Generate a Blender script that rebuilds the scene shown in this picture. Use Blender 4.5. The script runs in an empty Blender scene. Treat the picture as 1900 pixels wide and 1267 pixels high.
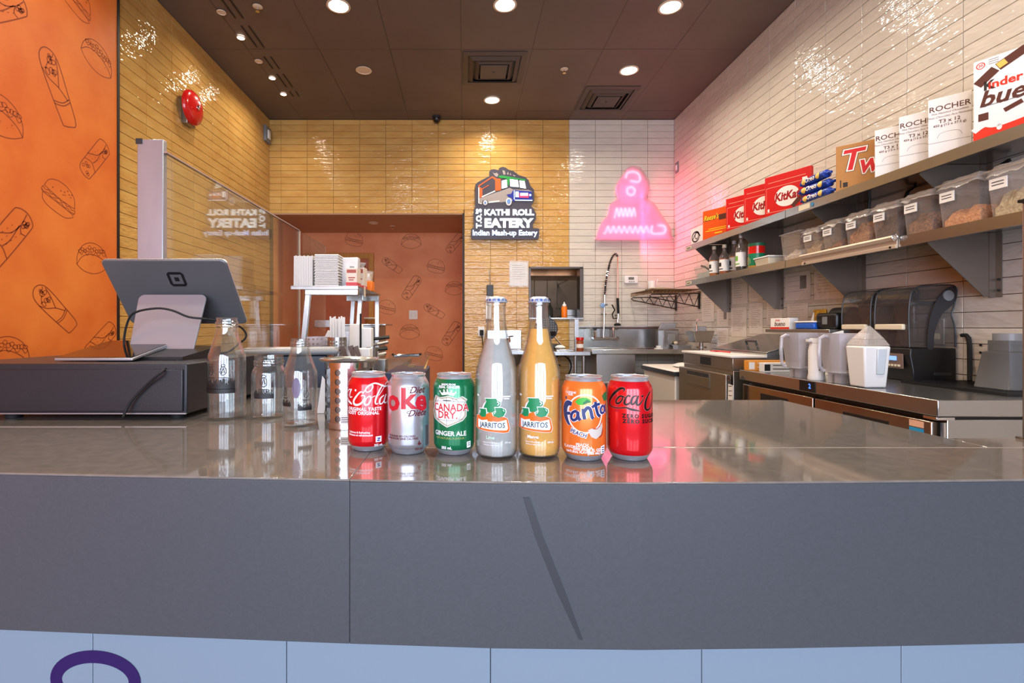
import bpy, bmesh, math, random
from mathutils import Vector, Matrix
from mathutils.geometry import tessellate_polygon
random.seed(7)
S = bpy.context.scene
C = S.collection
PI = math.pi
# ---------------------------------------------------------------- camera, world, daylight, exposure
EYE = 1.2
F, CX, CY = 912.0, 862.0, 607.0          # focal length and vanishing point in 1900x1267 pixels
cam = bpy.data.objects.new('camera', bpy.data.cameras.new('camera'))
C.objects.link(cam)
cam.location = (0, 0, EYE)
cam.rotation_euler = (PI/2, 0, 0)
cam.data.sensor_width = 36
cam.data.lens = F/1900*36
cam.data.shift_x = (950-CX)/1900
cam.data.shift_y = -(633.5-CY)/1900
cam.data.clip_start = 0.05
S.camera = cam
S.view_settings.view_transform = 'Standard'
S.view_settings.look = 'None'
S.view_settings.gamma = 1
S.view_settings.use_curve_mapping = False
S.view_settings.exposure = 0.0
S.cycles.max_bounces = 10
S.cycles.transmission_bounces = 10
S.cycles.transparent_max_bounces = 16
S.cycles.glossy_bounces = 5
S.cycles.diffuse_bounces = 4
S.cycles.caustics_reflective = False
S.cycles.caustics_refractive = False
S.cycles.sample_clamp_indirect = 4
S.cycles.use_denoising = True

def lin(h, g=1.0):
    if isinstance(h, str):
        h = h.lstrip('#'); c = [int(h[i:i+2], 16)/255 for i in (0, 2, 4)]
    else:
        c = [x/255 for x in h]
    return tuple((x/12.92 if x <= 0.04045 else ((x+0.055)/1.055)**2.4)*g for x in c)

world = bpy.data.worlds.new('sky'); S.world = world; world.use_nodes = True
world.node_tree.nodes['Background'].inputs[0].default_value = (*lin((205, 222, 245)), 1)
world.node_tree.nodes['Background'].inputs[1].default_value = 0.9

def area(name, loc, rot, sx, sy, power, col, parent=None, shape='RECTANGLE', spread=PI):
    L = bpy.data.lights.new(name, 'AREA'); L.shape = shape; L.size = sx; L.size_y = sy
    L.energy = power; L.color = col; L.spread = spread
    o = bpy.data.objects.new(name, L); C.objects.link(o)
    o.location = loc; o.rotation_euler = rot
    if parent: o.parent = parent
    return o
# daylight through the four panes of the shop front behind the camera
for i in range(4):
    area('shopfront_daylight', (-1.62+i*1.15, -3.05, 1.75), (PI/2, 0, 0), 0.95, 2.5, 85, lin((222, 232, 255)))
DOWN_W, SPOT_W, FILL_COL = 15, 4, lin((255, 240, 218))

# ---------------------------------------------------------------- small mesh library
def P(px, py, d): return Vector(((px-CX)*d/F, d, EYE+(CY-py)*d/F))
def dX(px, X): return X*F/(px-CX)            # depth where pixel column px meets the plane x = X

class G:
    def __init__(s): s.v = []; s.f = []
    def add(s, v, f):
        n = len(s.v); s.v += [tuple(p) for p in v]; s.f += [tuple(i+n for i in q) for q in f]; return s
    def box(s, x0, x1, y0, y1, z0, z1):
        v = [(x, y, z) for z in (z0, z1) for y in (y0, y1) for x in (x0, x1)]
        return s.add(v, [(0,2,3,1),(4,5,7,6),(0,1,5,4),(2,6,7,3),(0,4,6,2),(1,3,7,5)])
    def hexa(s, b, t):                       # 4 bottom points, 4 top points, same order (ccw from above)
        return s.add(list(b)+list(t), [(3,2,1,0),(4,5,6,7),(0,1,5,4),(1,2,6,5),(2,3,7,6),(3,0,4,7)])
    def lathe(s, prof, c=(0,0,0), n=32, axis='Z', sx=1, sy=1, a0=0, a1=2*PI):
        full = abs(a1-a0-2*PI) < 1e-6; m = n if full else n+1; rows = []; v = []; f = []
        for r, z in prof:
            if r < 1e-7: rows.append([len(v)]*m); v.append((0, 0, z))
            else:
                rows.append(list(range(len(v), len(v)+m)))
                for k in range(m):
                    a = a0+(a1-a0)*k/n; v.append((r*sx*math.cos(a), r*sy*math.sin(a), z))
        for i in range(len(rows)-1):
            for k in range(n):
                k2 = (k+1) % m
                q = [rows[i][k], rows[i][k2], rows[i+1][k2], rows[i+1][k]]
                u = []
                for x in q:
                    if x not in u: u.append(x)
                if len(u) > 2: f.append(tuple(u))
        if axis == 'Y': v = [(x, -z, y) for x, y, z in v]     # z of the profile points towards -Y
        if axis == 'X': v = [(-z, x, y) for x, y, z in v]     # ... towards -X
        return s.add([(x+c[0], y+c[1], z+c[2]) for x, y, z in v], f)
    def cyl(s, c, r, h, n=24, axis='Z', r2=None):
        return s.lathe([(0, 0), (r, 0), (r if r2 is None else r2, h), (0, h)], c, n, axis)
    def tube(s, pts, r, n=8, closed=False, smooth=0):
        pts = [Vector(p) for p in pts]
        if smooth: pts = catmull(pts, smooth, closed)
        m = len(pts); rs = r if isinstance(r, (list, tuple)) else [r]*m
        if len(rs) != m: rs = [rs[min(len(rs)-1, int(i*len(rs)/m))] for i in range(m)]
        v = []; f = []; up = None
        for i, p in enumerate(pts):
            a = pts[(i-1) % m] if (closed or i > 0) else p
            b = pts[(i+1) % m] if (closed or i < m-1) else p
            t = (b-a).normalized() if (b-a).length > 1e-9 else Vector((0, 0, 1))
            if up is None: up = Vector((0, 0, 1)) if abs(t.z) < 0.9 else Vector((1, 0, 0))
            x = t.cross(up)
            if x.length < 1e-6: x = t.cross(Vector((0, 1, 0.1)))
            x.normalize(); y = x.cross(t).normalized(); up = y
            for k in range(n):
                an = 2*PI*k/n; v.append(p+x*math.cos(an)*rs[i]+y*math.sin(an)*rs[i])
        for i in range(m if closed else m-1):
            j = (i+1) % m
            for k in range(n):
                k2 = (k+1) % n; f.append((i*n+k, i*n+k2, j*n+k2, j*n+k))
        if not closed: f.append(tuple(range(n-1, -1, -1))); f.append(tuple((m-1)*n+k for k in range(n)))
        return s.add(v, f)
    def prism(s, poly, fn, t0, t1):          # 2-D outline mapped by fn(u, v, off), closed solid between two offsets
        n = len(poly)
        v = [fn(u, w, t0) for u, w in poly]+[fn(u, w, t1) for u, w in poly]
        f = [tuple(range(n)), tuple(range(2*n-1, n-1, -1))]+[(i, (i+1) % n+0, (i+1) % n+n, i+n) for i in range(n)]
        return s.add(v, f)

def catmull(p, k=4, closed=False):
    n = len(p); out = []
    rng = range(n) if closed else range(n-1)
    for i in rng:
        a = p[(i-1) % n] if closed or i > 0 else p[i]; b = p[i]; c = p[(i+1) % n]
        d = p[(i+2) % n] if closed or i < n-2 else c
        for j in range(k):
            t = j/k
            out.append(tuple(0.5*((2*b[m])+(-a[m]+c[m])*t+(2*a[m]-5*b[m]+4*c[m]-d[m])*t*t+(-a[m]+3*b[m]-3*c[m]+d[m])*t**3) for m in range(len(b))))
    if not closed: out.append(tuple(p[-1]))
    return [Vector(q) for q in out] if len(p[0]) == 3 else out

def root_loc(o):
    v = Vector((0, 0, 0))
    while o is not None:
        v += Vector(o.location); o = o.parent
    return v

def mk(name, g, m, parent=None, label=None, cat=None, group=None, kind=None, smooth=False, bevel=0, world=False, seg=2, weld=False, normals=True):
    me = bpy.data.meshes.new(name)
    off = root_loc(parent) if (parent is not None and world) else Vector((0, 0, 0))
    me.from_pydata([(p[0]-off.x, p[1]-off.y, p[2]-off.z) for p in g.v], [], g.f)
    if bevel or weld or normals:
        bm = bmesh.new(); bm.from_mesh(me)
        if weld: bmesh.ops.remove_doubles(bm, verts=bm.verts, dist=1e-5)
        if normals: bmesh.ops.recalc_face_normals(bm, faces=bm.faces)
        if bevel:
            es = [e for e in bm.edges if len(e.link_faces) == 2 and e.calc_face_angle(0) > 0.5]
            for q in bm.faces: q.smooth = False
            rb = bmesh.ops.bevel(bm, geom=es, offset=bevel, segments=seg, affect='EDGES', profile=0.5, clamp_overlap=True)
            for q in rb['faces']: q.smooth = True
        bm.to_mesh(me); bm.free()
    me.materials.append(m)
    if smooth:
        me.shade_smooth()
        try: me.set_sharp_from_angle(angle=math.radians(38))
        except Exception: pass
    o = bpy.data.objects.new(name, me); C.objects.link(o)
    if parent is not None: o.parent = parent
    tag(o, label, cat, group, kind)
    return o

def tag(o, label=None, cat=None, group=None, kind=None):
    if label: o['label'] = label
    if cat: o['category'] = cat
    if group: o['group'] = group
    if kind: o['kind'] = kind

def thing(name, label, cat, loc=(0, 0, 0), rotz=0, group=None):
    o = bpy.data.objects.new(name, None); C.objects.link(o)
    o.empty_display_size = 0.05
    o.location = loc; o.rotation_euler = (0, 0, rotz); tag(o, label, cat, group)
    return o

def dup(o, loc=None, rotz=None, label=None, parent=None, group=None):
    kids = list(o.children)
    c = o.copy(); C.objects.link(c); c.parent = parent
    if loc is not None: c.location = loc
    if rotz is not None: c.rotation_euler = (0, 0, rotz)
    if label: c['label'] = label
    if group: c['group'] = group
    for k in kids: dup(k, parent=c)
    return c

# ---------------------------------------------------------------- flat print: shapes are (verts2d, faces)
_tc = {}
def text(s, size=1.0, at=(0, 0), bold=0.0, shear=0.0, rot=0.0, align='CENTER', sx=1.0, space=1.0):
    key = (s, bold, shear, align, space)
    if key not in _tc:
        cu = bpy.data.curves.new('t', 'FONT'); cu.body = s; cu.size = 1; cu.offset = bold; cu.shear = shear
        cu.align_x = align; cu.align_y = 'CENTER'; cu.resolution_u = 2; cu.space_character = space; cu.fill_mode = 'FRONT'
        ob = bpy.data.objects.new('t', cu)
        me = bpy.data.meshes.new_from_object(ob)
        _tc[key] = ([(v.co.x, v.co.y) for v in me.vertices], [tuple(p.vertices) for p in me.polygons])
        bpy.data.objects.remove(ob); bpy.data.curves.remove(cu); bpy.data.meshes.remove(me)
    v, f = _tc[key]; c, n = math.cos(rot), math.sin(rot)
    return ([((x*sx*c-y*n)*size+at[0], (x*sx*n+y*c)*size+at[1]) for x, y in v], f)

def ribbon(pts, w, k=4, closed=False):
    p = catmull(pts, k, closed) if k > 1 else list(pts)
    n = len(p); v = []; f = []
    for i in range(n):
        a = p[(i-1) % n] if closed or i > 0 else p[i]; b = p[(i+1) % n] if closed or i < n-1 else p[i]
        tx, ty = b[0]-a[0], b[1]-a[1]; L = math.hypot(tx, ty) or 1
        if isinstance(w, (list, tuple)):
            q = i/(n-1)*(len(w)-1); j = min(int(q), len(w)-2); ww = w[j]+(w[j+1]-w[j])*(q-j)
        else: ww = w
        nx, ny = -ty/L*ww/2, tx/L*ww/2
        v += [(p[i][0]+nx, p[i][1]+ny), (p[i][0]-nx, p[i][1]-ny)]
    for i in range(n if closed else n-1):
        j = (i+1) % n; f.append((2*i, 2*i+1, 2*j+1, 2*j))
    return (v, f)

def poly(pts, k=1):
    p = catmull(pts, k, True) if k > 1 else list(pts)
    t = tessellate_polygon([[Vector((x, y, 0)) for x, y in p]])
    return (p, [tuple(q) for q in t])

def ell(cx, cy, rx, ry, n=24, rot=0):
    c, s = math.cos(rot), math.sin(rot)
    return [(cx+rx*math.cos(2*PI*i/n)*c-ry*math.sin(2*PI*i/n)*s, cy+rx*math.cos(2*PI*i/n)*s+ry*math.sin(2*PI*i/n)*c) for i in range(n)]
def disc(cx, cy, rx, ry=None, n=24): return poly(ell(cx, cy, rx, rx if ry is None else ry, n))
def ring(cx, cy, rx, ry, w, n=28, rot=0): return ribbon(ell(cx, cy, rx, ry, n, rot), w, 1, True)
def rect(x0, y0, x1, y1): return ([(x0, y0), (x1, y0), (x1, y1), (x0, y1)], [(0, 1, 2, 3)])
def line(x0, y0, x1, y1, w): return ribbon([(x0, y0), (x1, y1)], w, 1)

def xf(sh, fn):                                # re-map 2-D shapes
    return [([fn(x, y) for x, y in v], f) for v, f in sh]

def decal(name, shapes, m, parent, fn, off=0.0004, cell=0, thick=0, **kw):
    v = []; f = []
    for sv, sf in shapes:
        n = len(v); v += list(sv); f += [tuple(i+n for i in q) for q in sf]
    bm = bmesh.new()
    bv = [bm.verts.new((x, y, 0)) for x, y in v]
    for q in f:
        try: bm.faces.new([bv[i] for i in q])
        except ValueError: pass
    if cell:
        xs = [x for x, y in v]; a = math.floor(min(xs)/cell)*cell
        while a < max(xs):
            bmesh.ops.bisect_plane(bm, geom=list(bm.verts)+list(bm.edges)+list(bm.faces), plane_co=(a, 0, 0), plane_no=(1, 0, 0))
            a += cell
    if thick: bmesh.ops.remove_doubles(bm, verts=bm.verts, dist=1e-6)
    bm.verts.index_update()
    g = G()
    g.v = [tuple(fn(x.co.x, x.co.y, off+thick)) for x in bm.verts]
    g.f = [tuple(x.index for x in q.verts) for q in bm.faces]
    if thick:
        n = len(g.v); g.v += [tuple(fn(x.co.x, x.co.y, off)) for x in bm.verts]
        g.f += [tuple(n+x.index for x in reversed(q.verts)) for q in bm.faces]
        g.f += [(e.verts[0].index, e.verts[1].index, n+e.verts[1].index, n+e.verts[0].index) for e in bm.edges if len(e.link_faces) == 1]
    bm.free()
    return mk(name, g, m, parent, normals=bool(thick), **kw)

def wrap(R, z0=0.0):                           # print round a can or bottle whose front is local -Y
    return lambda u, v, o: ((R+o)*math.sin(u/R), -(R+o)*math.cos(u/R), z0+v)
def facing(ox, oy, oz, dr='Y'):                # dr 'Y': faces -Y, u to +X ; 'X': faces -X, u to -Y ; 'L': faces +X, u to +Y ; 'Z': faces up
    return {'Y': lambda u, v, o: (ox+u, oy-o, oz+v), 'X': lambda u, v, o: (ox-o, oy-u, oz+v),
            'L': lambda u, v, o: (ox+o, oy+u, oz+v), 'Z': lambda u, v, o: (ox+u, oy+v, oz+o)}[dr]

# ---------------------------------------------------------------- materials
MATS = {}
def pm(name, col, rough=0.5, metal=0.0, vary=0.0, vscale=8, bump=0.0, bscale=40, col2=None, stretch=None, emit=0, ecol=None,
       coat=0, trans=0, ior=1.45, obj_vary=0, spec=0.5, detail=3, rvary=0):
    if name in MATS: return MATS[name]
    m = bpy.data.materials.new(name); m.use_nodes = True; nt = m.node_tree; N = nt.nodes; Lk = nt.links
    b = N['Principled BSDF']; c = lin(col)
    b.inputs['Base Color'].default_value = (*c, 1); b.inputs['Roughness'].default_value = rough; b.inputs['Metallic'].default_value = metal
    b.inputs['IOR'].default_value = ior; b.inputs['Specular IOR Level'].default_value = spec
    if coat: b.inputs['Coat Weight'].default_value = coat; b.inputs['Coat Roughness'].default_value = 0.05
    if trans: b.inputs['Transmission Weight'].default_value = trans
    if emit: b.inputs['Emission Color'].default_value = (*lin(ecol or col), 1); b.inputs['Emission Strength'].default_value = emit
    src = None
    if vary or bump or rvary:
        gm = N.new('ShaderNodeNewGeometry'); mp = N.new('ShaderNodeMapping'); Lk.new(gm.outputs['Position'], mp.inputs['Vector'])
        if stretch: mp.inputs['Scale'].default_value = stretch
        src = mp.outputs[0]
    last = None
    if vary:
        n = N.new('ShaderNodeTexNoise'); n.inputs['Scale'].default_value = vscale; n.inputs['Detail'].default_value = detail; Lk.new(src, n.inputs['Vector'])
        r = N.new('ShaderNodeValToRGB'); c2 = lin(col2) if col2 else tuple(x*(1-vary) for x in c)
        r.color_ramp.elements[0].position = 0.35; r.color_ramp.elements[1].position = 0.65
        r.color_ramp.elements[0].color = (*c2, 1); r.color_ramp.elements[1].color = (*(c if col2 else tuple(min(1, x*(1+vary*0.5)) for x in c)), 1)
        Lk.new(n.outputs['Fac'], r.inputs[0]); last = r.outputs[0]; Lk.new(last, b.inputs['Base Color'])
    if obj_vary:
        oi = N.new('ShaderNodeObjectInfo'); hs = N.new('ShaderNodeHueSaturation'); mr = N.new('ShaderNodeMapRange')
        mr.inputs[3].default_value = 1-obj_vary; mr.inputs[4].default_value = 1+obj_vary
        Lk.new(oi.outputs['Random'], mr.inputs[0]); Lk.new(mr.outputs[0], hs.inputs['Value'])
        if last: Lk.new(last, hs.inputs['Color'])
        else: hs.inputs['Color'].default_value = (*c, 1)
        Lk.new(hs.outputs[0], b.inputs['Base Color'])
    if bump:
        n = N.new('ShaderNodeTexNoise'); n.inputs['Scale'].default_value = bscale; n.inputs['Detail'].default_value = 1.5; Lk.new(src, n.inputs['Vector'])
        bp = N.new('ShaderNodeBump'); bp.inputs['Strength'].default_value = 1.0; bp.inputs['Distance'].default_value = bump
        Lk.new(n.outputs['Fac'], bp.inputs['Height']); Lk.new(bp.outputs[0], b.inputs['Normal'])
    if rvary:
        n = N.new('ShaderNodeTexNoise'); n.inputs['Scale'].default_value = vscale*1.7; Lk.new(src, n.inputs['Vector'])
        mr = N.new('ShaderNodeMapRange'); mr.inputs[3].default_value = max(0.02, rough-rvary); mr.inputs[4].default_value = rough+rvary
        Lk.new(n.outputs['Fac'], mr.inputs[0]); Lk.new(mr.outputs[0], b.inputs['Roughness'])
    MATS[name] = m
    return m

def clear(name, col=(255, 255, 255), rough=0.03, tint=1.0, film=0.0, fcol=(235, 235, 235), refl=1.0, bump=0, bscale=60):
    """thin clear sheet: see-through, fresnel reflection, optional milky film"""
    if name in MATS: return MATS[name]
    m = bpy.data.materials.new(name); m.use_nodes = True; nt = m.node_tree; N = nt.nodes; Lk = nt.links
    for n in list(N): N.remove(n)
    out = N.new('ShaderNodeOutputMaterial'); tr = N.new('ShaderNodeBsdfTransparent'); gl = N.new('ShaderNodeBsdfGlossy')
    tr.inputs[0].default_value = (*tuple(x*tint for x in lin(col)), 1); gl.inputs['Roughness'].default_value = rough
    fr = N.new('ShaderNodeFresnel'); fr.inputs[0].default_value = 1.5; mu = N.new('ShaderNodeMath'); mu.operation = 'MULTIPLY'; mu.inputs[1].default_value = refl
    g2 = N.new('ShaderNodeNewGeometry'); bk = N.new('ShaderNodeMath'); bk.operation = 'MULTIPLY_ADD'; bk.inputs[1].default_value = -0.8333; bk.inputs[2].default_value = 1.5
    Lk.new(g2.outputs['Backfacing'], bk.inputs[0]); Lk.new(bk.outputs[0], fr.inputs[0])   # same index on both sides of the sheet
    Lk.new(fr.outputs[0], mu.inputs[0])
    mx = N.new('ShaderNodeMixShader'); Lk.new(mu.outputs[0], mx.inputs[0]); Lk.new(tr.outputs[0], mx.inputs[1]); Lk.new(gl.outputs[0], mx.inputs[2])
    last = mx
    if film:
        df = N.new('ShaderNodeBsdfDiffuse'); df.inputs[0].default_value = (*lin(fcol), 1); m2 = N.new('ShaderNodeMixShader'); m2.inputs[0].default_value = film
        Lk.new(mx.outputs[0], m2.inputs[1]); Lk.new(df.outputs[0], m2.inputs[2]); last = m2
    if bump:
        gm = N.new('ShaderNodeNewGeometry'); n = N.new('ShaderNodeTexNoise'); n.inputs['Scale'].default_value = bscale; Lk.new(gm.outputs['Position'], n.inputs['Vector'])
        bp = N.new('ShaderNodeBump'); bp.inputs['Distance'].default_value = bump; Lk.new(n.outputs['Fac'], bp.inputs['Height'])
        Lk.new(bp.outputs[0], gl.inputs['Normal']); Lk.new(bp.outputs[0], fr.inputs['Normal'])
    Lk.new(last.outputs[0], out.inputs[0]); MATS[name] = m
    return m

M_ = dict(
 ytile=pm('yellow_glazed_tile', (206, 164, 94), 0.03, vary=0.10, vscale=5, bump=0.0055, bscale=17, stretch=(1, 1, 3), obj_vary=0.05, col2=(198, 150, 82)),
 wtile=pm('white_glazed_tile', (212, 204, 190), 0.03, vary=0.05, vscale=5, bump=0.0048, bscale=16, stretch=(1, 1, 3), obj_vary=0.03),
 grout=pm('brown_grout', (92, 70, 50), 0.9), wgrout=pm('grey_brown_grout', (98, 82, 74), 0.9),
 mural=pm('orange_mural_paper', (222, 124, 54), 0.42, vary=1, vscale=2.6, col2=(206, 100, 42), detail=9, bump=0.0004, bscale=90, spec=0.25),
 alcove=pm('alcove_paper_lightened', (234, 156, 106), 0.5, vary=1, vscale=2.6, col2=(222, 136, 88), detail=8, spec=.3), gusset=pm('dull_gusset_steel', (132, 122, 112), .4, .8),  # alcove: the mural's paper lightened, standing in for light that is missing there
 ink=pm('brown_mural_ink', (138, 58, 22), 0.6), ink2=pm('faint_mural_ink', (128, 72, 46), 0.7),
 black=pm('black_trim', (26, 20, 18), 0.5),
 ceil=pm('dark_brown_ceiling_board', (106, 92, 82), 0.6, vary=0.08, vscale=2), ceil2=pm('ceiling_grid_metal', (82, 70, 62), 0.6),
 steel=pm('brushed_stainless', (186, 186, 184), 0.24, 0.97, vary=0.02, vscale=3),
 dsteel=pm('worn_stainless', (164, 160, 156), 0.32, 0.95, vary=0.03, vscale=4),
 chrome=pm('chrome', (225, 225, 225), 0.08, 1),
 alu=pm('can_aluminium', (206, 210, 216), 0.24, .7),
 quartz=pm('grey_quartz_top_lit', (118, 112, 106), 0.06, vary=0.12, vscale=55, col2=(106, 101, 96), detail=5, coat=0.5),  # top copy of the quartz, light and brown reflection put into its colour
 quartzf=pm('grey_quartz_face_shaded', (68, 71, 75), 0.42, vary=0.05, vscale=260, col2=(64, 67, 71), detail=6),  # same quartz darkened, shade of the front face put into its colour
 panel=pm('white_panel_dimmed', (118, 134, 148), 0.35), purple=pm('purple_vinyl', (36, 16, 78), 0.4),  # panel: white panels darkened, their dim light put into the colour
 floor=pm('floor_tile', (120, 112, 104), 0.5, vary=0.1),
 plaster=pm('cream_plaster', (214, 196, 176), 0.8),
 white=pm('white_plastic', (232, 230, 226), 0.35), paper=pm('white_paper', (232, 228, 222), 0.8), cream=pm('cream_plastic', (222, 208, 180), 0.5),
 blackp=pm('black_plastic', (22, 22, 23), 0.35), darkp=pm('dark_grey_plastic', (44, 44, 46), 0.4), grey=pm('grey_plastic', (120, 122, 124), 0.4),
 rubber=pm('black_rubber', (14, 14, 14), 0.7),
 drawer=pm('black_powder_coat', (30, 31, 35), 0.38, bump=0.0001, bscale=400),
 silver=pm('silver_anodised', (176, 178, 182), 0.33, 0.75), screen=pm('black_glass_screen', (10, 10, 12), 0.04, spec=0.8),
 red=pm('red_enamel', (205, 24, 22), 0.2, coat=0.5), darktxt=pm('dark_print', (40, 34, 34), 0.6), redtxt=pm('red_print', (200, 30, 36), 0.5),
 wood=pm('ochre_door_frame', (196, 134, 48), 0.5, vary=0.15, vscale=12, stretch=(8, 8, 1)), card=pm('brown_cardboard', (178, 132, 84), 0.85, vary=0.06, vscale=20),
 lampoff=pm('unlit_lamp_lens', (226, 206, 180), 0.5),
 orangep=pm('orange_plastic', (236, 120, 24), 0.35),
 dark=pm('dark_void', (34, 28, 26), 0.8),
)
M = lambda k: M_[k]
glass = clear('bottle_glass', (250, 252, 251), 0.0, film=.012, fcol=(230, 230, 230), refl=1.9)
pane = clear('clear_pane', (248, 252, 250), 0.01, film=0.03, fcol=(225, 215, 205), refl=1.0)
bin_clear = clear('clear_bin_plastic', (253, 252, 251), 0.08, film=0.12, fcol=(240, 226, 212), refl=1.2)
wrapf = clear('cling_film', (252, 252, 252), 0.12, film=0.24, fcol=(244, 234, 224), refl=2.2, bump=0.004, bscale=70)
smoky = clear('smoky_polycarbonate', (228, 226, 224), 0.04, film=0.09, fcol=(150, 148, 146), refl=1.4)
jugm = clear('cloudy_jug_plastic', (236, 234, 236), 0.15, film=0.36, fcol=(226, 222, 226), refl=1.2)
def emis(name, col, s):
    if name in MATS: return MATS[name]
    m = bpy.data.materials.new(name); m.use_nodes = True; b = m.node_tree.nodes['Principled BSDF']
    b.inputs['Base Color'].default_value = (*lin(col), 1); b.inputs['Emission Color'].default_value = (*lin(col), 1); b.inputs['Emission Strength'].default_value = s
    MATS[name] = m; return m
lamp_on = emis('lit_lamp_lens', (255, 246, 232), 14)
# ================================================================ ROOM
XL, XR, YB, ZC = -2.28, 2.45, 5.74, 3.62
AX1, AY, AZ = -0.01, 6.92, 2.528              # alcove right edge, back, ceiling
WX0, WX1, WZ0, WZ1 = 0.762, 1.372, 1.307, 1.892   # kitchen hatch
MY = 3.18                                     # where the mural board ends
YF = -3.1
def struct(name, g, m, parent=None, **kw):
    return mk(name, g, m, parent, kind=None if parent else 'structure', **kw)
struct('floor', G().box(XL-.1, XR+.1, YF-.1, AY+1.6, -.05, 0), M('floor'))
wall_back = struct('wall_back', G().box(AX1, WX0, YB, YB+.12, 0, ZC).box(WX1, XR+.1, YB, YB+.12, 0, ZC).box(WX0, WX1, YB, YB+.12, 0, WZ0)
                   .box(WX0, WX1, YB, YB+.12, WZ1, ZC).box(XL-.1, AX1, YB, YB+.12, AZ, ZC), M('grout'))
wall_left = struct('wall_left', G().box(XL-.12, XL, YF, YB+.12, 0, ZC), M('grout'))
wall_right = struct('wall_right', G().box(XR, XR+.12, YF, YB+.12, 0, ZC), M('wgrout'))
alc_l = struct('wall_alcove_left', G().box(XL-.12, XL, YB+.12, AY, 0, AZ), M('alcove'))
alc_r = struct('wall_alcove_right', G().box(AX1, AX1+.12, YB+.12, AY, 0, AZ), M('alcove'))
alc_b = struct('wall_alcove_back', G().box(XL-.12, AX1+.12, AY, AY+.12, 0, AZ), M('alcove'))
alc_c = struct('ceiling_alcove', G().box(XL-.12, AX1+.12, YB+.12, AY, AZ, AZ+.1), pm('brown_soffit', (196, 158, 126), 0.7))
mk('soffit_board', G().box(XL, AX1, YB-.002, YB+.14, AZ-.012, AZ), pm('brown_soffit', (196, 158, 126)), alc_c)
struct('trim_1', G().box(AX1-.014, AX1+.004, YB-.012, YB+.0, 0.3, AZ), M('black'))
# ceiling: backing, dark grid bars and lay-in boards
ceiling = struct('ceiling', G().box(XL-.12, XR+.12, YF, YB+.12, ZC+.012, ZC+.1), M('ceil2'))
gx = [XL]+[-1.89+.62*k for k in range(7)]+[XR]
gy = [YF]+[4.285-1.22*k for k in range(5, 0, -1)]+[4.285, 5.505, YB]
bars = G()
for x in gx[1:-1]: bars.box(x-.004, x+.004, YF, YB, ZC+.002, ZC+.012)
for y in gy[1:-1]: bars.box(XL, XR, y-.004, y+.004, ZC+.002, ZC+.012)
mk('ceiling_grid', bars, M('ceil2'), ceiling)
for i in range(len(gx)-1):
    for j in range(len(gy)-1):
        z = ZC+random.uniform(.001, .004)
        mk('ceiling_board', G().box(gx[i]+.003, gx[i+1]-.003, gy[j]+.003, gy[j+1]-.003, z, z+.012), M('ceil'), ceiling)
# shop front behind the camera: frames of the big windows daylight comes through
sf = G().box(XL, XR, YF-.1, YF, 0, .45).box(XL, XR, YF-.1, YF, 3.05, ZC)
for i in range(5): sf.box(XL+i*1.1575-.04*(i > 0), XL+i*1.1575+.05, YF-.1, YF, .45, 3.05)
struct('wall_front', sf, M('dark'))

# ---- glazed tiles, each one an object up to 300 a wall, the rest joined
TP, TH = 0.3055, 0.0762
def tile_mesh(m):
    g = G(); w, h, t, c = TP-.003, TH-.003, .007, .0015
    a = [(0, 0, 0), (w, 0, 0), (w, h, 0), (0, h, 0)]; b = [(x, y, t-c) for x, y, _ in a]
    d = [(c, c, t), (w-c, c, t), (w-c, h-c, t), (c, h-c, t)]
    g.add(a+b+d, [(0, 1, 5, 4), (1, 2, 6, 5), (2, 3, 7, 6), (3, 0, 4, 7), (4, 5, 9, 8), (5, 6, 10, 9), (6, 7, 11, 10), (7, 4, 8, 11), (8, 9, 10, 11)])
    me = bpy.data.meshes.new('tile'); me.from_pydata(g.v, [], g.f); me.materials.append(m); return me, g
tm = {'y': tile_mesh(M('ytile')), 'w': tile_mesh(M('wtile'))}
def tiles(wall, spots, basis, inframe):
    """spots: (a0, a1, z0, z1, kind) with a along the wall; basis(a, z) -> point ; wall frame matrix columns"""
    ax, nrm = basis
    L = []
    for a0, a1, z0, z1, k in spots:
        o = inframe(a0, z0); cc = inframe((a0+a1)/2, (z0+z1)/2)
        px, py = CX+F*cc[0]/cc[1], CY-F*(cc[2]-EYE)/cc[1]
        vis = -30 < px < 1930 and -20 < py < 1280 and cc[1] > .3
        L.append((0 if vis else 1, cc[1], random.random(), o, a1-a0, z1-z0, k))
    L.sort(key=lambda t: (t[0], round(t[1], 2), t[2]))
    rest = {'y': G(), 'w': G()}
    for i, (inv, d, _, o, w, h, k) in enumerate(L):
        tz = random.uniform(-.0022, .0022); tx = random.uniform(-.003, .003)
        X = (Vector(ax)+Vector(nrm)*tx).normalized(); Z = (Vector((0, 0, 1))+Vector(nrm)*tz*3).normalized(); N = X.cross(Z)
        if N.dot(Vector(nrm)) < 0: N = -N

        sx, sz = w/TP, h/TH
        mt = Matrix(((X.x*sx, Z.x*sz, N.x, o[0]), (X.y*sx, Z.y*sz, N.y, o[1]), (X.z*sx, Z.z*sz, N.z, o[2]), (0, 0, 0, 1)))
        if i < 300 and not inv:
            t = bpy.data.objects.new('tile', tm[k][0]); C.objects.link(t); t.parent = wall; t.matrix_local = mt
        else:
            rest[k].add([mt @ Vector(p) for p in tm[k][1].v], tm[k][1].f)
    for k, g in rest.items():
        if g.v: mk('tile_field', g, M(k+'tile'), wall, kind='stuff', normals=False)
zr = [3.56-TH*k for k in range(44)]
rows = [(3.56, ZC)]+[(zr[k+1], zr[k]) for k in range(43)]
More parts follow.
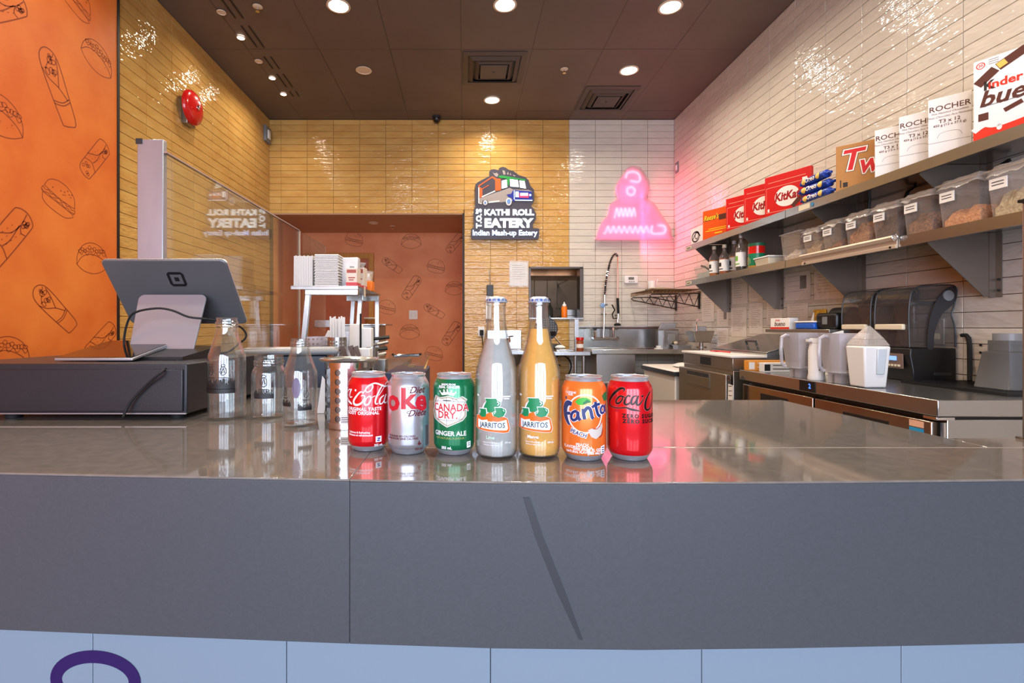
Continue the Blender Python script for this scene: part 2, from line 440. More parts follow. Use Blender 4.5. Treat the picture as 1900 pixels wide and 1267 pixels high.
def cut(spots, holes):
    out = []
    for a0, a1, z0, z1, k in spots:
        done = False
        for h0, h1, g0, g1 in holes:
            if a0 < h1-.002 and a1 > h0+.002 and z0 < g1-.002 and z1 > g0+.002:
                done = True
                if a0 < h0-.012: out.append((a0, h0, z0, z1, k))
                if a1 > h1+.012: out.append((h1, a1, z0, z1, k))
                b0, b1 = max(a0, h0), min(a1, h1)
                if z0 < g0-.012: out.append((b0, b1, z0, g0, k))
                if z1 > g1+.012: out.append((b0, b1, g1, z1, k))
                break
        if not done: out.append((a0, a1, z0, z1, k))
    return out
sp = []
xs = [1.221+TP*k for k in range(-12, 5)]; xs = [XL+.003]+[x for x in xs if x > XL+.03]; xs[-1] = XR-.003
for a, b in zip(xs[:-1], xs[1:]):
    for z0, z1 in rows: sp.append((a, b, z0, z1, 'w' if a > 1.2 else 'y'))
sp = cut(sp, [(XL-.2, AX1, -1, AZ), (WX0-.012, WX1+.012, WZ0-.012, WZ1+.012)])
tiles(wall_back, sp, ((1, 0, 0), (0, -1, 0)), lambda a, z: (a, YB-.0005, z))
ys = [5.466-TP*k for k in range(-1, 16)][::-1]; ys[-1] = YB-.009
tiles(wall_right, [(a, b, z0, z1, 'w') for a, b in zip(ys[:-1], ys[1:]) for z0, z1 in rows], ((0, 1, 0), (-1, 0, 0)), lambda a, z: (XR-.0005, a, z))
ys = [MY+.01]+[4.43+TP*k for k in range(-3, 5)]; ys = [y for i, y in enumerate(ys) if i == 0 or MY+.03 < y < YB-.03]+[YB-.009]
tiles(wall_left, [(a, b, z0, z1, 'y') for a, b in zip(ys[:-1], ys[1:]) for z0, z1 in rows], ((0, 1, 0), (1, 0, 0)), lambda a, z: (XL+.0005, a, z))

# ---- mural board with line drawings
XM = XL+.03
mural = struct('wall_mural_board', G().box(XL, XM, YF, MY, 0, ZC), M('mural'))
struct('trim_2', G().box(XL, XM+.004, MY, MY+.022, 0, ZC), M('black'))
def squig(x0, y0, x1, y1, n, a, ph=0):
    return [(x0+(x1-x0)*i/n+a*math.sin(i*2.4+ph)*(y1-y0 != 0), y0+(y1-y0)*i/n+a*math.cos(i*1.9+ph)) for i in range(n+1)]
def taco(w):
    R_ = random.Random(3)
    s = [ribbon([(-.5, -.16), (-.46, .08), (-.28, .3), (0, .38), (.28, .3), (.46, .08), (.5, -.16)], w),
         ribbon([(-.5, -.16), (-.34, .02), (-.1, .1), (.12, .08), (.36, -.02), (.5, -.16)], w),
         ribbon([(-.5, -.16), (-.3, -.3), (0, -.36), (.28, -.3), (.5, -.16)], w)]
    for i in range(11):
        x = -.38+i*.075; y = .12+.1*math.cos(x*3)+R_.uniform(-.03, .06)
        s.append(ring(x, y, R_.uniform(.035, .06), R_.uniform(.03, .05), w*.8, 10))
    for i in range(14): s.append(disc(R_.uniform(-.3, .3), R_.uniform(-.26, -.02), .009, .006, 6))
    s.append(ribbon(squig(-.44, .12, .44, .12, 16, .05), w*.8))
    return s
def wrapd(w):
    s = [ribbon([(-.13, -.5), (-.16, -.1), (-.17, .3), (-.12, .46), (0, .52), (.12, .46), (.17, .3), (.16, -.1), (.13, -.5), (0, -.53), (-.13, -.5)], w),
         ribbon([(-.17, .26), (-.1, .12), (.02, 0), (.12, -.18)], w), ribbon([(.02, 0), (.1, .2), (.14, .38)], w),
         ribbon([(-.155, -.16), (0, -.2), (.155, -.16)], w), ribbon([(-.155, -.2), (0, -.24), (.155, -.2)], w)]
    R_ = random.Random(5)
    for i in range(7): s.append(ring(R_.uniform(-.09, .08), R_.uniform(.16, .42), R_.uniform(.025, .045), R_.uniform(.03, .05), w*.8, 10))
    s.append(ribbon(squig(-.13, .24, .1, .44, 9, .025), w*.8))
    return s
def rolld(w):
    s = [ribbon([(-.17, -.4), (-.18, .3), (-.15, .44), (0, .5), (.15, .44), (.18, .3), (.17, -.4), (.12, -.5), (0, -.53), (-.12, -.5), (-.17, -.4)], w),
         ribbon([(.0, .48), (.03, .3), (.0, .1), (-.1, -.02), (-.18, -.1)], w), ribbon([(-.17, -.24), (0, -.16), (.17, -.24)], w), ribbon([(.03, .28), (.1, .2), (.17, .22)], w),
         ribbon([(.02, .26), (.05, 0), (.02, -.15)], w)]
    R_ = random.Random(9)
    for i in range(6): s.append(ring(R_.uniform(.05, .13), R_.uniform(.28, .42), .025, .03, w*.8, 8)); s.append(ring(R_.uniform(-.11, .11), R_.uniform(-.45, -.27), .03, .03, w*.8, 8))
    for i in range(12): s.append(line(-.12+.02*i, -.1+(i % 4)*.09, -.115+.02*i, -.075+(i % 4)*.09, w*.6))
    return s
def burger(w):
    s = [ribbon([(-.48, .06), (-.42, .26), (-.2, .4), (.1, .42), (.36, .3), (.48, .06)], w), ribbon([(-.48, .06), (0, .02), (.48, .06)], w),
         ribbon(squig(-.5, .0, .5, .0, 20, .022), w), ribbon(squig(-.5, -.07, .5, -.07, 16, .02, 1), w), ribbon([(-.5, .02), (-.52, -.06), (-.47, -.1)], w), ribbon([(.5, .02), (.52, -.06), (.47, -.1)], w),
         ribbon([(-.46, -.11), (-.4, -.26), (-.2, -.33), (.2, -.33), (.4, -.26), (.46, -.11), (-.46, -.11)], w, 3)]
    R_ = random.Random(2)
    for i in range(9): s.append(ring(R_.uniform(-.3, .3), R_.uniform(.14, .34), .017, .011, w*.7, 8))
    return s
DRAW = {'taco': taco, 'wrap': wrapd, 'roll': rolld, 'burger': burger}
def motif(kind, u, v, size, rot, fn, m, parent, w=.017):
    c, s = math.cos(rot), math.sin(rot)
    decal(kind+'_drawing', xf(DRAW[kind](w), lambda x, y: (u+size*(x*c-y*s), v+size*(x*s+y*c))), m, parent, fn, off=.0006)
def lw(px, py, X=XM):
    d = X*F/(px-CX); return d, EYE+(CY-py)*d/F
fl = lambda u, v, o: (XM+o, u, v)
D = math.radians
for kind, px, py, sz, rot in [('taco', 181, 108, .25, -12), ('wrap', 107, 163, .38, 26), ('taco', -2, 213, .27, -8), ('roll', 177, 293, .30, -38), ('burger', 110, 370, .23, -22),
                              ('roll', 14, 440, .36, -38), ('taco', 172, 480, .25, 4), ('wrap', 102, 573, .32, 50), ('roll', 187, 632, .30, -52), ('taco', 14, 660, .25, -6),
                              ('burger', 140, -2, .24, -20), ('roll', 0, 12, .34, -50), ('roll', -110, 300, .34, -30), ('burger', -120, 520, .24, 10), ('wrap', -200, 120, .36, 30), ('taco', -230, 400, .25, 0)]:
    u, v = lw(px, py); motif(kind, u, v, sz, D(rot), fl, M('ink'), mural)
fb = lambda u, v, o: (u, AY-o, v)
for kind, px, py, sz, rot in [('burger', 657, 445, .25, -14), ('taco', 763, 448, .28, 0), ('roll', 845, 450, .32, -40), ('wrap', 727, 492, .30, 55), ('burger', 809, 495, .25, -14), ('roll', 764, 533, .36, -34),
                              ('taco', 843, 535, .26, 0), ('burger', 718, 571, .25, -14), ('wrap', 805, 577, .30, 60), ('taco', 760, 616, .28, 0), ('roll', 838, 618, .36, -34), ('burger', 805, 657, .25, -14)]:
    p = P(px, py, AY); motif(kind, p.x, p.z, sz, D(rot), fb, M('ink2'), alc_b)
# orange board on the alcove's left wall is the wall itself; the door in the alcove's back wall
d0, d1, dz = P(566, 0, AY).x, P(694, 0, AY).x, P(0, 470, AY).z
door = struct('door_1', G().box(d0+.07, d1-.07, AY-.02, AY-.002, 0, dz-.08), pm('orange_brown_door', (176, 88, 44), 0.4, vary=0.1))
mk('door_frame', G().box(d0, d0+.07, AY-.035, AY-.001, 0, dz).box(d1-.07, d1, AY-.035, AY-.001, 0, dz).box(d0+.07, d1-.07, AY-.035, AY-.001, dz-.08, dz), M('wood'), door, bevel=.004)
mk('reflection_plate', G().box(d0+.14, d0+.36, AY-.026, AY-.02, 1.2, 1.3), M('steel'), door, bevel=.002)  # pale reflection on the door, built as a plate
mk('door_glazing', G().box(d1-.3, d1-.12, AY-.024, AY-.02, 1.55, dz-.14), pm('dark_door_glass', (96, 44, 26), 0.15), door)

# kitchen seen through the hatch
kb = struct('wall_kitchen', G().box(.2, .25, YB+.12, 7.6, 0, 2.6).box(2.2, 2.25, YB+.12, 7.6, 0, 2.6).box(.2, 2.25, 7.6, 7.65, 0, 2.6).box(.2, 2.25, YB+.12, 7.65, 2.6, 2.65), pm('dim_kitchen_wall', (96, 84, 78), 0.6, vary=.2, vscale=3))
hatch = struct('window_1', G().box(WX0-.012, WX0+.008, YB-.02, YB+.13, WZ0, WZ1).box(WX1-.03, WX1+.012, YB-.02, YB+.13, WZ0, WZ1).box(WX0, WX1, YB-.02, YB+.13, WZ1-.008, WZ1+.012), pm('dark_steel_jamb', (92, 82, 76), 0.35, .8))
mk('sill', G().box(WX0-.012, WX1+.012, YB-.035, YB+.14, WZ0-.012, WZ0+.004), M('steel'), hatch, bevel=.002)
mk('exhaust_hood', G().prism([(-.55, 0), (.55, 0), (.55, .14), (-.55, .14)], lambda u, v, o: (1.08+u, 6.1-o, 1.84+v), 0, -.6), pm('steel_copper_reflection', (190, 140, 100), .3, .9, vary=.4, vscale=4), None,  # stainless hood, its copper reflection put into the colour
   'copper toned exhaust hood edge across the top of the kitchen hatch', 'hood')
mk('kitchen_bench', G().box(.4, 2.1, 6.5, 7.5, 1.26, 1.31).box(.45, 2.05, 6.55, 7.45, 0, 1.26), M('dsteel'), None, 'dim steel bench inside the kitchen behind the hatch', 'bench', bevel=.005)
t = thing('squeeze_bottle', 'orange squeeze bottle with white nozzle on the kitchen hatch sill', 'bottle', P(1047, 588, YB+.03))
t.location.z = WZ0+.004
mk('body', G().lathe([(0, 0), (.033, 0), (.035, .01), (.035, .12), (.024, .135), (0, .135)], n=20), M('orangep'), t, smooth=True)
mk('nozzle', G().lathe([(.024, .135), (.026, .14), (.022, .155), (.01, .165), (.006, .185), (0, .185)], n=16), M('white'), t, smooth=True)
t = thing('glass_bottle', 'dark clear sauce bottle standing in shade behind the kitchen hatch', 'bottle', (P(1035, 588, 6.1).x, 6.7, 1.31))
mk('body', G().lathe([(0, 0), (.05, 0), (.05, .14), (.02, .2), (.016, .28), (0, .28)], n=20), pm('dim_bottle', (120, 116, 104), .1, trans=.6), t, smooth=True)
for i, (x, z) in enumerate([(.98, 1.75), (1.16, 1.78), (1.3, 1.74)]):
    tag(mk('ladle', G().tube([(x, 6.9, z+.1), (x, 6.9, z-.2), (x+.01, 6.88, z-.26)], .006, 6).lathe([(0, -.03), (.03, -.02), (.04, 0)], (x+.01, 6.87, z-.27), 12), M('dsteel')),
        'steel ladle hanging in the dim kitchen behind the hatch', 'utensil', 'ladles hanging in the kitchen')
mk('utensil_rail', G().tube([(.8, 6.9, 1.86), (1.45, 6.9, 1.86)], .008).box(.8, .82, 6.9, 7.6, 1.85, 1.87).box(1.43, 1.45, 6.9, 7.6, 1.85, 1.87), M('dsteel'), None, 'steel rail of hanging ladles in the dim kitchen', 'rail')
mk('steel_tray', G().box(1.24, 1.55, 6.05, 6.35, 1.34, 1.42).box(1.2, 1.6, 6.0, 6.4, 1.30, 1.34), M('dsteel'), None, 'steel pan stack just inside the kitchen hatch at right', 'pan', bevel=.006)
mk('pan_shelf', G().box(.5, 2.15, 5.95, 6.45, 1.27, 1.30).box(.5, .55, 5.95, 6.45, 0, 1.27).box(2.1, 2.15, 5.95, 6.45, 0, 1.27), M('dsteel'), None, 'narrow steel shelf behind the kitchen hatch sill', 'shelf')
area('kitchen_fill_light', (1.2, 6.8, 2.55), (0, 0, 0), .6, .6, 22, FILL_COL)  # unseen fill light added to brighten the kitchen behind the hatch

# ================================================================ CEILING FITTINGS
def downlight(px, py, r, on, label, watts, group=None, name='recessed_downlight'):
    d = (ZC-EYE)*F/(CY-py); x = (px-CX)*d/F
    return downlight_at(x, d, r, on, label, watts, group, name)
def downlight_at(x, d, r, on, label, watts, group=None, name='recessed_downlight', z=None):
    z = ZC if z is None else z
    t = thing(name, label, 'ceiling light', (x, d, z-.001), 0, group)
    mk('trim_ring', G().lathe([(r, 0), (r*1.22, -.001), (r*1.24, -.006), (r*1.02, -.008), (r, -.002)], n=28), M('lampoff'), t, smooth=True)
    mk('lens', G().lathe([(0, -.005), (r, -.003), (r, 0)], n=28), lamp_on if on else M('lampoff'), t, label='glowing white lens' if on else None)
    if on: area('lamp', (0, 0, -.012), (0, 0, 0), 2*r, 2*r, watts, FILL_COL, t, 'DISK', math.radians(150))
    return t
downlight(628, 10, .072, 1, 'large lit round downlight at top of photo, left of three', DOWN_W)
downlight(937, 8, .072, 1, 'large lit round downlight at top of photo, middle of three', DOWN_W)
downlight(1244, 12, .072, 1, 'large lit round downlight at top of photo, right of three', DOWN_W)
downlight(675, 130, .06, 0, 'unlit peach round downlight on the left part of the ceiling', 0)
downlight(1167, 130, .072, 1, 'lit round downlight above the square air diffuser near the right wall', DOWN_W)
downlight(913, 185, .072, 1, 'lit round downlight nearest the truck sign wall', DOWN_W)
for x in (-.95, .30, 1.55):
    for y in (2.3, .9): downlight_at(x, y, .072, 1, 'lit round downlight in the ceiling over the front counter', DOWN_W, 'downlights over the front counter')
for (px, py, on, lab) in [(411, 22, 0, 'small unlit spotlight farthest up the left row'), (447, 69, 1, 'small lit spotlight, highest lit one of the left row'), (480, 113, 0, 'small unlit spotlight between two lit ones on the left'),
                          (505, 144, 1, 'small lit spotlight, middle lit one of the left row'), (526, 174, 1, 'small lit spotlight at the wall end of the left row')]:
    downlight(px, py, .028, on, lab, SPOT_W, name='recessed_spotlight')
for y in (2.6, 1.9, 1.2): downlight_at(-1.87, y, .028, 1, 'small lit spotlight above the customer side by the orange mural', SPOT_W, 'spotlights by the mural', 'recessed_spotlight')
p = P(693, 413, 6.4); downlight_at((693-CX)*6.24/F, 6.24, .05, 0, 'dark ringed unlit downlight in the low alcove ceiling', 0, z=AZ)
slot_ = thing('slot_diffuser', 'thin black ceiling slots running beside the left spotlights', 'air slot')
for a, b in ((3.55, 3.85), (3.95, 4.25), (4.4, 4.6), (4.7, 4.95), (5.05, 5.15)):
    for x in (-1.80, -1.74): mk('slot', G().box(x, x+.01, a, b, ZC-.004, ZC+.001), M('black'), slot_)

def diffuser(x0, y0, s, label):
    t = thing('air_diffuser', label, 'air vent', (x0+s/2, y0+s/2, ZC-.001))
    h = s/2; m = pm('vent_brown', (84, 72, 64), .5)
    def fr(a, b, z0, z1):
        g = G()
        for q in range(4):
            c_, s_ = [(1, 0), (0, 1), (-1, 0), (0, -1)][q]
            R = lambda x, y, z: (x*c_-y*s_, x*s_+y*c_, z)
            g.hexa([R(-a, -a, z0), R(a, -a, z0), R(b, -b, z1), R(-b, -b, z1)], [R(-a, -a, z0+.004), R(a, -a, z0+.004), R(b, -b, z1+.004), R(-b, -b, z1+.004)])
        return g
    mk('outer_frame', fr(h-.005, h-.05, -.006, -.012), m, t)
    mk('backing', G().box(-h+.05, h-.05, -h+.05, h-.05, -.003, 0), M('black'), t)
    mk('louvre', fr(h*.78, h*.66, -.006, -.03), m, t); mk('louvre', fr(h*.6, h*.48, -.01, -.034), m, t)
    mk('centre_plate', G().box(-h*.42, h*.42, -h*.42, h*.42, -.036, -.03).cyl((0, 0, -.042), .012, .006, 10), m, t, bevel=.002)
diffuser(-.02, 4.31, .58, 'square brown air diffuser near the middle of the ceiling')
diffuser(1.22, 4.93, .56, 'square brown air diffuser in the ceiling corner nearest the right wall')
def sprinkler(x, y, z, label):
    t = thing('sprinkler_head', label, 'sprinkler', (x, y, z-.001))
    mk('escutcheon', G().lathe([(0, -.008), (.02, -.008), (.036, -.002), (.036, 0)], n=20), M('cream'), t, smooth=True)
    mk('deflector', G().cyl((0, 0, -.035), .006, .03, 8).cyl((0, 0, -.038), .016, .003, 12), M('chrome'), t)
q = lambda px, py, z: ((px-CX)*((z-EYE)/(CY-py)), (z-EYE)*F/(CY-py))
sprinkler(*q(1047, 128, ZC), ZC, 'pale sprinkler head on the ceiling between the two square diffusers')
sprinkler(*q(478, 12, ZC), ZC, 'pale sprinkler head at the top left beside the small spotlights')
sprinkler((728-CX)*6.45/F, 6.45, AZ, 'small sprinkler head under the low alcove ceiling')
t = thing('security_camera', 'small black dome camera on the ceiling above the yellow wall', 'camera', (P(810, 0, YB-.1).x, YB-.09, ZC-.001))
mk('mount', G().cyl((0, 0, -.02), .05, .02, 24), M('darkp'), t, smooth=True)
mk('dome', G().lathe([(.042, -.02), (.04, -.045), (.025, -.065), (0, -.072)], n=24), M('blackp'), t, smooth=True)
# wall fittings
u, v = lw(343, 200, XL)
t = thing('fire_bell', 'round red fire alarm bell high on the yellow left wall', 'bell', (XL+.008, u, v))
ax = 'X'
def lx(prof, n=40): # lathe round +X
    g = G().lathe(prof, n=n, axis='X'); g.v = [(-x, y, z) for x, y, z in g.v]; return g
mk('gong', lx([(.13, .04), (.138, .045), (.138, .055), (.13, .072), (.105, .088), (.06, .098), (.03, .1), (0, .1)]), M('red'), t, smooth=True)
mk('hub', lx([(.02, .1), (.02, .106), (.012, .112), (0, .112)], 20), M('chrome'), t, smooth=True)
mk('back_box', G().box(0, .045, -.06, .06, -.145, .06), M('dsteel'), t, bevel=.004)
u, v = lw(492, 250, XL)
t = thing('wall_strobe', 'small grey alarm box on the left wall near the corner', 'alarm', (XL+.008, u, v))
mk('housing', G().box(0, .03, -.07, .07, -.09, .09), M('grey'), t, bevel=.005); mk('lens', G().box(.03, .045, -.03, .03, -.05, .05), M('white'), t, bevel=.004)
d = dX(1258, XR)
t = thing('wall_sensor', 'tiny grey switch box high on the right wall at the corner', 'switch', (XR-.008, d, EYE+(CY-311)*d/F))
mk('plate', G().box(-.008, 0, -.04, .04, -.06, .06), M('grey'), t, bevel=.002); mk('rocker', G().box(-.014, -.008, -.015, .015, -.03, .03), M('white'), t)
def plate(name, px, py, d, w, h, label, slots=2, X=None):
    p = P(px, py, d); t = thing(name, label, 'switch' if 'switch' in name else 'outlet', (p.x, d, p.z))
    mk('cover_plate', G().box(-w/2, w/2, -.008, 0, -h/2, h/2), M('white'), t, bevel=.002)
    for i in range(slots):
        x = (i-(slots-1)/2)*w/max(slots, 1)*.9
        mk('rocker', G().box(x-w*.14, x+w*.14, -.012, -.008, -h*.28, h*.28), M('paper'), t, bevel=.001)
plate('switch_plate', 767, 584, AY-.001, .12, .125, 'white double switch plate on the orange alcove wall')
plate('switch_plate', 645, 582, AY-.001, .10, .12, 'white switch plate on the alcove wall seen beneath the takeout shelf')
# ================================================================ SIGNS ON THE BACK WALL
YS = YB-.008
def sg(sx, sy, k=7.45, ox=860, oy=290, d=5.66):   # crop pixels of the photo -> metres on the wall plane
    return ((ox+sx/k-CX)*d/F, EYE+(CY-(oy+sy/k))*d/F)
fs = lambda u, v, o: (u, YS-o, v)
t = thing('shop_sign', 'dark shaped sign with food truck and glowing white letters on yellow tiles', 'sign', (.47, YS, 2.6))
def sp_(pts, k=1): return poly([sg(*p) for p in pts], k)
def sr_(pts, w, k=4, closed=False): return ribbon([sg(*p) for p in pts], w, k, closed)
out1 = [(165, 380), (200, 345), (360, 262), (358, 200), (385, 170), (430, 165), (485, 180), (495, 150), (540, 132), (590, 145), (625, 172), (700, 195), (770, 250), (860, 275), (905, 320), (930, 400), (980, 450), (985, 600), (940, 680),
        (975, 715), (1010, 790), (1005, 860), (965, 930), (965, 985), (1045, 990), (1055, 1010), (1045, 1130), (1030, 1142), (125, 1140), (105, 1120), (105, 1000), (120, 985), (145, 975), (140, 730), (165, 700)]
slate = pm('slate_sign_plate', (66, 62, 74), .45); W1 = emis('backlit_white', (235, 248, 255), 1.5)
wt = pm('sign_white', (226, 226, 224), .5); orr = pm('sign_orange', (232, 96, 32), .5); grn = pm('sign_green', (32, 150, 62), .5); blu = pm('sign_blue', (26, 44, 150), .5); gry = pm('sign_grey', (160, 150, 146), .5)
pnk = pm('sign_pink', (214, 60, 120), .5)
decal('sign_plate', [poly([sg(*p) for p in out1])], slate, t, fs, off=.012, thick=.03, world=True)
for a_, b_ in ((.3, 2.3), (.6, 2.3), (.45, 2.8)): decal('standoff', [rect(a_, b_, a_+.06, b_+.06)], M('black'), t, fs, off=0, thick=.0125, world=True)
def sd(name, shapes, m, off=.042, th=.003, **k): return decal(name, shapes, m, t, fs, off=off, thick=th, world=True, **k)
sd('truck_body', [sp_([(520, 470), (640, 425), (690, 450), (905, 455), (950, 475), (945, 560), (720, 600), (600, 620), (345, 640), (330, 600), (270, 600), (250, 650), (215, 650), (215, 575), (450, 490)])], gry)
sd('truck_canopy', [sp_([(205, 395), (400, 265), (470, 300), (515, 300), (520, 460), (455, 470), (440, 450), (440, 320), (400, 285), (215, 405), (262, 440), (262, 550), (228, 570)]),
                    sr_([(262, 440), (350, 390)], .007, 1)], orr)
sd('truck_awning_edge', [sr_([(255, 552), (440, 470)], .014, 1), sr_([(212, 420), (212, 640), (255, 648)], .012, 1), sr_([(350, 628), (500, 610)], .016, 1)], wt, off=.045)
sd('truck_roof', [sp_([(485, 280), (500, 255), (560, 258), (860, 310), (865, 330), (770, 312), (640, 300), (630, 400), (612, 380), (605, 300), (520, 290)])], grn, off=.045)
sd('truck_glass', [sp_([(530, 330), (600, 312), (608, 420), (530, 440)]), sp_([(642, 305), (755, 318), (768, 418), (650, 408)]), sp_([(775, 325), (848, 332), (868, 436), (785, 424)])], emis('backlit_window', (240, 248, 240), 1.1), off=.046)
sd('steam', [sp_([(405, 215), (440, 225), (460, 215), (485, 240), (470, 275), (440, 265)]), sp_([(540, 180), (575, 190), (585, 240), (555, 245)]), sp_([(600, 235), (620, 200), (628, 245)]), sp_([(640, 245), (650, 215), (668, 255)]), sp_([(685, 240), (725, 262), (700, 268)])], gry, off=.042)
sd('truck_front', [sp_([(600, 520), (660, 510), (690, 460), (945, 478), (955, 600), (720, 605), (690, 625), (670, 570), (620, 550)])], blu, off=.046)
sd('grille', [sp_([(775, 500), (905, 505), (905, 570), (775, 565)])], pnk, off=.05)
sd('grille_bars', [sp_([(722, 480), (765, 484), (765, 560), (722, 555)])]+[sp_([(790+i*22, 500), (803+i*22, 500), (803+i*22, 540), (790+i*22, 540)]) for i in range(5)]+[disc(*sg(925, 530), .012)], W1, off=.0535)
sd('bumper', [sr_([(715, 600), (955, 602)], .008, 1), sr_([(705, 465), (705, 590)], .007, 1)], W1, off=.05)
sd('wheel', [disc(*sg(628, 620), .034, .045)], wt, off=.05); sd('wheel', [disc(*sg(302, 635), .024, .028)], wt, off=.047)
sd('wheel_hub', [disc(*sg(628, 618), .02, .028)], pm('hub_blue', (110, 150, 210), .5), off=.0535); sd('wheel_hub', [disc(*sg(302, 635), .012, .015)], pm('hub_blue', (110, 150, 210), .5), off=.0505)
def st(s, cx, cy, hpx, wpx, bold=.03, rot=0):
    v, f = text(s, bold=bold); xs_ = [p[0] for p in v]; ys_ = [p[1] for p in v]
    w, h = max(xs_)-min(xs_), max(ys_)-min(ys_); mx, my = (max(xs_)+min(xs_))/2, (max(ys_)+min(ys_))/2
    k = 5.66/F/7.45; a, b = wpx*k/w, hpx*k/h; c0, c1 = sg(cx, cy); cr, sr = math.cos(rot), math.sin(rot)
    return ([(((x-mx)*a)*cr-((y-my)*b)*sr+c0, ((x-mx)*a)*sr+((y-my)*b)*cr+c1) for x, y in v], f)
sd('letters', [st('KATHI ROLL', 635, 767, 88, 690, .045), st('EATERY', 632, 915, 130, 680, .05), st("T.O.'S", 212, 852, 85, 270, .045, PI/2)], W1, th=.01)
sd('letters', [st('Indian Mash-up Eatery', 577, 1062, 100, 900, .03)], emis('backlit_blue_white', (205, 225, 255), 1.2), th=.01)

# pink neon sign: backing with added glow, glowing tubes, added blur cover and its light
NX, NZ0 = 1.90, 2.16
t = thing('neon_sign', 'glowing blurred pink neon sign on the white back wall', 'sign', (NX, YS, 2.5))
neon = emis('pink_neon_tube', (250, 160, 205), 1.1); neon2 = emis('white_pink_neon_tube', (255, 222, 238), 1.5)
def ng(sx, sy): return sg(sx, sy, 6.67, 1090, 280)
np_ = [(165, 1090), (125, 1060), (150, 960), (200, 860), (265, 780), (290, 660), (385, 590), (360, 470), (390, 380), (450, 300), (500, 225), (570, 200), (650, 225), (710, 310), (760, 400), (750, 500), (720, 590), (800, 640), (850, 700), (900, 790), (960, 870), (1015, 960), (1020, 1040), (990, 1085)]
scl0 = lambda pts, k: [(575+(x-575)*k, 660+(y-660)*k) for x, y in pts]
bloom_m = emis('pink_bloom_backing', (250, 158, 190), .85)  # bloom around the tubes, put in as emission of the backing
decal('backing', [poly([ng(*p) for p in np_], 3)], bloom_m, t, fs, off=.02, thick=.006, world=True)
def nt_(name, pts, m, r=.008, closed=False, k=4):
    q_ = [ng(*p) for p in pts]; g = G().tube([(x, YS-.055, z) for x, z in q_], r, 8, closed, k); mk(name, g, m, t, smooth=True, world=True)
nt_('neon_tube', [(480, 330), (500, 270), (570, 250), (640, 280), (660, 350), (620, 380), (540, 360)], neon2)
nt_('neon_tube', ell(560, 480, 100, 90, 12), neon, closed=True); nt_('neon_tube', ell(545, 490, 50, 50, 10), neon2, closed=True)
nt_('neon_tube', [(450, 400), (420, 480), (430, 580), (500, 620), (640, 610), (690, 540), (690, 420)], neon)
nt_('neon_tube', [(330, 820)]+[(345+i*26, 700 if i % 2 else 810) for i in range(11)], neon2, .006); nt_('neon_tube', ell(720, 720, 50, 60, 10), neon, closed=True)
nt_('neon_tube', [(200, 1010)]+[(225+i*34, 925 if i % 2 else 1015) for i in range(17)], neon2, .006); nt_('neon_tube', [(810, 920), (800, 1010), (880, 1020), (960, 1010), (965, 930), (880, 915)], neon2)
nt_('neon_tube', [(160, 1060), (400, 1070), (700, 1060), (990, 1062)], neon, .006); nt_('neon_tube', [(300, 860), (560, 850), (800, 850)], neon, .006)
cov = pm('blur_cover_acrylic', (255, 240, 246), 1.0, trans=1, ior=1.25)
decal('blur_cover', [poly([ng(*p) for p in scl0(np_, 1.03)], 3)], cov, t, fs, off=.085, thick=.006, world=True)  # cover added to blur the overexposed glow of the tubes
area('neon_glow', (0.06, -.10, -.12), (-PI/2, 0, 0), .8, .6, 1.2, lin((255, 90, 140)), t)
area('neon_glow', (0.14, -.18, -.10), (PI/2, 0, -PI/2), .3, .7, 9, lin((255, 84, 136)), t)

# ================================================================ BACK WALL FITTINGS AND SINKS
YW = YB-.009
def sheet(name, x0, y0, x1, y1, d, label, lines=8, hdr=True, rot=0, m='paper', fn='Y', cat='paper'):
    """thin sheet taped flat on a wall"""
    if fn == 'Y': p0, p1 = P(x0, y0, d), P(x1, y1, d); cx, cz = (p0.x+p1.x)/2, (p0.z+p1.z)/2; w, h = p1.x-p0.x, p0.z-p1.z; f = facing(cx, d, cz)
    t = thing(name, label, cat, (cx, d, cz))
    decal('page', [rect(-w/2, -h/2, w/2, h/2)], M(m), t, f, off=0, thick=.0015, world=True)
    ls = [line(-w*.36, h*(.36-i*.66/lines), w*(.36 if i % 3 else .2), h*(.36-i*.66/lines), h*.012) for i in range(lines)]
    decal('print', ls, M('darktxt'), t, f, off=.0018, world=True)
    decal('plastic_sleeve', [rect(-w*.55, -h*.55, w*.55, h*.55)], wrapf, t, f, off=.004, world=True)
    return t
sheet('notice_sheet', 946, 486, 979, 530, YW, 'creased white notice sheet taped on the yellow tiles beside the hatch', 7)
t = thing('wall_switch_box', 'dark grey box above a white strip on yellow tiles left of hatch', 'box', P(907, 560, YW))
p0, p1 = P(903, 549, YW), P(915, 529, YW)
mk('cover', G().box(p0.x, p1.x, YW-.05, YW, p0.z, p1.z), M('darkp'), t, bevel=.004, world=True)
p0, p1 = P(901, 592, YW), P(907, 549, YW)
mk('holder_strip', G().box(p0.x, p1.x+.03, YW-.03, YW, p0.z, p1.z), M('white'), t, bevel=.004, world=True)
mk('hanging_cord', G().tube([P(909, 529, YW-.01), P(908, 500, YW-.008)], .003, 6).tube([P(904, 592, YW-.01), P(903, 598, YW-.02)], .008, 6), M('grey'), t, world=True)
plate('outlet_plate', 893, 615, YW, .075, .115, 'white wall outlet with a black plug beside the hand sink', 1)
tag(mk('black_cord', G().tube([P(894, 619, YW-.03), P(896, 640, YW-.05), P(899, 660, YW-.1), P(915, 680, YW-.06), P(930, 692, YW-.03)], .006, 6, smooth=4).box(P(890, 0, YW).x, P(897, 0, YW).x, YW-.05, YW-.012, P(0, 622, YW).z, P(0, 612, YW).z), M('rubber')),
    'black cord hanging from the white outlet on yellow tiles', 'cord')
t = thing('thermostat', 'white thermostat with grey screen on the white tiled wall', 'thermostat', P(1170, 519, YW))
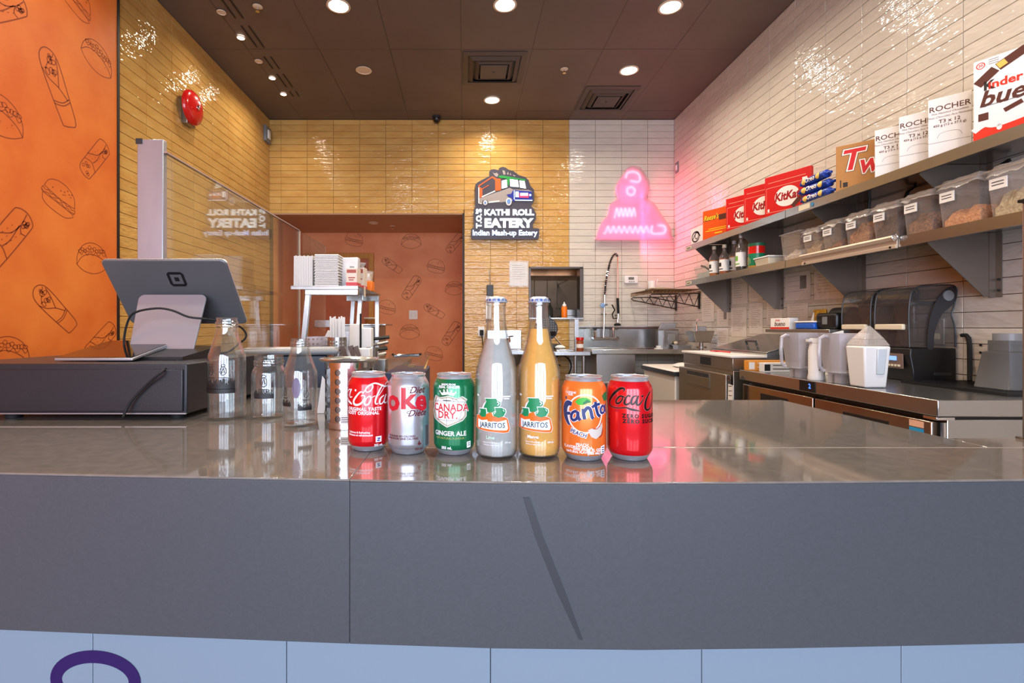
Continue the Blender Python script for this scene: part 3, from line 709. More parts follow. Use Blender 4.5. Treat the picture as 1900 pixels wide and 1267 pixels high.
mk('case', G().box(-.078, .078, -.03, 0, -.045, .045), M('white'), t, bevel=.008); mk('display', G().box(-.035, .03, -.034, -.03, -.002, .028), pm('lcd', (110, 112, 104), .3), t, bevel=.002)
mk('buttons', G().box(-.03, -.012, -.033, -.03, -.03, -.02).box(-.004, .012, -.033, -.03, -.03, -.02).box(.02, .036, -.033, -.03, -.03, -.02), M('grey'), t)
# hand sink
x0, x1 = P(905, 0, 5.5).x, P(976, 0, 5.5).x
t = thing('hand_sink', 'small stainless wall hand sink behind the pale lime bottle', 'sink', ((x0+x1)/2, 5.5, .95))
z0, z1, zt = P(0, 650, 5.5).z, P(0, 612, 5.7).z, P(0, 651, 5.3).z
mk('backsplash', G().box(x0, x1-.03, 5.69, 5.728, zt, z1), M('steel'), t, bevel=.006, world=True)
mk('rim', G().box(x0, x1, 5.3, 5.35, zt-.04, zt).box(x0, x1, 5.65, 5.728, zt-.04, zt).box(x0, x0+.05, 5.35, 5.65, zt-.04, zt).box(x1-.05, x1, 5.35, 5.65, zt-.04, zt), M('steel'), t, bevel=.004, world=True)
mk('bowl', G().lathe([(.0, -.17), (.10, -.16), (.16, -.10), (.18, 0), (.17, 0), (.15, -.09), (.09, -.15), (0, -.16)], ((x0+x1)/2, 5.5, zt-.035), 28, sy=.85), M('dsteel'), t, smooth=True, world=True)
p = P(943, 628, 5.69)
mk('faucet', G().cyl((p.x, p.y, p.z), .022, .03, 14, 'Y').tube([(p.x, 5.67, p.z), (p.x, 5.6, p.z+.01), (p.x, 5.54, p.z), (p.x, 5.53, p.z-.04)], .012, 8, smooth=3).tube([(p.x, 5.63, p.z+.02), (p.x+.05, 5.6, p.z+.03)], .008, 6), M('chrome'), t, smooth=True, world=True)
mk('drain_pipe', G().tube([((x0+x1)/2, 5.5, zt-.2), ((x0+x1)/2, 5.5, zt-.36), ((x0+x1)/2+.08, 5.55, zt-.4), ((x0+x1)/2+.1, 5.7, zt-.35)], .018, 8, smooth=3)
   .tube([((x0+x1)/2+.12, 5.6, zt-.1), ((x0+x1)/2+.08, 5.6, zt-.25), (x0+.1, 5.65, zt-.55)], .007, 6, smooth=3), M('darkp'), t, smooth=True, world=True)
# steel work table under the hatch
tz = P(0, 652, 5.1).z
t = thing('steel_table', 'narrow stainless work table below the kitchen hatch', 'table', (1.1, 5.4, 0))
tx0, tx1 = P(986, 0, 5.1).x, P(1097, 0, 5.1).x-.004
mk('table_top', G().box(tx0, tx1, 5.1, 5.728, tz-.045, tz), M('steel'), t, bevel=.006, world=True)
for x in (tx0+.06, P(1068, 0, 5.2).x, P(1080, 0, 5.2).x+.02):
    mk('leg', G().cyl((x, 5.22, 0), .02, tz-.045, 14), M('steel'), t, smooth=True, world=True)
mk('leg', G().cyl((tx0+.06, 5.6, 0), .02, tz-.045, 14), M('steel'), t, smooth=True, world=True)
tag(mk('electric_cord', G().tube([P(1040, 678, 5.5), P(1027, 672, 5.5), P(1035, 660, 5.4), P(1052, 663, 5.4), P(1060, 680, 5.5), P(1050, 705, 5.6)], .008, 6, smooth=4), M('rubber'), None), 'black cord loop hanging beneath the steel table', 'cord')
# splash divider
xa = P(1064, 0, 5.5).x
t = thing('splash_divider', 'upright steel and clear splash guard at the right of the steel table', 'divider', (xa+.05, 5.5, tz))
mk('steel_panel', G().box(xa, xa+.05, 5.45, 5.48, tz, P(0, 592, 5.45).z), M('steel'), t, bevel=.003, world=True)
gq = G(); za = P(0, 592, 5.45).z
gq.prism([(0, tz), (.035, tz), (.035, P(0, 648, 5.1).z+.004), (.17, P(0, 648, 5.1).z+.004), (.15, za-.09), (.11, za)], lambda u, v, o: (xa+.05+u, 5.46+o, v), 0, .006); mk('clear_panel', gq, pane, t, world=True)
# waffle maker
wx = P(1012, 0, 5.35).x
t = thing('waffle_maker', 'black double waffle maker with open round grid plate and lever', 'waffle maker', (wx, 5.35, tz))
mk('base', G().box(-.11, .16, -.12, .12, .02, .07).box(-.05, .05, -.05, .05, .07, .16), M('blackp'), t, bevel=.012)
hz = P(0, 610, 5.35).z-tz
mk('grid_plate', G().cyl((.0, -.03, hz), .125, .03, 32, 'Y'), M('darkp'), t, bevel=.004)
gg = G()
for i in range(-4, 5):
    for j in range(-4, 5):
        if i*i+j*j < 20: gg.add([(i*.025-.008, -.06, hz+j*.025-.008), (i*.025+.008, -.06, hz+j*.025-.008), (i*.025+.008, -.06, hz+j*.025+.008), (i*.025-.008, -.06, hz+j*.025+.008), (i*.025, -.068, hz+j*.025)], [(0, 1, 4), (1, 2, 4), (2, 3, 4), (3, 0, 4)])
mk('waffle_grid', gg, M('grey'), t)
mk('lower_plate', G().cyl((0, 0, .16), .12, .05, 32), M('blackp'), t, bevel=.006)
mk('stand', G().tube([(-.1, -.02, .12), (0, -.02, .26)], .009, 6).tube([(.0, -.02, .26), (.17, -.06, .05)], .009, 6).tube([(-.02, -.03, .14), (.06, -.09, .02)], .012, 6), M('chrome'), t, smooth=True)
mk('hinge', G().box(-.05, .07, -.03, .04, .2, .27), M('darkp'), t, bevel=.006)
mk('handle', G().tube([(.01, -.03, hz+.12), (.012, -.03, hz+.18)], .006, 6).tube([(.012, -.03, hz+.18), (.0, -.035, hz+.28)], .012, 8), pm('brown_handle', (92, 50, 40), .4), t, smooth=True)
# jar, tray of scraps
t = thing('spice_jar', 'brown spice jar with red lid on the steel table', 'jar', (P(1076, 0, 5.2).x, 5.2, tz))
mk('body', G().lathe([(0, 0), (.036, 0), (.038, .01), (.038, .1), (.03, .115), (0, .115)], n=20), pm('brown_spice', (150, 70, 36), .3), t, smooth=True); mk('lid', G().cyl((0, 0, .115), .04, .03, 20), M('red'), t, smooth=True)
mk('label_band', G().lathe([(.0385, .035), (.0385, .075)], n=20), M('paper'), t)
tag(mk('foil_tray', G().box(P(1030, 0, 5.2).x, P(1062, 0, 5.2).x, 5.13, 5.35, tz, tz+.02), M('steel'), bevel=.005), 'flat foil tray of scraps on the steel table by the waffle maker', 'tray')
tag(mk('crumpled_napkin', G().lathe([(0, .02), (.05, .02), (.06, .035), (.03, .055), (0, .06)], (P(1040, 0, 5.2).x, 5.22, tz+.004), 9), M('paper')), 'crumpled white napkin on the foil tray', 'napkin')
# dish sink
sx0 = P(1097, 0, 5.1).x; sz = P(0, 648, 5.1).z; sx1 = 2.44
t = thing('dish_sink', 'long stainless dish sink counter with backsplash along the white back wall', 'sink', ((sx0+sx1)/2, 5.4, 0))
bx0, bx1 = sx0+.06, P(1180, 0, 5.1).x
mk('sink_rim', G().box(sx0, sx1, 5.08, 5.14, sz-.05, sz).box(sx0, sx1, 5.62, 5.70, sz-.03, sz-.005).box(sx0, sx0+.05, 5.14, 5.62, sz-.05, sz).box(bx1, sx1, 5.14, 5.62, sz-.045, sz-.012), M('steel'), t, bevel=.006, world=True)
mk('basin', G().box(bx0, bx1, 5.12, 5.14, sz-.34, sz-.05).box(bx0, bx0+.02, 5.14, 5.62, sz-.34, sz-.02).box(bx1-.02, bx1, 5.14, 5.62, sz-.34, sz-.02).box(bx0, bx1, 5.6, 5.62, sz-.34, sz-.02).box(bx0, bx1, 5.12, 5.62, sz-.36, sz-.34), M('dsteel'), t, bevel=.004, world=True)
bt = P(0, 606, 5.7).z
mk('backsplash', G().box(sx0, 2.43, 5.705, 5.728, sz-.03, bt-.02).prism([(0, bt-.05), (-.045, bt-.005), (-.045, bt+.003), (0, bt+.003)], lambda u, v, o: (sx0+o, 5.728+u, v), 0, sx1-sx0-.03), M('steel'), t, world=True)
for x in (bx0+.03, sx1-.06): mk('leg', G().cyl((x, 5.2, 0), .02, sz-.34 if x < 2 else sz-.045, 12), M('steel'), t, smooth=True, world=True)
# pre-rinse faucet
fx, fz = P(1121, 0, 5.62).x, P(0, 627, 5.62).z
t = thing('pre_rinse_faucet', 'tall chrome spray faucet with coiled spring hose over the dish sink', 'faucet', (fx, 5.62, fz))
def fp(px, py, d=5.62): return P(px, py, d)
mk('mixer_body', G().tube([fp(1101, 628), fp(1144, 628)], .016, 10).cyl(tuple(fp(1103, 628, 5.7)), .026, .06, 14, 'Y').cyl(tuple(fp(1142, 628, 5.7)), .026, .06, 14, 'Y').tube([fp(1104, 628), fp(1104, 614)], .014, 8).tube([fp(1138, 628), fp(1138, 614)], .014, 8), M('chrome'), t, smooth=True, world=True)
mk('tap_handle', G().tube([fp(1104, 613), fp(1104, 608)], .016, 8).tube([fp(1104, 611), fp(1104, 611)+Vector((0, -.06, 0))], .006, 6), M('darkp'), t, smooth=True, world=True)
mk('tap_handle', G().tube([fp(1138, 613), fp(1138, 608)], .016, 8).tube([fp(1138, 611), fp(1147, 611)], .006, 6), M('chrome'), t, smooth=True, world=True)
mk('riser_pipe', G().tube([fp(1120, 628), fp(1122, 547)], .011, 10), M('chrome'), t, smooth=True, world=True)
mk('wall_bracket', G().tube([fp(1115, 583, 5.64), fp(1126, 583, 5.64)], .006, 6).tube([fp(1121, 583, 5.64), fp(1121, 583, 5.73)], .006, 6), M('chrome'), t, world=True)
mk('vacuum_valve', G().cyl(tuple(fp(1117, 567)), .028, .03, 14, 'Y').tube([fp(1113, 567), fp(1127, 565)], .01, 8), pm('blue_chrome', (170, 195, 220), .15, .9), t, smooth=True, world=True)
cl = catmull([tuple(fp(*q_)) for q_ in [(1122, 547), (1124, 525), (1127, 508), (1131, 490), (1135, 479), (1139, 473), (1143, 471), (1146, 476)]], 5)
mk('hose', G().tube(cl, .010, 8), M('rubber'), t, smooth=True, world=True)
L = [0]
for a, b in zip(cl[:-1], cl[1:]): L.append(L[-1]+(b-a).length)
hel = []; turns = 24
for i in range(turns*8):
    s_ = L[-1]*i/(turns*8); j = max(k for k in range(len(L)) if L[k] <= s_+1e-9); j = min(j, len(cl)-2)
    q_ = cl[j].lerp(cl[j+1], (s_-L[j])/max(1e-9, L[j+1]-L[j])); tt = (cl[j+1]-cl[j]).normalized(); n1 = tt.cross(Vector((0, 1, 0))).normalized(); n2 = Vector((0, 1, 0))
    an = 2*PI*i/8; hel.append(q_+(n1*math.cos(an)+n2*math.sin(an))*.018)
mk('spring', G().tube(hel, .0035, 5), M('chrome'), t, smooth=True, world=True)
mk('drop_hose', G().tube([fp(1146, 474), fp(1146, 553)], .009, 8), M('chrome'), t, smooth=True, world=True)
mk('hose_grip', G().tube([fp(1146, 553), fp(1147.3, 582)], .015, 10), M('rubber'), t, smooth=True, world=True)
mk('spray_valve', G().tube([fp(1147, 582), fp(1146, 598)], .013, 10).tube([fp(1140, 586), fp(1148, 584)], .01, 8), M('chrome'), t, smooth=True, world=True)
mk('lever', G().tube([fp(1135.5, 565), fp(1140.5, 575), fp(1136, 583), fp(1138, 591), fp(1146, 590)], .008, 6), M('blackp'), t, smooth=True, world=True)
p = fp(1145.5, 599.5); mk('spray_head', G().lathe([(0, -.03), (.036, -.03), (.038, -.012), (.02, 0), (0, 0)], (p.x, p.y, p.z), 20), M('rubber'), t, smooth=True, world=True)
# things on the sink counter
p = P(1240, 0, 5.45)
t = thing('steel_caddy', 'upright stainless caddy bin standing on the dish sink counter by the corner', 'caddy', (p.x, 5.4, sz-.012))
mk('bin', G().box(-.1, .07, -.06, .08, 0, .21).box(-.1, .07, -.06, -.05, .21, .22), M('dsteel'), t, bevel=.008); mk('lid', G().prism([(-.1, .215), (.08, .215), (.1, .29), (-.07, .29)], lambda u, v, o: (u, o, v), .06, .09), M('dsteel'), t, bevel=.004)
mk('window', G().box(-.05, .03, -.064, -.06, .03, .17), M('steel'), t, bevel=.002)
mk("white_soap_dish", G().box(-.035, .035, -.03, .03, 0, .02).box(-.02, .02, -.02, .02, .02, .045), M("white"), bevel=.004)
o = bpy.data.objects['white_soap_dish']; o.location = (P(1222, 0, 5.2).x, 5.2, sz-.012); tag(o, 'small white plastic holder on the dish sink counter', 'holder')
t = thing('steel_pan', 'shallow steel pan on the sink counter beside the corner', 'pan', (P(1267, 0, 5.2).x, 5.22, sz-.012))
mk('pan', G().box(-.06, .06, -.05, .05, 0, .006).box(-.07, -.06, -.06, .06, 0, .05).box(.06, .07, -.06, .06, 0, .05).box(-.06, .06, -.06, -.05, 0, .05).box(-.06, .06, .05, .06, 0, .05), M('dsteel'), t)
mk('pan_rim', G().box(-.08, .08, -.07, -.06, .046, .054).box(-.08, .08, .06, .07, .046, .054), M('steel'), t)
t = thing('ball_handle', 'small cream ball knob standing by the steel caddy', 'knob', (P(1254, 0, 5.3).x, 5.3, sz-.012))
mk('ball', G().lathe([(0, .05), (.015, .053), (.022, .07), (.015, .087), (0, .09)], n=16).cyl((0, 0, 0), .006, .055, 8), M('cream'), t, smooth=True)
tag(mk('wet_cloth', G().prism(catmull([(-.09, 0), (-.05, .012), (0, .008), (.05, .016), (.1, 0)], 3), lambda u, v, o: (P(1195, 0, 5.3).x+u, 5.25+o, sz-.011+v), 0, .1), M('darkp')), 'dark wet cloth lying on the dish sink rim', 'cloth')
# fill: white bin standing corner faucet basin (metal box on the right wall side)
t = thing('steel_scoop_sink', 'small stainless scoop basin on a stem with thin gooseneck by the corner', 'basin', (2.28, 4.78, 0))
p0, p1 = P(1281, 635, 4.75), P(1318, 608, 4.75); zb, zt2 = p0.z, p1.z
mk('basin', G().hexa([(-.06, -.06, zb), (.09, -.06, zb), (.09, .06, zb), (-.06, .06, zb)], [(-.10, -.09, zt2-.03), (.11, -.09, zt2-.03), (.11, .09, zt2-.03), (-.10, .09, zt2-.03)]), M('dsteel'), t, bevel=.006)
mk('splash_back', G().box(-.01, .11, .075, .09, zt2-.04, zt2+.015), M('dsteel'), t, bevel=.004)
mk('stem', G().cyl((.02, 0, 0), .02, zb, 12).cyl((.02, 0, zb-.06), .05, .02, 16), M('dsteel'), t, smooth=True)
mk('gooseneck', G().tube([(.0, .05, zt2-.03), (.0, .05, zt2+.06), (.0, .03, zt2+.085), (-.01, 0, zt2+.07)], .005, 6, smooth=3), M('chrome'), t, smooth=True)
# wire shelf in the corner
t = thing('wire_shelf', 'black wire shelf on triangular brackets in the back right corner', 'shelf', (2.2, 5.4, 1.6))
wz = P(0, 541, 5.4).z; wx0, wx1, wy0, wy1 = 1.93, 2.43, 5.05, 5.70
wm = pm('bronze_wire', (120, 92, 66), .4, .6); bm_ = pm('black_bracket_wire', (36, 30, 28), .4)
g = G()
for i in range(24): g.tube([(wx0, wy0+(wy1-wy0)*i/23, wz), (wx1, wy0+(wy1-wy0)*i/23, wz)], .0022, 5)
for z in (wz, wz-.035):
    g.tube([(wx0, wy0, z), (wx0, wy1, z)], .004, 6).tube([(wx0, wy0, z), (wx1, wy0, z)], .004, 6).tube([(wx1, wy0, z), (wx1, wy1, z)], .004, 6)
for i in range(14): a = wx0+(wx1-wx0)*i/14; g.tube([(a, wy0, wz-.035), (a+.018, wy0, wz), (a+.036, wy0, wz-.035)], .0022, 5)
for i in range(18): a = wy0+(wy1-wy0)*i/18; g.tube([(wx0, a, wz-.035), (wx0, a+.018, wz), (wx0, a+.036, wz-.035)], .0022, 5)
mk('wire_deck', g, wm, t, world=True)
for y in (5.10, 5.66):
    g = G().tube([(wx1, y, wz-.04), (wx0+.01, y, wz-.05), (wx0-.01, y, wz-.065), (wx0+.01, y, wz-.08), (wx1, y, wz-.18)], .006, 6)
    for a in (.1, .2, .3, .4): g.tube([(wx0+a, y, wz-.05), (wx0+a+.05, y, wz-.08-.11*(a+.05)/.5)], .004, 5).tube([(wx0+a+.05, y, wz-.08-.11*(a+.05)/.5), (wx0+min(.5, a+.1), y, wz-.05)], .004, 5)
    g.box(wx1-.005, wx1+.01, y-.012, y+.012, wz-.2, wz-.02)
    mk('bracket', g, bm_, t, world=True)
for i, (x, y, r) in enumerate([(2.13, 5.4, .12), (2.16, 5.4, .115), (2.14, 5.41, .11)]):
    o = mk('plate', G().lathe([(0, 0), (r*.6, 0), (r, .010), (r, .013), (r*.6, .005), (0, .005)], n=32), M('cream'), smooth=True); o.location = (x, y, wz+.004+.011*i)
    tag(o, ['bottom cream plate of the stack on the wire shelf', 'middle cream plate of the stack on the wire shelf', 'top cream plate of the stack on the wire shelf'][i], 'plate', 'plates on the wire shelf')
t = thing('plastic_cup', 'white plastic cup standing at the back of the wire shelf', 'cup', (P(1209, 0, 5.6).x, 5.6, wz+.005))
mk('cup', G().lathe([(0, 0), (.034, 0), (.046, .13), (.044, .13), (.032, .004), (0, .004)], n=24), M('white'), t, smooth=True); mk('straw', G().tube([(.03, 0, .02), (.07, 0, .15)], .004, 6), M('white'), t)
tag(mk('dark_lid', G().cyl((2.0, 5.3, wz+.004), .05, .012, 20), M('darkp'), smooth=True), 'flat dark lid on the wire shelf edge beside the plates', 'lid')
# ================================================================ RIGHT WALL: SHELVES
XS = 2.10; ZU, ZL = 1.966, 1.638
XW = XR-.009
segs = [(4.67, 3.22), (3.215, 1.60)]
def wall_shelf(z, y1, y0, ys_, label, tint='steel'):
    t = thing('wall_shelf', label, 'shelf', ((XS+XW)/2, (y0+y1)/2, z))
    mk('shelf_top', G().box(XS, XW, y0, y1, z-.004, z).box(XS, XS+.004, y0, y1, z-.05, z-.004).box(XS+.004, XS+.02, y0, y1, z-.05, z-.046).box(XW-.004, XW, y0, y1, z, z+.04), M(tint), t, world=True)
    for y in ys_:
        mk('bracket', G().prism([(XS+.03, z-.006), (XW-.002, z-.006), (XW-.002, z-.29), (XW-.05, z-.30), (XS+.03, z-.05)], lambda u, v, o: (u, y+o, v), 0, .003)
           .box(XW-.004, XW, y-.03, y+.03, z-.30, z-.006).box(XW-.032, XW-.004, y-.004, y, z-.30, z-.006), M('gusset'), t, world=True)
        for dz in (-.22, -.27):
            for dy in (-.018, .018): mk('bolt', G().cyl((XW-.004, y+dy, z+dz), .006, .004, 8, 'X'), M('darkp'), t, world=True)
    return t
wall_shelf(ZU, 4.67, 3.22, (4.53, 3.79), 'far half of the upper steel wall shelf, holding red chocolate boxes')
wall_shelf(ZU, 3.215, 1.50, (3.02, 2.30), 'near half of the upper steel wall shelf, holding white chocolate boxes')
wall_shelf(ZL, 4.67, 3.22, (4.53, 3.79), 'far half of the lower steel wall shelf, holding syrup bottles')
wall_shelf(ZL, 3.215, 1.50, (3.02, 2.26), 'near half of the lower steel wall shelf, holding clear lidded bins')
# price tag and ticket rail
t = thing('shelf_tag', 'cream label strip on the front edge of the upper shelf', 'label', (XS-.002, 3.2, ZU-.025))
d0, d1 = dX(1483, XS), dX(1503, XS)
mk('strip', G().box(XS-.003, XS-.0005, d1, d0, ZU-.04, ZU-.008), M('cream'), t, world=True); mk('sticker', G().cyl((XS-.0005, d1-.02, ZU-.024), .012, .003, 16, 'X'), pm('blue_sticker', (70, 130, 170), .5), t, world=True)
for i, (z_, lab) in enumerate([(ZL, 'small white maker plate at the far end of the lower shelf'), (ZU, 'small white maker plate at the far end of the upper shelf')]):
    t = thing('maker_plate', lab, 'label', (XS-.002, 4.6, z_-.025)); mk('plate', G().box(-.002, .0015, -.05, .05, -.013, .013), M('cream'), t, bevel=.001); mk('text_line', G().box(-.003, -.002, -.035, .035, -.004, .003), M('darktxt'), t)
d0, d1 = dX(1482, XS-.03), dX(1655, XS-.03)
t = thing('ticket_rail', 'cream aluminium ticket rail clipped along the lower shelf edge', 'rail', (XS-.02, (d0+d1)/2, ZL))
rail = pm('cream_aluminium', (206, 186, 164), .4, .3)
mk('rail', G().prism([(0, -.055), (-.012, -.055), (-.012, -.04), (-.006, -.036), (-.006, -.02), (-.022, -.016), (-.03, -.002), (-.022, .008), (-.008, .006), (0, -.006)], lambda u, v, o: (XS-.001+u, d1+o, ZL+v), 0, d0-d1), rail, t, world=True, bevel=.001)
for y in (d0-.03, d1+.03): mk('screw', G().cyl((XS-.013, y, ZL-.047), .006, .002, 10, 'X'), M('black'), t, world=True)
mk('end_ring', G().tube([(XS-.02, d1-.005, ZL+.015), (XS-.035, d1-.005, ZL-.002), (XS-.02, d1-.005, ZL-.02), (XS-.008, d1-.005, ZL-.002)], .003, 6, True, 4), M('chrome'), t, world=True)

def fanned(name, label, cat, px0, py0, yaw, w, th, m, group=None, X0=2.125):
    y = dX(px0, X0); zt = EYE+(CY-py0)*y/F; h = zt-ZU
    t = thing(name, label, cat, (X0, y, ZU+.0005), D(yaw), group)
    mk('box', G().box(0, th, -w, 0, 0, h), m, t, bevel=.002)
    return t, w, h, facing(0, -w/2, 0, 'X')
# ---- packets on the upper shelf.  carton(): front face turned to -X
def carton(name, label, cat, px0, px1, X, zb, zt, th, m, group=None, yaw=0):
    y0, y1 = dX(px1, X), dX(px0, X)
    t = thing(name, label, cat, (X, (y0+y1)/2, zb), yaw, group)
    mk('box', G().box(0, th, (y0-y1)/2, (y1-y0)/2, 0, zt-zb), m, t, bevel=.002)
    return t, (y1-y0), zt-zb, facing(0, 0, 0, 'X')
kr = pm('chocolate_red', (206, 26, 28), .3); kw = pm('print_white', (240, 234, 224), .45); kb_ = pm('print_brown', (84, 38, 26), .5)
t, w, h, f = carton('coffee_box', 'small white box with dark swirl at the far end of upper shelf', 'box', 1282, 1304, 2.13, ZU, 2.115, .08, M('white'))
decal('swirl', [ring(-.02, h*.45, .07, .045, .014), ribbon([(-.08, h*.3), (0, h*.7), (.07, h*.4)], .012), ring(0, h*.5, .03, .03, .01)], M('darktxt'), t, f, .0006)
t, w, h, f = fanned('peanut_cup_box', 'flat orange chocolate box beside the small white box', 'box', 1304, 393, 24, .30, .025, pm('reese_orange', (228, 84, 24), .35))
decal('lettering', [text("Reese's", .062, (-w*.5+.082, h*.74), bold=.025, shear=.35, rot=.02, sx=.8)], pm('reese_yellow', (250, 200, 40), .4), t, f, .0006); decal('lettering_edge', [text("Reese's", .062, (-w*.5+.080, h*.74-.003), bold=.07, shear=.35, rot=.02, sx=.8)], M('darktxt'), t, f, .0003)
decal('small_print', [line(-w*.3, h*.36, w*.3, h*.36, .006), line(-w*.4, h*.3, w*.35, h*.3, .006), line(-w*.1, h*.2, w*.15, h*.2, .01)], pm('reese_yellow', (250, 200, 40)), t, f, .0006)
decal('cup_picture', [poly([(-w*.5+.165, h*.6), (-w*.5+.24, h*.6), (-w*.5+.245, h*.78), (-w*.5+.16, h*.78)])], kb_, t, f, .0006)
for i, (a, b, lab) in enumerate([(1347, 370, 'red wafer bar box furthest from camera of the three'), (1380, 351, 'red wafer bar box in the middle of the three'), (1419, 331, 'red wafer bar box nearest the blue cookie packs')]):
    t, w, h, f = fanned('wafer_bar_box', lab, 'box', a, b, 24, .31, .03, kr, 'red wafer bar boxes on the upper shelf')
    cu = -w*.5+.22 if w > .4 else 0
    R_ = pm('wafer_dark_red', (160, 14, 22), .35)
    decal('panel_line', [ribbon([(-w*.46, h*.12), (-w*.46, h*.72), (w*.46, h*.72), (w*.46, h*.12)], .004, 1, True), line(-w*.42, h*.84, w*.4, h*.84, .004)], pm('pale_red_line', (236, 150, 130), .4), t, f, .0005)
    decal('logo_oval', [disc(cu*.3, h*.44, w*.27, h*.24)], kw, t, f, .0005)
    decal('logo', [text('KitKat', min(.105, w*.25), (cu*.3, h*.44), bold=.04, shear=.15, sx=.82)], R_, t, f, .0009)
    decal('nutrition_tag', [rect(-w*.43, h*.14, -w*.39, h*.21), rect(w*.33, h*.62, w*.43, h*.78)], kw, t, f, .0007)
    decal('finger_picture', [ribbon([(w*.12, h*.16), (w*.36, h*.42)], .03, 1)], kb_, t, f, .0007)
bp_ = pm('cookie_blue', (22, 62, 158), .25, vary=.3, vscale=40, bump=.003, bscale=50)
for i in range(3):
    y0, y1 = 2.80, 3.03
    t = thing('cookie_pack', ['blue cookie pack at the bottom of the three', 'blue cookie pack in the middle of the three', 'blue cookie pack on top of the three'][i], 'packet', (2.136, 2.985+.008*(i-1), ZU+.003+i*.054), (0, .06, -.05)[i], 'blue cookie packs')
    pr = [(0, -.145), (.008, -.14), (.010, -.118), (.024, -.105), (.026, 0), (.024, .105), (.010, .118), (.008, .14), (0, .145)]
    mk('wrapper', G().lathe(pr, n=20, sx=1.08, sy=1, axis='Y'), bp_, t, smooth=True)
    for v_ in t.children[0].data.vertices: v_.co.z += .026
    f = lambda u, v, o: (-.0285*math.sqrt(max(.1, 1-(v/.028)**2))-o, -u, .026+v)
    decal('front_print', [text('Oreo', .04, (-.01, .002), bold=.03)], kw, t, f, .0006)
    decal('cookie_picture', [disc(-.07, 0, .018), disc(.06, .002, .018)], pm('cream_yellow', (230, 190, 90), .4), t, f, .0006)
t, w, h, f = fanned('caramel_bar_box', 'brown cardboard box with big red white-edged letters', 'box', 1551, 273, 44, .27, .10, pm('twix_card', (176, 124, 66), .6))
for nm, b_, mm, o_ in (('lettering_shadow', .075, M('darktxt'), .0004), ('lettering_edge', .06, kw, .0007), ('lettering', .02, pm('twix_red', (206, 30, 40), .4), .001)):
    decal(nm, [text('T', .16, (-w*.5+.065, h*.64), bold=b_, shear=.2), text('wix', .15, (-w*.5+.19, h*.52), bold=b_, shear=.25, sx=.85)], mm, t, f, o_)
for q_ in (rect(-w*.43, h*.1, -w*.41, h*.26), rect(-w*.38, h*.1, -w*.3, h*.2)): decal('small_print', [q_], M('darktxt'), t, f, .0005)
rt = pm('copper_print', (92, 56, 40), .5)
for i, (a, b, lab) in enumerate([(1623, 243, 'white chocolate carton with brown lettering, farthest of three'), (1668, 218, 'white chocolate carton with brown lettering, middle of three'), (1722, 187, 'white chocolate carton with brown lettering beside the bar box')]):
    t, w, h, f = fanned('chocolate_carton', lab, 'box', a, b, 42, .14, .05, pm('carton_white', (226, 224, 222), .5), 'white chocolate cartons on the upper shelf')
    decal('lettering', [text('ROCHER', .034, (0, h*.82), bold=.012, sx=1.0), text('T3 x 12', .022, (0, h*.60), bold=.02), text('450 g (12 x 37.5 g)', .014, (0, h*.535), bold=.02),
                        text('Fine Hazelnut Chocolates', .0115, (0, h*.74), shear=.4), text('Fines Chocolats Aux Noisettes', .0115, (0, h*.68), shear=.4)], rt, t, f, .0005)
    decal('tab_line', [ribbon([(-.04, h*.33), (-.03, h*.4), (0, h*.42), (.03, h*.4), (.04, h*.33)], .0012), line(-w*.5, h*.26, w*.5, h*.26, .0015)], M('grey'), t, f, .0005)
t, w, h, f = fanned('hazelnut_bar_box', 'big white chocolate bar box at the near end of upper shelf', 'box', 1806, 117, 28, .33, .08, M('white'))
decal('brand_print', [text('inder', .046, (-w*.5+.092, h*.66), bold=.03)], pm('kinder_red', (220, 50, 30), .4), t, f, .0006); decal('brand_initial', [text('K', .050, (-w*.5+.046, h*.66), bold=.035)], M('darktxt'), t, f, .0006)
decal('lettering', [text('bueno', .088, (-w*.5+.128, h*.50), bold=.025, shear=.25)], kb_, t, f, .0006)
decal('red_wave', [poly([(-w*.5, 0), (w*.5, 0), (w*.5, h*.22), (w*.25, h*.24), (0, h*.25), (-w*.15, h*.2), (-w*.3, h*.19), (-w*.4, h*.22), (-w*.5, h*.15)])], pm('kinder_red', (220, 50, 30)), t, f, .0005)
decal('milk_wave', [ribbon([(-w*.5, h*.14), (-w*.4, h*.2), (-w*.3, h*.17), (-w*.1, h*.2), (w*.1, h*.24), (w*.5, h*.22)], .022), disc(-w*.27, h*.13, .008, .012)], M('white'), t, f, .0008)
for q_ in (ribbon([(-w*.5+.012, h*.70), (-w*.5+.065, h*.84)], .034, 1), ribbon([(-w*.5+.072, h*.85), (-w*.5+.15, h*.97)], .034, 1), ribbon([(-w*.5+.09, h*.31), (-w*.5+.14, h*.37)], .018, 1), rect(-w*.5+.015, h*.25, -w*.5+.045, h*.34)): decal('bar_picture', [q_], kb_, t, f, .0006)
decal('cream_filling', [ribbon([(-w*.5+.072, h*.86), (-w*.5+.095, h*.895)], .024, 1)], pm('cream_yellow', (230, 190, 90)), t, f, .0009)
decal('count_badge', [ring(-w*.5+.022, h*.93, .012, .012, .003), text('20', .014, (-w*.5+.022, h*.93), bold=.02)], pm('kinder_red', (220, 50, 30)), t, f, .0006)
decal('small_print', [line(-w*.5+.045, h*(.97-.025*i), -w*.5+.075, h*(.97-.025*i), .002) for i in range(3)]+[line(-w*.5+.02, h*.42, -w*.5+.2, h*.43, .003)], M('grey'), t, f, .0006)

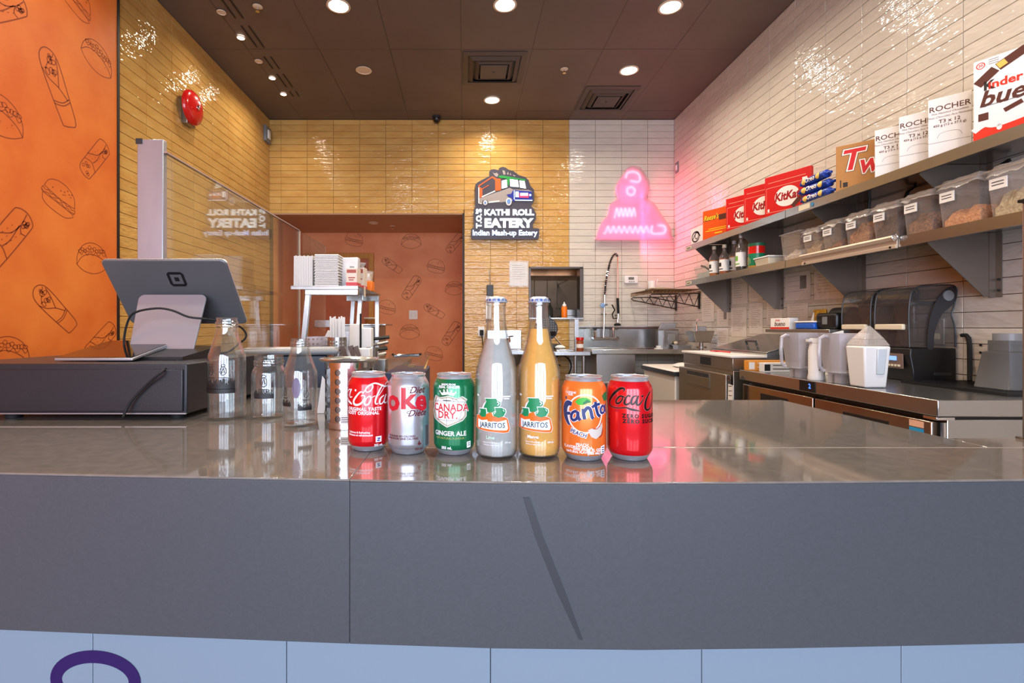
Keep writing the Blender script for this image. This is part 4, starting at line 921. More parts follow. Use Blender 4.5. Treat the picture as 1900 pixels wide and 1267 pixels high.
# ---- lower shelf
def tubm(w, d, h, th=.003, taper=.88, r=0):
    """open rectangular tub, centred, x depth d, y width w"""
    g = G(); a, b = d/2, w/2; A, B = a*taper, b*taper
    for (p0, p1) in [((-1, -1), (1, -1)), ((1, -1), (1, 1)), ((1, 1), (-1, 1)), ((-1, 1), (-1, -1))]:
        g.add([(p0[0]*A, p0[1]*B, 0), (p1[0]*A, p1[1]*B, 0), (p1[0]*a, p1[1]*b, h), (p0[0]*a, p0[1]*b, h)], [(0, 1, 2, 3)])
    g.add([(-A, -B, 0), (A, -B, 0), (A, B, 0), (-A, B, 0)], [(0, 1, 2, 3)])
    return g
def rim_(w, d, z, t_=.008, h=.008):
    a, b = d/2, w/2
    return G().box(-a-t_, -a, -b-t_, b+t_, z-h, z).box(a, a+t_, -b-t_, b+t_, z-h, z).box(-a, a, -b-t_, -b, z-h, z).box(-a, a, b, b+t_, z-h, z)
def heap(w, d, h, seed, n=10):
    R_ = random.Random(seed); g = G(); v = []; f = []
    for i in range(n+1):
        for j in range(n+1):
            x, y = (i/n-.5)*d, (j/n-.5)*w; e = min(1, 4*min(i/n, 1-i/n, j/n, 1-j/n)+.25)
            v.append((x, y, h*(.35+.65*e)*R_.uniform(.75, 1.1)))
    for i in range(n):
        for j in range(n): q0 = i*(n+1)+j; f.append((q0, q0+n+1, q0+n+2, q0+1))
    g.add(v, f); m_ = len(g.v); k = len(v)
    g.add([(-d/2, -w/2, .004), (d/2, -w/2, .004), (d/2, w/2, .004), (-d/2, w/2, .004)], [])
    ed = [i*(n+1) for i in range(n+1)], [i*(n+1)+n for i in range(n+1)], list(range(n+1)), [n*(n+1)+j for j in range(n+1)]
    for L_ in ed:
        b0 = len(g.v)
        for i in L_: g.v.append((v[i][0], v[i][1], .004))
        for q_ in range(n): g.f.append((L_[q_], L_[q_+1], b0+q_+1, b0+q_))
    return g
def contents(nm, c, c2, sc=90): return pm(nm, c, .9, vary=1, col2=c2, vscale=sc, bump=.004, bscale=sc)
FILLS = [(contents('white_scraps', (210, 200, 190), (170, 150, 140)), .05, 'with a few white and red scraps in it'), (contents('beige_grain', (196, 168, 132), (150, 120, 90)), .07, 'with pale beige grain in it'),
         (contents('brown_mix', (150, 96, 60), (90, 56, 36)), .05, 'with a thin layer of brown crumbs'), (contents('tan_crumb', (184, 134, 90), (140, 92, 56)), .09, 'half full of tan crumbs'),
         (contents('dark_chips', (84, 60, 50), (40, 26, 22)), .10, 'half full of dark brown chips'), (contents('amber_crumb', (150, 104, 70), (92, 62, 46)), .07, 'with amber crumbs and a black scoop'),
         (contents('peach_flake', (222, 160, 104), (190, 122, 72)), .06, 'largest white-labelled bin with peach flakes'), (contents('pale_strands', (206, 190, 150), (170, 150, 110)), .08, 'nearest to camera with pale strands')]
lab_m = pm('sticker_white', (226, 222, 216), .6)
edges = [1444, 1485, 1520, 1562, 1612, 1668, 1732, 1822, 1935]
for i in range(8):
    X = 2.135; y1 = dX(edges[i], X); y0 = dX(edges[i+1], X)+.012; w = y1-y0; hh = [.185, .165, .175, .18, .185, .19, .2, .2][i]
    fm, fh, desc = FILLS[i]
    t = thing('ingredient_bin', 'clear ingredient bin on the lower shelf '+desc, 'bin', (X+.125, (y0+y1)/2, ZL+.001), 0, 'clear ingredient bins on the lower shelf')
    mk('tub', tubm(w-.02, .23, hh), bin_clear, t, normals=False)
    mk('rim', rim_(w-.02, .23, hh), bin_clear, t, bevel=.002)
    mk('contents', heap((w-.02)*.86, .19, fh*1.45, i), fm, t, kind='stuff')
    if i > 0:
        g = G(); n_ = 9; R_ = random.Random(i); v = []; a, b = .125, w/2
        for q_ in range(n_+1):
            for r_ in range(n_+1):
                e = min(q_, n_-q_, r_, n_-r_); v.append(((q_/n_-.5)*2*a*(1.02 if e else 1.06), (r_/n_-.5)*2*b*(1 if e else 1.03), hh+(.014+R_.uniform(-.003, .004) if e > 0 else -.028+R_.uniform(-.008, .008))))
        g.add(v, [(q_*(n_+1)+r_, (q_+1)*(n_+1)+r_, (q_+1)*(n_+1)+r_+1, q_*(n_+1)+r_+1) for q_ in range(n_) for r_ in range(n_)])
        mk('film_cover', g, wrapf, t, smooth=True, normals=False)
        mk('sticker', G().box(-.1225, -.1185, (w*.5-.02)-.07, w*.5-.025, hh*.58, hh*.8), lab_m, t)
        for z_ in (0.66, .72): mk('sticker_print', G().box(-.1235, -.1226, (w*.5-.02)-.06, w*.5-.035, hh*z_, hh*z_+.003), M('darktxt'), t)
# scoop handles standing in the bins
for i, (px, py, lean, lab) in enumerate([(1612, 385, .0, 'black scoop handle standing upright beside the dark chip bin'), (1674, 378, .03, 'black scoop handle above the amber crumb bin'), (1750, 352, .05, 'black scoop handle above the peach flake bin'), (1812, 345, .09, 'long black scoop handle between the two nearest bins')]):
    y = dX(px, 2.41); p = P(px, py, y)
    t = thing('scoop_handle', lab, 'scoop', (2.41, y, ZL+.052))
    hb = p.z-(ZL+.052)
    g = G().tube([(0, 0, 0), (.0, -lean*.3, hb), (.0, -lean-.005, hb+.06), (0, -lean-.05, hb+.075)], .009, 6)
    mk('handle', g, M('blackp'), t, smooth=True); mk('scoop_bowl', G().lathe([(0, -.05), (.014, -.045), (.022, -.02), (.022, 0), (.018, 0), (0, -.045)], n=14), M('blackp'), t, smooth=True)
# far tub with ladle, syrup bottles, peanut tin, white tub, wrapped bowl
t = thing('clear_tub', 'clear tub of pale liquid with black ladle at far end of lower shelf', 'tub', (2.27, dX(1298, 2.15), ZL+.001))
mk('tub', tubm(.30, .2, .125, taper=.85), bin_clear, t, normals=False); mk('liquid', G().box(-.08, .08, -.125, .125, .005, .07), pm('pale_liquid', (206, 220, 212), .3), t, bevel=.004)
mk('ladle', G().tube([(-.02, -.04, .06), (-.04, .06, .12), (-.05, .11, .135)], .009, 8), M('blackp'), t, smooth=True)
def syrup(px, X, zt, liq, lab, kind=0):
    y = dX(px, X); s = (zt-ZL)/.30
    t = thing('syrup_bottle', lab, 'bottle', (X, y, ZL+.001), 0, 'syrup bottles on the lower shelf')
    body = [(0, 0), (.036, 0), (.038, .006), (.038, .17), (.034, .19), (.016, .225), (.0135, .235), (.0135, .27), (0, .27)]
    mk('bottle', G().lathe([(r, z*s) for r, z in body], n=24), clear('bottle_clear', (245, 244, 240), .03, film=.06, fcol=(220, 215, 210), refl=1.5), t, smooth=True)
    mk('syrup', G().lathe([(r*.93, z*s) for r, z in [(0, .005), (.036, .005), (.038, .01), (.038, .16 if kind != 2 else .13), (0, .16 if kind != 2 else .13)]], n=24), liq, t, smooth=True)
    mk('cap', G().cyl((0, 0, .27*s), .016, .028, 16), M('white' if kind else 'cream'), t, smooth=True)
    mk('label', G().lathe([(.0386, .035*s), (.0386, .15*s)], n=24, a0=PI*.55, a1=PI*1.75), M('paper'), t, smooth=True, normals=False)
    mk('label_print', G().lathe([(.0389, .08*s), (.0389, .12*s)], n=10, a0=PI*.85, a1=PI*1.15).lathe([(.0389, .05*s), (.0389, .06*s)], n=10, a0=PI*.8, a1=PI*1.25), M('darktxt') if kind != 2 else pm('label_green', (110, 170, 60), .5), t, smooth=True, normals=False)
    return t
amber = pm('amber_syrup', (206, 120, 30), .1); 
syrup(1325, 2.17, 1.90, amber, 'amber syrup bottle farthest along the lower shelf')
syrup(1344, 2.17, 1.885, pm('dark_amber', (186, 92, 20), .1), 'amber syrup bottle with white label, second from the far end')
syrup(1362, 2.25, 1.92, pm('pale_amber', (196, 130, 60), .1), 'syrup bottle half hidden behind the green-labelled bottle', 1)
syrup(1375, 2.16, 1.925, pm('green_black_syrup', (50, 44, 30), .1), 'dark syrup bottle with green-edged label beside the peanut tin', 2)
t = thing('peanut_tin', 'green and red round peanut tin on the lower shelf', 'tin', (2.19, dX(1401, 2.19)-.02, ZL+.001))
mk('can_body', G().cyl((0, 0, 0), .056, .165, 32), pm('peanut_green', (20, 120, 84), .3), t, smooth=True); mk('top_band', G().lathe([(.0565, .11), (.0565, .165)], n=32), M('red'), t, smooth=True)
mk('lid', G().cyl((0, 0, .165), .058, .022, 32), pm('lid_green', (30, 100, 70), .4), t, smooth=True); mk('base_band', G().lathe([(.0565, 0), (.0565, .02)], n=32), pm('gold_band', (200, 160, 70), .3, .6), t, smooth=True)
R_ = random.Random(4)
mk('nut_picture', G().add([(-.0575*math.cos(a), .0575*math.sin(a), z) for a, z in [(.0, .03), (.5, .035), (.6, .07), (.35, .09), (.05, .085), (-.2, .07), (-.25, .04)]], [(0, 1, 2, 3, 4, 5, 6)]), pm('nut_tan', (226, 180, 110), .5), t, normals=False)
t = thing('white_tub', 'low white tub with lid beside the peanut tin', 'tub', (2.2, dX(1427, 2.2)-.02, ZL+.001))
mk('tub', G().hexa([(-.06, -.075, 0), (.06, -.075, 0), (.06, .075, 0), (-.06, .075, 0)], [(-.07, -.085, .055), (.07, -.085, .055), (.07, .085, .055), (-.07, .085, .055)]), M('cream'), t, bevel=.006); mk('lid', G().box(-.075, .075, -.092, .092, .055, .066), M('white'), t, bevel=.004)
t = thing('wrapped_bowl', 'clear film-wrapped bowl behind the low white tub', 'bowl', (2.37, 3.42, ZL+.001))
mk('bowl', G().lathe([(0, 0), (.03, 0), (.06, .05), (.065, .09), (.05, .11), (0, .125)], n=18), wrapf, t, smooth=True); mk('snacks', G().lathe([(0, .01), (.03, .01), (.045, .05), (.03, .07), (0, .075)], n=14), FILLS[2][0], t, smooth=True)

# ---- laminated recipe sheets on the right wall
R_ = random.Random(11)
def wsheet(px0, px1, py0, py1, label, lines=9, pic=None):
    X = XW-.001; y1, y0 = dX(px0, X), dX(px1, X); w = y1-y0; yc = (y0+y1)/2
    z1 = EYE+(CY-py0)*y1/F; z0 = EYE+(CY-py1)*y1/F; h = z1-z0; f = facing(X, yc, (z0+z1)/2, 'X')
    t = thing('recipe_sheet', label, 'paper', (X, yc, (z0+z1)/2), 0, 'recipe sheets taped on the right wall')
    decal('page', [rect(-w*.48, -h*.48, w*.48, h*.48)], pm('recipe_paper', (240, 228, 218), .7), t, f, off=0, thick=.001, world=True)
    decal('print', [line(-w*.36, h*(.36-i*.7/lines), w*R_.uniform(.0, .36), h*(.36-i*.7/lines), h*.009) for i in range(lines)], pm('faded_print', (120, 104, 100), .7), t, f, off=.0014, world=True)
    if pic: decal('photo_print', [rect(w*.1, -h*.1, w*.34, h*.34)], pm('brown_photo', (92, 66, 54), .5), t, f, off=.0016, world=True)
    decal('plastic_sleeve', [rect(-w*.5, -h*.5, w*.5, h*.5)], clear('sheet_sleeve', (255, 255, 255), .1, film=.05, refl=1.6, bump=.003, bscale=25), t, f, off=.004, world=True)
for a in [(1302, 1326, 548, 598, 'recipe sheet in sleeve nearest the corner, upper row'), (1330, 1352, 573, 606, 'small recipe sheet with brown picture under the shelf bracket', 5, 1), (1330, 1352, 608, 645, 'recipe sheet lowest in the corner beside the sloped lid', 6),
          (1358, 1388, 512, 566, 'recipe sheet hanging behind the first shelf bracket', 9), (1356, 1386, 570, 625, 'recipe sheet below the first bracket, second row', 12), (1390, 1416, 528, 560, 'recipe sheet between the two far brackets'), (1390, 1416, 562, 620, 'long recipe sheet above the sloped pink lid', 12),
          (1422, 1452, 558, 604, 'recipe sheet above the small white bar box', 8), (1456, 1505, 508, 560, 'large recipe sheet with a dark picture under the cream rail', 4, 1), (1510, 1566, 503, 558, 'large recipe sheet right of the dark picture sheet', 7), (1460, 1500, 563, 598, 'recipe sheet above the gold tin', 6)]:
    wsheet(*a)
t = thing('outlet_plate', 'white wall outlet seen through the smoky blender hood', 'outlet', (XW, dX(1741, XW), EYE+(CY-615)*dX(1741, XW)/F))
mk('cover_plate', G().box(-.008, 0, -.035, .035, -.065, .065), M('white'), t, bevel=.002); mk('socket', G().box(-.011, -.008, -.018, .018, .01, .04), M('cream'), t, bevel=.001); mk('socket', G().box(-.011, -.008, -.018, .018, -.04, -.01), M('cream'), t, bevel=.001)
for py, lab in ((640, 'top'), (654, 'middle'), (677, 'bottom')):
    y = dX(1820, XW); tag(mk('wall_hole_plug', G().cyl((XW, y, EYE+(CY-py)*y/F), .006, .003, 10, 'X'), M('black')), lab+' one of three small black screw holes by the inverted jug', 'screw hole')

# ================================================================ WORKTOP FRIDGE
FX, TZ = 1.75, .93
fy0, fy1 = 1.818, 3.13
br = pm('warm_stainless', (186, 170, 156), .22, 1, vary=.06, vscale=10, rvary=.06)
t = thing('worktop_fridge', 'long stainless worktop fridge with blue digit display under the blenders', 'fridge', (2.1, 2.47, 0))
mk('worktop', G().box(FX, 2.435, fy0, fy1, TZ-.062, TZ), M('steel'), t, bevel=.003, world=True)
mk('cabinet', G().box(FX+.055, 2.43, fy0+.02, fy1-.02, .12, TZ-.075), M('steel'), t, bevel=.003, world=True)
mk('neck', G().box(FX+.03, 2.42, fy0+.03, fy1-.03, TZ-.08, TZ-.058), M('black'), t, world=True)
dsp = mk('control_panel', G().box(FX-.003, FX, dX(1513, FX), dX(1484, FX), TZ-.058, TZ-.004), M('blackp'), t, bevel=.001, world=True)
decal('digit', [text('2', .034, (0, 0), bold=.02)], emis('blue_digit', (60, 110, 255), 3), dsp, facing(FX-.003, (dX(1513, FX)+dX(1484, FX))/2-.02, TZ-.03, 'X'), .0005, world=True)
ym = dX(1508, FX)
for a, b in ((ym+.008, fy1-.03), (fy0+.03, ym-.008)):
    dr = mk('door', G().box(FX+.004, FX+.05, a, b, .14, TZ-.085), br, t, bevel=.004, world=True)
    mk('handle', G().box(FX+.001, FX+.005, (a+b)/2-.12, (a+b)/2+.12, TZ-.19, TZ-.12), M('black'), dr, world=True)
mk('hinge', G().box(FX+.01, FX+.08, fy0+.015, fy0+.07, TZ-.078, TZ-.066), M('chrome'), t, bevel=.002, world=True)
mk('door_edge', G().cyl((FX+.03, fy0+.025, .14), .02, TZ-.225, 16), M('chrome'), t, smooth=True, world=True)
mk('energy_sticker', G().box(FX+.0025, FX+.0042, fy0+.06, fy0+.12, TZ-.16, TZ-.12), pm('sticker_blue', (40, 150, 200), .5), t, world=True); mk('warning_sticker', G().box(FX+.0025, FX+.0042, fy0+.06, fy0+.12, TZ-.116, TZ-.092), pm('sticker_peach', (230, 180, 150), .5), t, world=True)
for x in (FX+.1, 2.38):
    for y in (fy0+.08, fy1-.08): mk('caster', G().cyl((x-.01, y, .05), .05, .03, 18, 'X').box(x-.02, x+.02, y-.02, y+.02, .09, .12), M('blackp'), t, world=True)
# prep table
px_, py0, py1 = 1.75, 3.19, 3.92; PZ = 1.015
st2 = pm('olive_stainless', (168, 160, 148), .28, .9, vary=.06, vscale=8)
t = thing('prep_fridge', 'stainless sandwich prep fridge with white cutting board and square recessed handle', 'fridge', (2.1, 3.55, 0))
mk('cutting_board', G().box(px_-.02, 1.965, py0, py1, PZ-.015, PZ), M('white'), t, bevel=.003, world=True)
mk('cabinet', G().box(px_, 2.43, py0+.01, py1, .12, PZ-.1).box(px_-.005, 2.43, py0+.01, py1, PZ-.1, PZ-.016), st2, t, bevel=.003, world=True)
mk('top_pan_frame', G().box(1.965, 2.43, py0+.01, py1, PZ-.016, PZ+.012), M('steel'), t, bevel=.003, world=True)
dr = mk('door', G().box(px_-.045, px_-.008, py0+.02, py1-.01, .14, PZ-.125), st2, t, bevel=.004, world=True)
ha, hb_ = dX(1316, px_-.045), dX(1275, px_-.045); hz0, hz1 = 0.772, .872
mk('recess', G().box(px_-.0465, px_-.044, ha, hb_, hz0, hz1), M('darkp'), dr, world=True); mk('handle', G().prism([(0, hz0+.004), (-.001, hz1-.03), (.0, hz1-.028), (.004, hz0+.004)], lambda u, v, o: (px_-.048+u, ha+.005+o, v), 0, hb_-ha-.01).box(px_-.05, px_-.0455, ha-.004, ha, hz0-.004, hz1+.004).box(px_-.05, px_-.0455, ha-.004, hb_+.004, hz0-.006, hz0), st2, dr, world=True)
mk('badge', G().cyl((px_-.045, dX(1353, px_-.045), .868), .02, .003, 20, 'X'), pm('badge_metal', (150, 140, 128), .3, .8), dr, world=True)
bd = t.children[-1]
for v_ in dr.children[-1].data.vertices: pass
decal('badge_text', [text('TRUE', .018, (0, 0), bold=.03), ring(0, 0, .028, .016, .002)], M('darktxt'), dr, facing(px_-.0485, dX(1353, px_-.045), .868, 'X'), .0006, world=True)
mk('temperature_display', G().box(px_-.008, px_-.004, dX(1320, px_), dX(1301, px_), PZ-.085, PZ-.03), M('blackp'), t, bevel=.001, world=True)
mk('note_paper', G().prism([(0, 0), (.06, 0), (.062, .13), (.004, .135)], lambda u, v, o: (px_-.0462-o, dX(1351, px_-.045)-u, .70+v), 0, .0008), M('paper'), t, world=True)
decal('note_print', [line(.01, .03+i*.03, .05, .034+i*.03, .004) for i in range(4)], M('darktxt'), t, lambda u, v, o: (px_-.047-o, dX(1351, px_-.045)-u, .70+v), .0006, world=True)
lid = mk('sloped_lid', G().hexa([(1.975, py0+.02, PZ+.014), (2.36, py0+.02, PZ+.126), (2.36, py1-.02, PZ+.126), (1.975, py1-.02, PZ+.014)], [(1.975, py0+.02, PZ+.022), (2.36, py0+.02, PZ+.134), (2.36, py1-.02, PZ+.134), (1.975, py1-.02, PZ+.022)]), M('steel'), t, bevel=.002, world=True)
mk('lid_end', G().add([(1.975, py0+.022, PZ+.012), (2.36, py0+.022, PZ+.012), (2.36, py0+.022, PZ+.126), (1.975, py1-.02, PZ+.012), (2.36, py1-.02, PZ+.012), (2.36, py1-.02, PZ+.126)], [(0, 1, 2), (3, 5, 4), (1, 4, 5, 2)]), M('dsteel'), t, world=True)
mk('handle', G().tube([(2.07, 3.48, PZ+.055), (2.06, 3.48, PZ+.085), (2.06, 3.60, PZ+.085), (2.07, 3.60, PZ+.055)], .008, 8), M('darkp'), lid, world=True)
for a in (py0+.1, py1-.1): mk('caster', G().cyl((px_+.05, a, .05), .05, .03, 18, 'X').box(px_+.02, px_+.08, a-.02, a+.02, .09, .12), M('blackp'), t, world=True)
t = thing('red_spatula', 'red spatula lying on the white cutting board', 'spatula', (1.90, 3.72, PZ+.001)); mk('blade', G().box(-.025, .025, -.04, .04, 0, .008), M('red'), t, bevel=.003); mk('handle', G().tube([(0, -.04, .006), (.0, -.2, .006)], .006, 6), M('red'), t, smooth=True)
# chest freezer
t = thing('chest_freezer', 'white chest freezer with grey-edged lid between prep fridge and sink', 'freezer', (2.05, 4.3, 0))
mk('cabinet', G().box(1.70, 2.40, 3.97, 4.66, .02, .80), pm('freezer_white', (206, 200, 190), .4), t, bevel=.01, world=True); mk('lid', G().box(1.685, 2.41, 3.955, 4.675, .80, .85), pm('freezer_lid', (222, 216, 210), .4), t, bevel=.012, world=True)
mk('lid_edge', G().box(1.68, 1.685, 3.955, 4.675, .805, .84).box(1.68, 2.41, 3.95, 3.955, .805, .84), M('darkp'), t, world=True)
tag(mk('white_bag', G().lathe([(0, 0), (.16, 0), (.18, .012), (.14, .03), (0, .04)], (2.0, 4.25, .852), 16, sy=1.4), M('white'), smooth=True), 'flat white bag lying on top of the chest freezer', 'bag')
# small over-shelf with boxes and printer
t = thing('over_shelf', 'narrow steel shelf above the prep fridge holding the black printer', 'shelf', (2.3, 3.15, 1.19))
oz = 1.187; oy0, oy1 = 2.885, 3.50
mk('shelf_top', G().box(2.14, 2.435, oy0, oy1, oz-.022, oz), M('dsteel'), t, bevel=.003, world=True)
for y in (oy0+.03, oy1-.03): mk('upright', G().box(2.395, 2.42, y, y+.02, (.93 if y < 3.1 else 1.03), oz-.022), M('dsteel'), t, world=True)
t = thing('small_bar_box', 'small white hazelnut bar box with red edge on the narrow shelf', 'box', (2.16, 3.37, oz)); 
mk('box', G().box(0, .06, -.10, .10, 0, .075), M('white'), t, bevel=.002); f = facing(0, 0, 0, 'X')
decal('lettering', [text('bueno', .045, (0, .035), bold=.02, shear=.2)], kb_, t, f, .0006); decal('brand_print', [text('Kinder', .018, (-.02, .06), bold=.02)], pm('kinder_red', (220, 50, 30)), t, f, .0006)
decal('red_wave', [rect(-.1, 0, .1, .014)], pm('kinder_red', (220, 50, 30)), t, f, .0006)
t = thing('blue_packet', 'blue wipes packet with white top on the narrow shelf', 'packet', (2.21, 3.13, oz)); mk('packet', G().box(-.05, .05, -.085, .085, 0, .042), pm('packet_blue', (30, 90, 190), .3), t, bevel=.01); mk('label', G().box(-.053, .053, -.088, .088, .042, .052), M('white'), t, bevel=.004)
t = thing('gold_tin', 'gold patterned pouch behind the blue packet on the narrow shelf', 'pouch', (2.33, 3.22, oz)); mk('pouch', G().hexa([(-.02, -.075, 0), (.02, -.075, 0), (.02, .075, 0), (-.02, .075, 0)], [(-.004, -.055, .13), (.004, -.055, .13), (.004, .055, .13), (-.004, .055, .13)]), pm('gold_foil', (196, 150, 50), .3, .6, vary=.3, vscale=60), t, bevel=.003)
mk('white_corner', G().hexa([(-.024, .03, 0), (-.02, .03, 0), (-.02, .078, 0), (-.024, .078, 0)], [(-.01, .045, .11), (-.006, .045, .11), (-.006, .05, .11), (-.01, .05, .11)]), M('white'), t)
t = thing('label_printer', 'black rounded label printer at the end of the narrow shelf', 'printer', (2.25, 2.975, oz)); mk('body', G().box(-.07, .12, -.085, .085, 0, .10), M('blackp'), t, bevel=.02, seg=4); mk('paper_slot', G().box(-.0725, -.069, -.02, .02, .03, .075), M('grey'), t, bevel=.002); mk('cover', G().lathe([(.0, -.08), (.05, -.08), (.05, .06), (0, .06)], (.06, 0, .085), 24, 'Y'), M('blackp'), t, smooth=True)
# film boxes on worktop
def filmbox(y, x0, x1, h, m, lab, band):
    t = thing('film_box', lab, 'box', (x0, y, TZ)); mk('box', G().box(0, x1-x0, 0, .055, 0, h), m, t, bevel=.002)
    decal('print', [rect(.0, h*.15, .035, h*.85), line(.05, h*.35, (x1-x0)*.9, h*.35, .005), line(.05, h*.75, (x1-x0)*.5, h*.75, .004)], band, t, facing(0, 0, 0), .0006); return t
filmbox(3.05, 1.765, 1.99, .062, pm('film_orange', (226, 150, 60), .5), 'orange cling film box behind the white one on the worktop', M('paper')); filmbox(2.95, 1.80, 2.02, .055, M('white'), 'white foil box with black mark at the worktop end', M('blackp'))
# blender jugs
def jug(x, y, lab, s=1.0, flip=False, rz=0, m=jugm, h=.235):
    t = thing('blender_jug', lab, 'jug', (x, y, TZ+.001), rz)
    def rr(z, w, c=.25):   # rounded square ring
        return [((w*(1-c)*sx_+w*c*math.cos(a)), (w*(1-c)*sy_+w*c*math.sin(a)), z) for (sx_, sy_, a0) in ((1, 1, 0), (-1, 1, PI/2), (-1, -1, PI), (1, -1, 1.5*PI)) for a in (a0, a0+PI/4, a0+PI/2)]
    rings_ = [rr(0, .045), rr(.045, .045), rr(.05, .058), rr(h, .076), rr(h+.004, .078), rr(h, .073), rr(.056, .054)]
    if flip: rings_ = [[(x_, y_, h-z_) for x_, y_, z_ in r_] for r_ in rings_]
    g = G(); g.v = [p_ for r_ in rings_ for p_ in r_]
    for a in range(len(rings_)-1):
        for k in range(12): g.f.append((a*12+k, a*12+(k+1) % 12, (a+1)*12+(k+1) % 12, (a+1)*12+k))
    mk('jug_wall', g, m, t, smooth=True)
    sgn = (lambda z: h-z) if flip else (lambda z: z)
    mk('handle', G().tube([(-.07, 0, sgn(h-.012)), (-.112, 0, sgn(h-.02)), (-.112, 0, sgn(h*.35)), (-.09, 0, sgn(h*.25))], .0085, 8, smooth=2), m, t, smooth=True)
    f = lambda u, v, o: (u, -(.0585+.0185*((sgn(v)-.05)/(h-.05)))-o, v)
    zz = [(.07+.0085*i) for i in range(14)]
    decal('scale_marks', [line(-.03, sgn(z), .006+.008*(i % 2), sgn(z), .0022) for i, z in enumerate(zz)]+[line(-.015, sgn(h*.84), .02, sgn(h*.84), .003)], M('darktxt'), t, f, .001)
    mk('base_collar', G().cyl((0, 0, 0 if not flip else h), .046, .042 if not flip else .03, 20), clear('grey_collar', (220, 220, 222), .2, film=.5, fcol=(150, 152, 154)), t, smooth=True)
    return t
jug(P(1489, 0, 2.65).x, 2.65, 'cloudy blender jug with handle at far end of the worktop'); jug(P(1560, 0, 2.38).x+.01, 2.38, 'cloudy blender jug between white bottle and white container')
jug(2.31, 2.09, 'upside-down blender jug on the black drain mat', flip=True, rz=PI, m=clear('grey_jug_plastic', (190, 190, 190), .15, film=.5, fcol=(120, 120, 120), refl=1.2), h=.2)
t = thing('white_bottle', 'white squeeze jug with flat cap between two cloudy blender jugs', 'bottle', (P(1518, 0, 2.5).x, 2.515, TZ+.001))
mk('body', G().lathe([(0, 0), (.036, 0), (.038, .008), (.034, .03), (.034, .15), (.026, .19), (0, .19)], n=24), M('white'), t, smooth=True); mk('cap', G().cyl((0, 0, .19), .028, .022, 20).box(-.045, .0, -.01, .01, .195, .208), M('white'), t, smooth=True); mk('label_strip', G().box(-.01, .012, -.0365, -.034, .05, .14), M('blackp'), t)
t = thing('white_container', 'tall white container with clear pointed cup upturned on top', 'container', (P(1610, 0, 2.22).x, 2.22, TZ+.001))
mk('body', G().hexa([(-.048, -.045, 0), (.048, -.045, 0), (.048, .045, 0), (-.048, .045, 0)], [(-.06, -.055, .185), (.06, -.055, .185), (.06, .055, .185), (-.06, .055, .185)]), M('white'), t, bevel=.008, seg=3)
mk('grip_panel', G().hexa([(-.004, -.056, .06), (.030, -.056, .06), (.030, -.046, .06), (-.004, -.046, .06)], [(-.006, -.062, .175), (.036, -.062, .175), (.036, -.05, .175), (-.006, -.05, .175)]), pm('milky_plastic', (200, 208, 212), .3), t, bevel=.004)
mk('clear_cup', G().hexa([(-.058, -.052, .187), (.058, -.052, .187), (.058, .052, .187), (-.058, .052, .187)], [(-.045, -.04, .215), (.045, -.04, .215), (.045, .04, .215), (-.045, .04, .215)]).hexa([(-.045, -.04, .216), (.045, -.04, .216), (.045, .04, .216), (-.045, .04, .216)], [(-.004, -.004, .275), (.010, -.004, .275), (.010, .004, .275), (-.004, .004, .275)]), wrapf, t, bevel=.002)
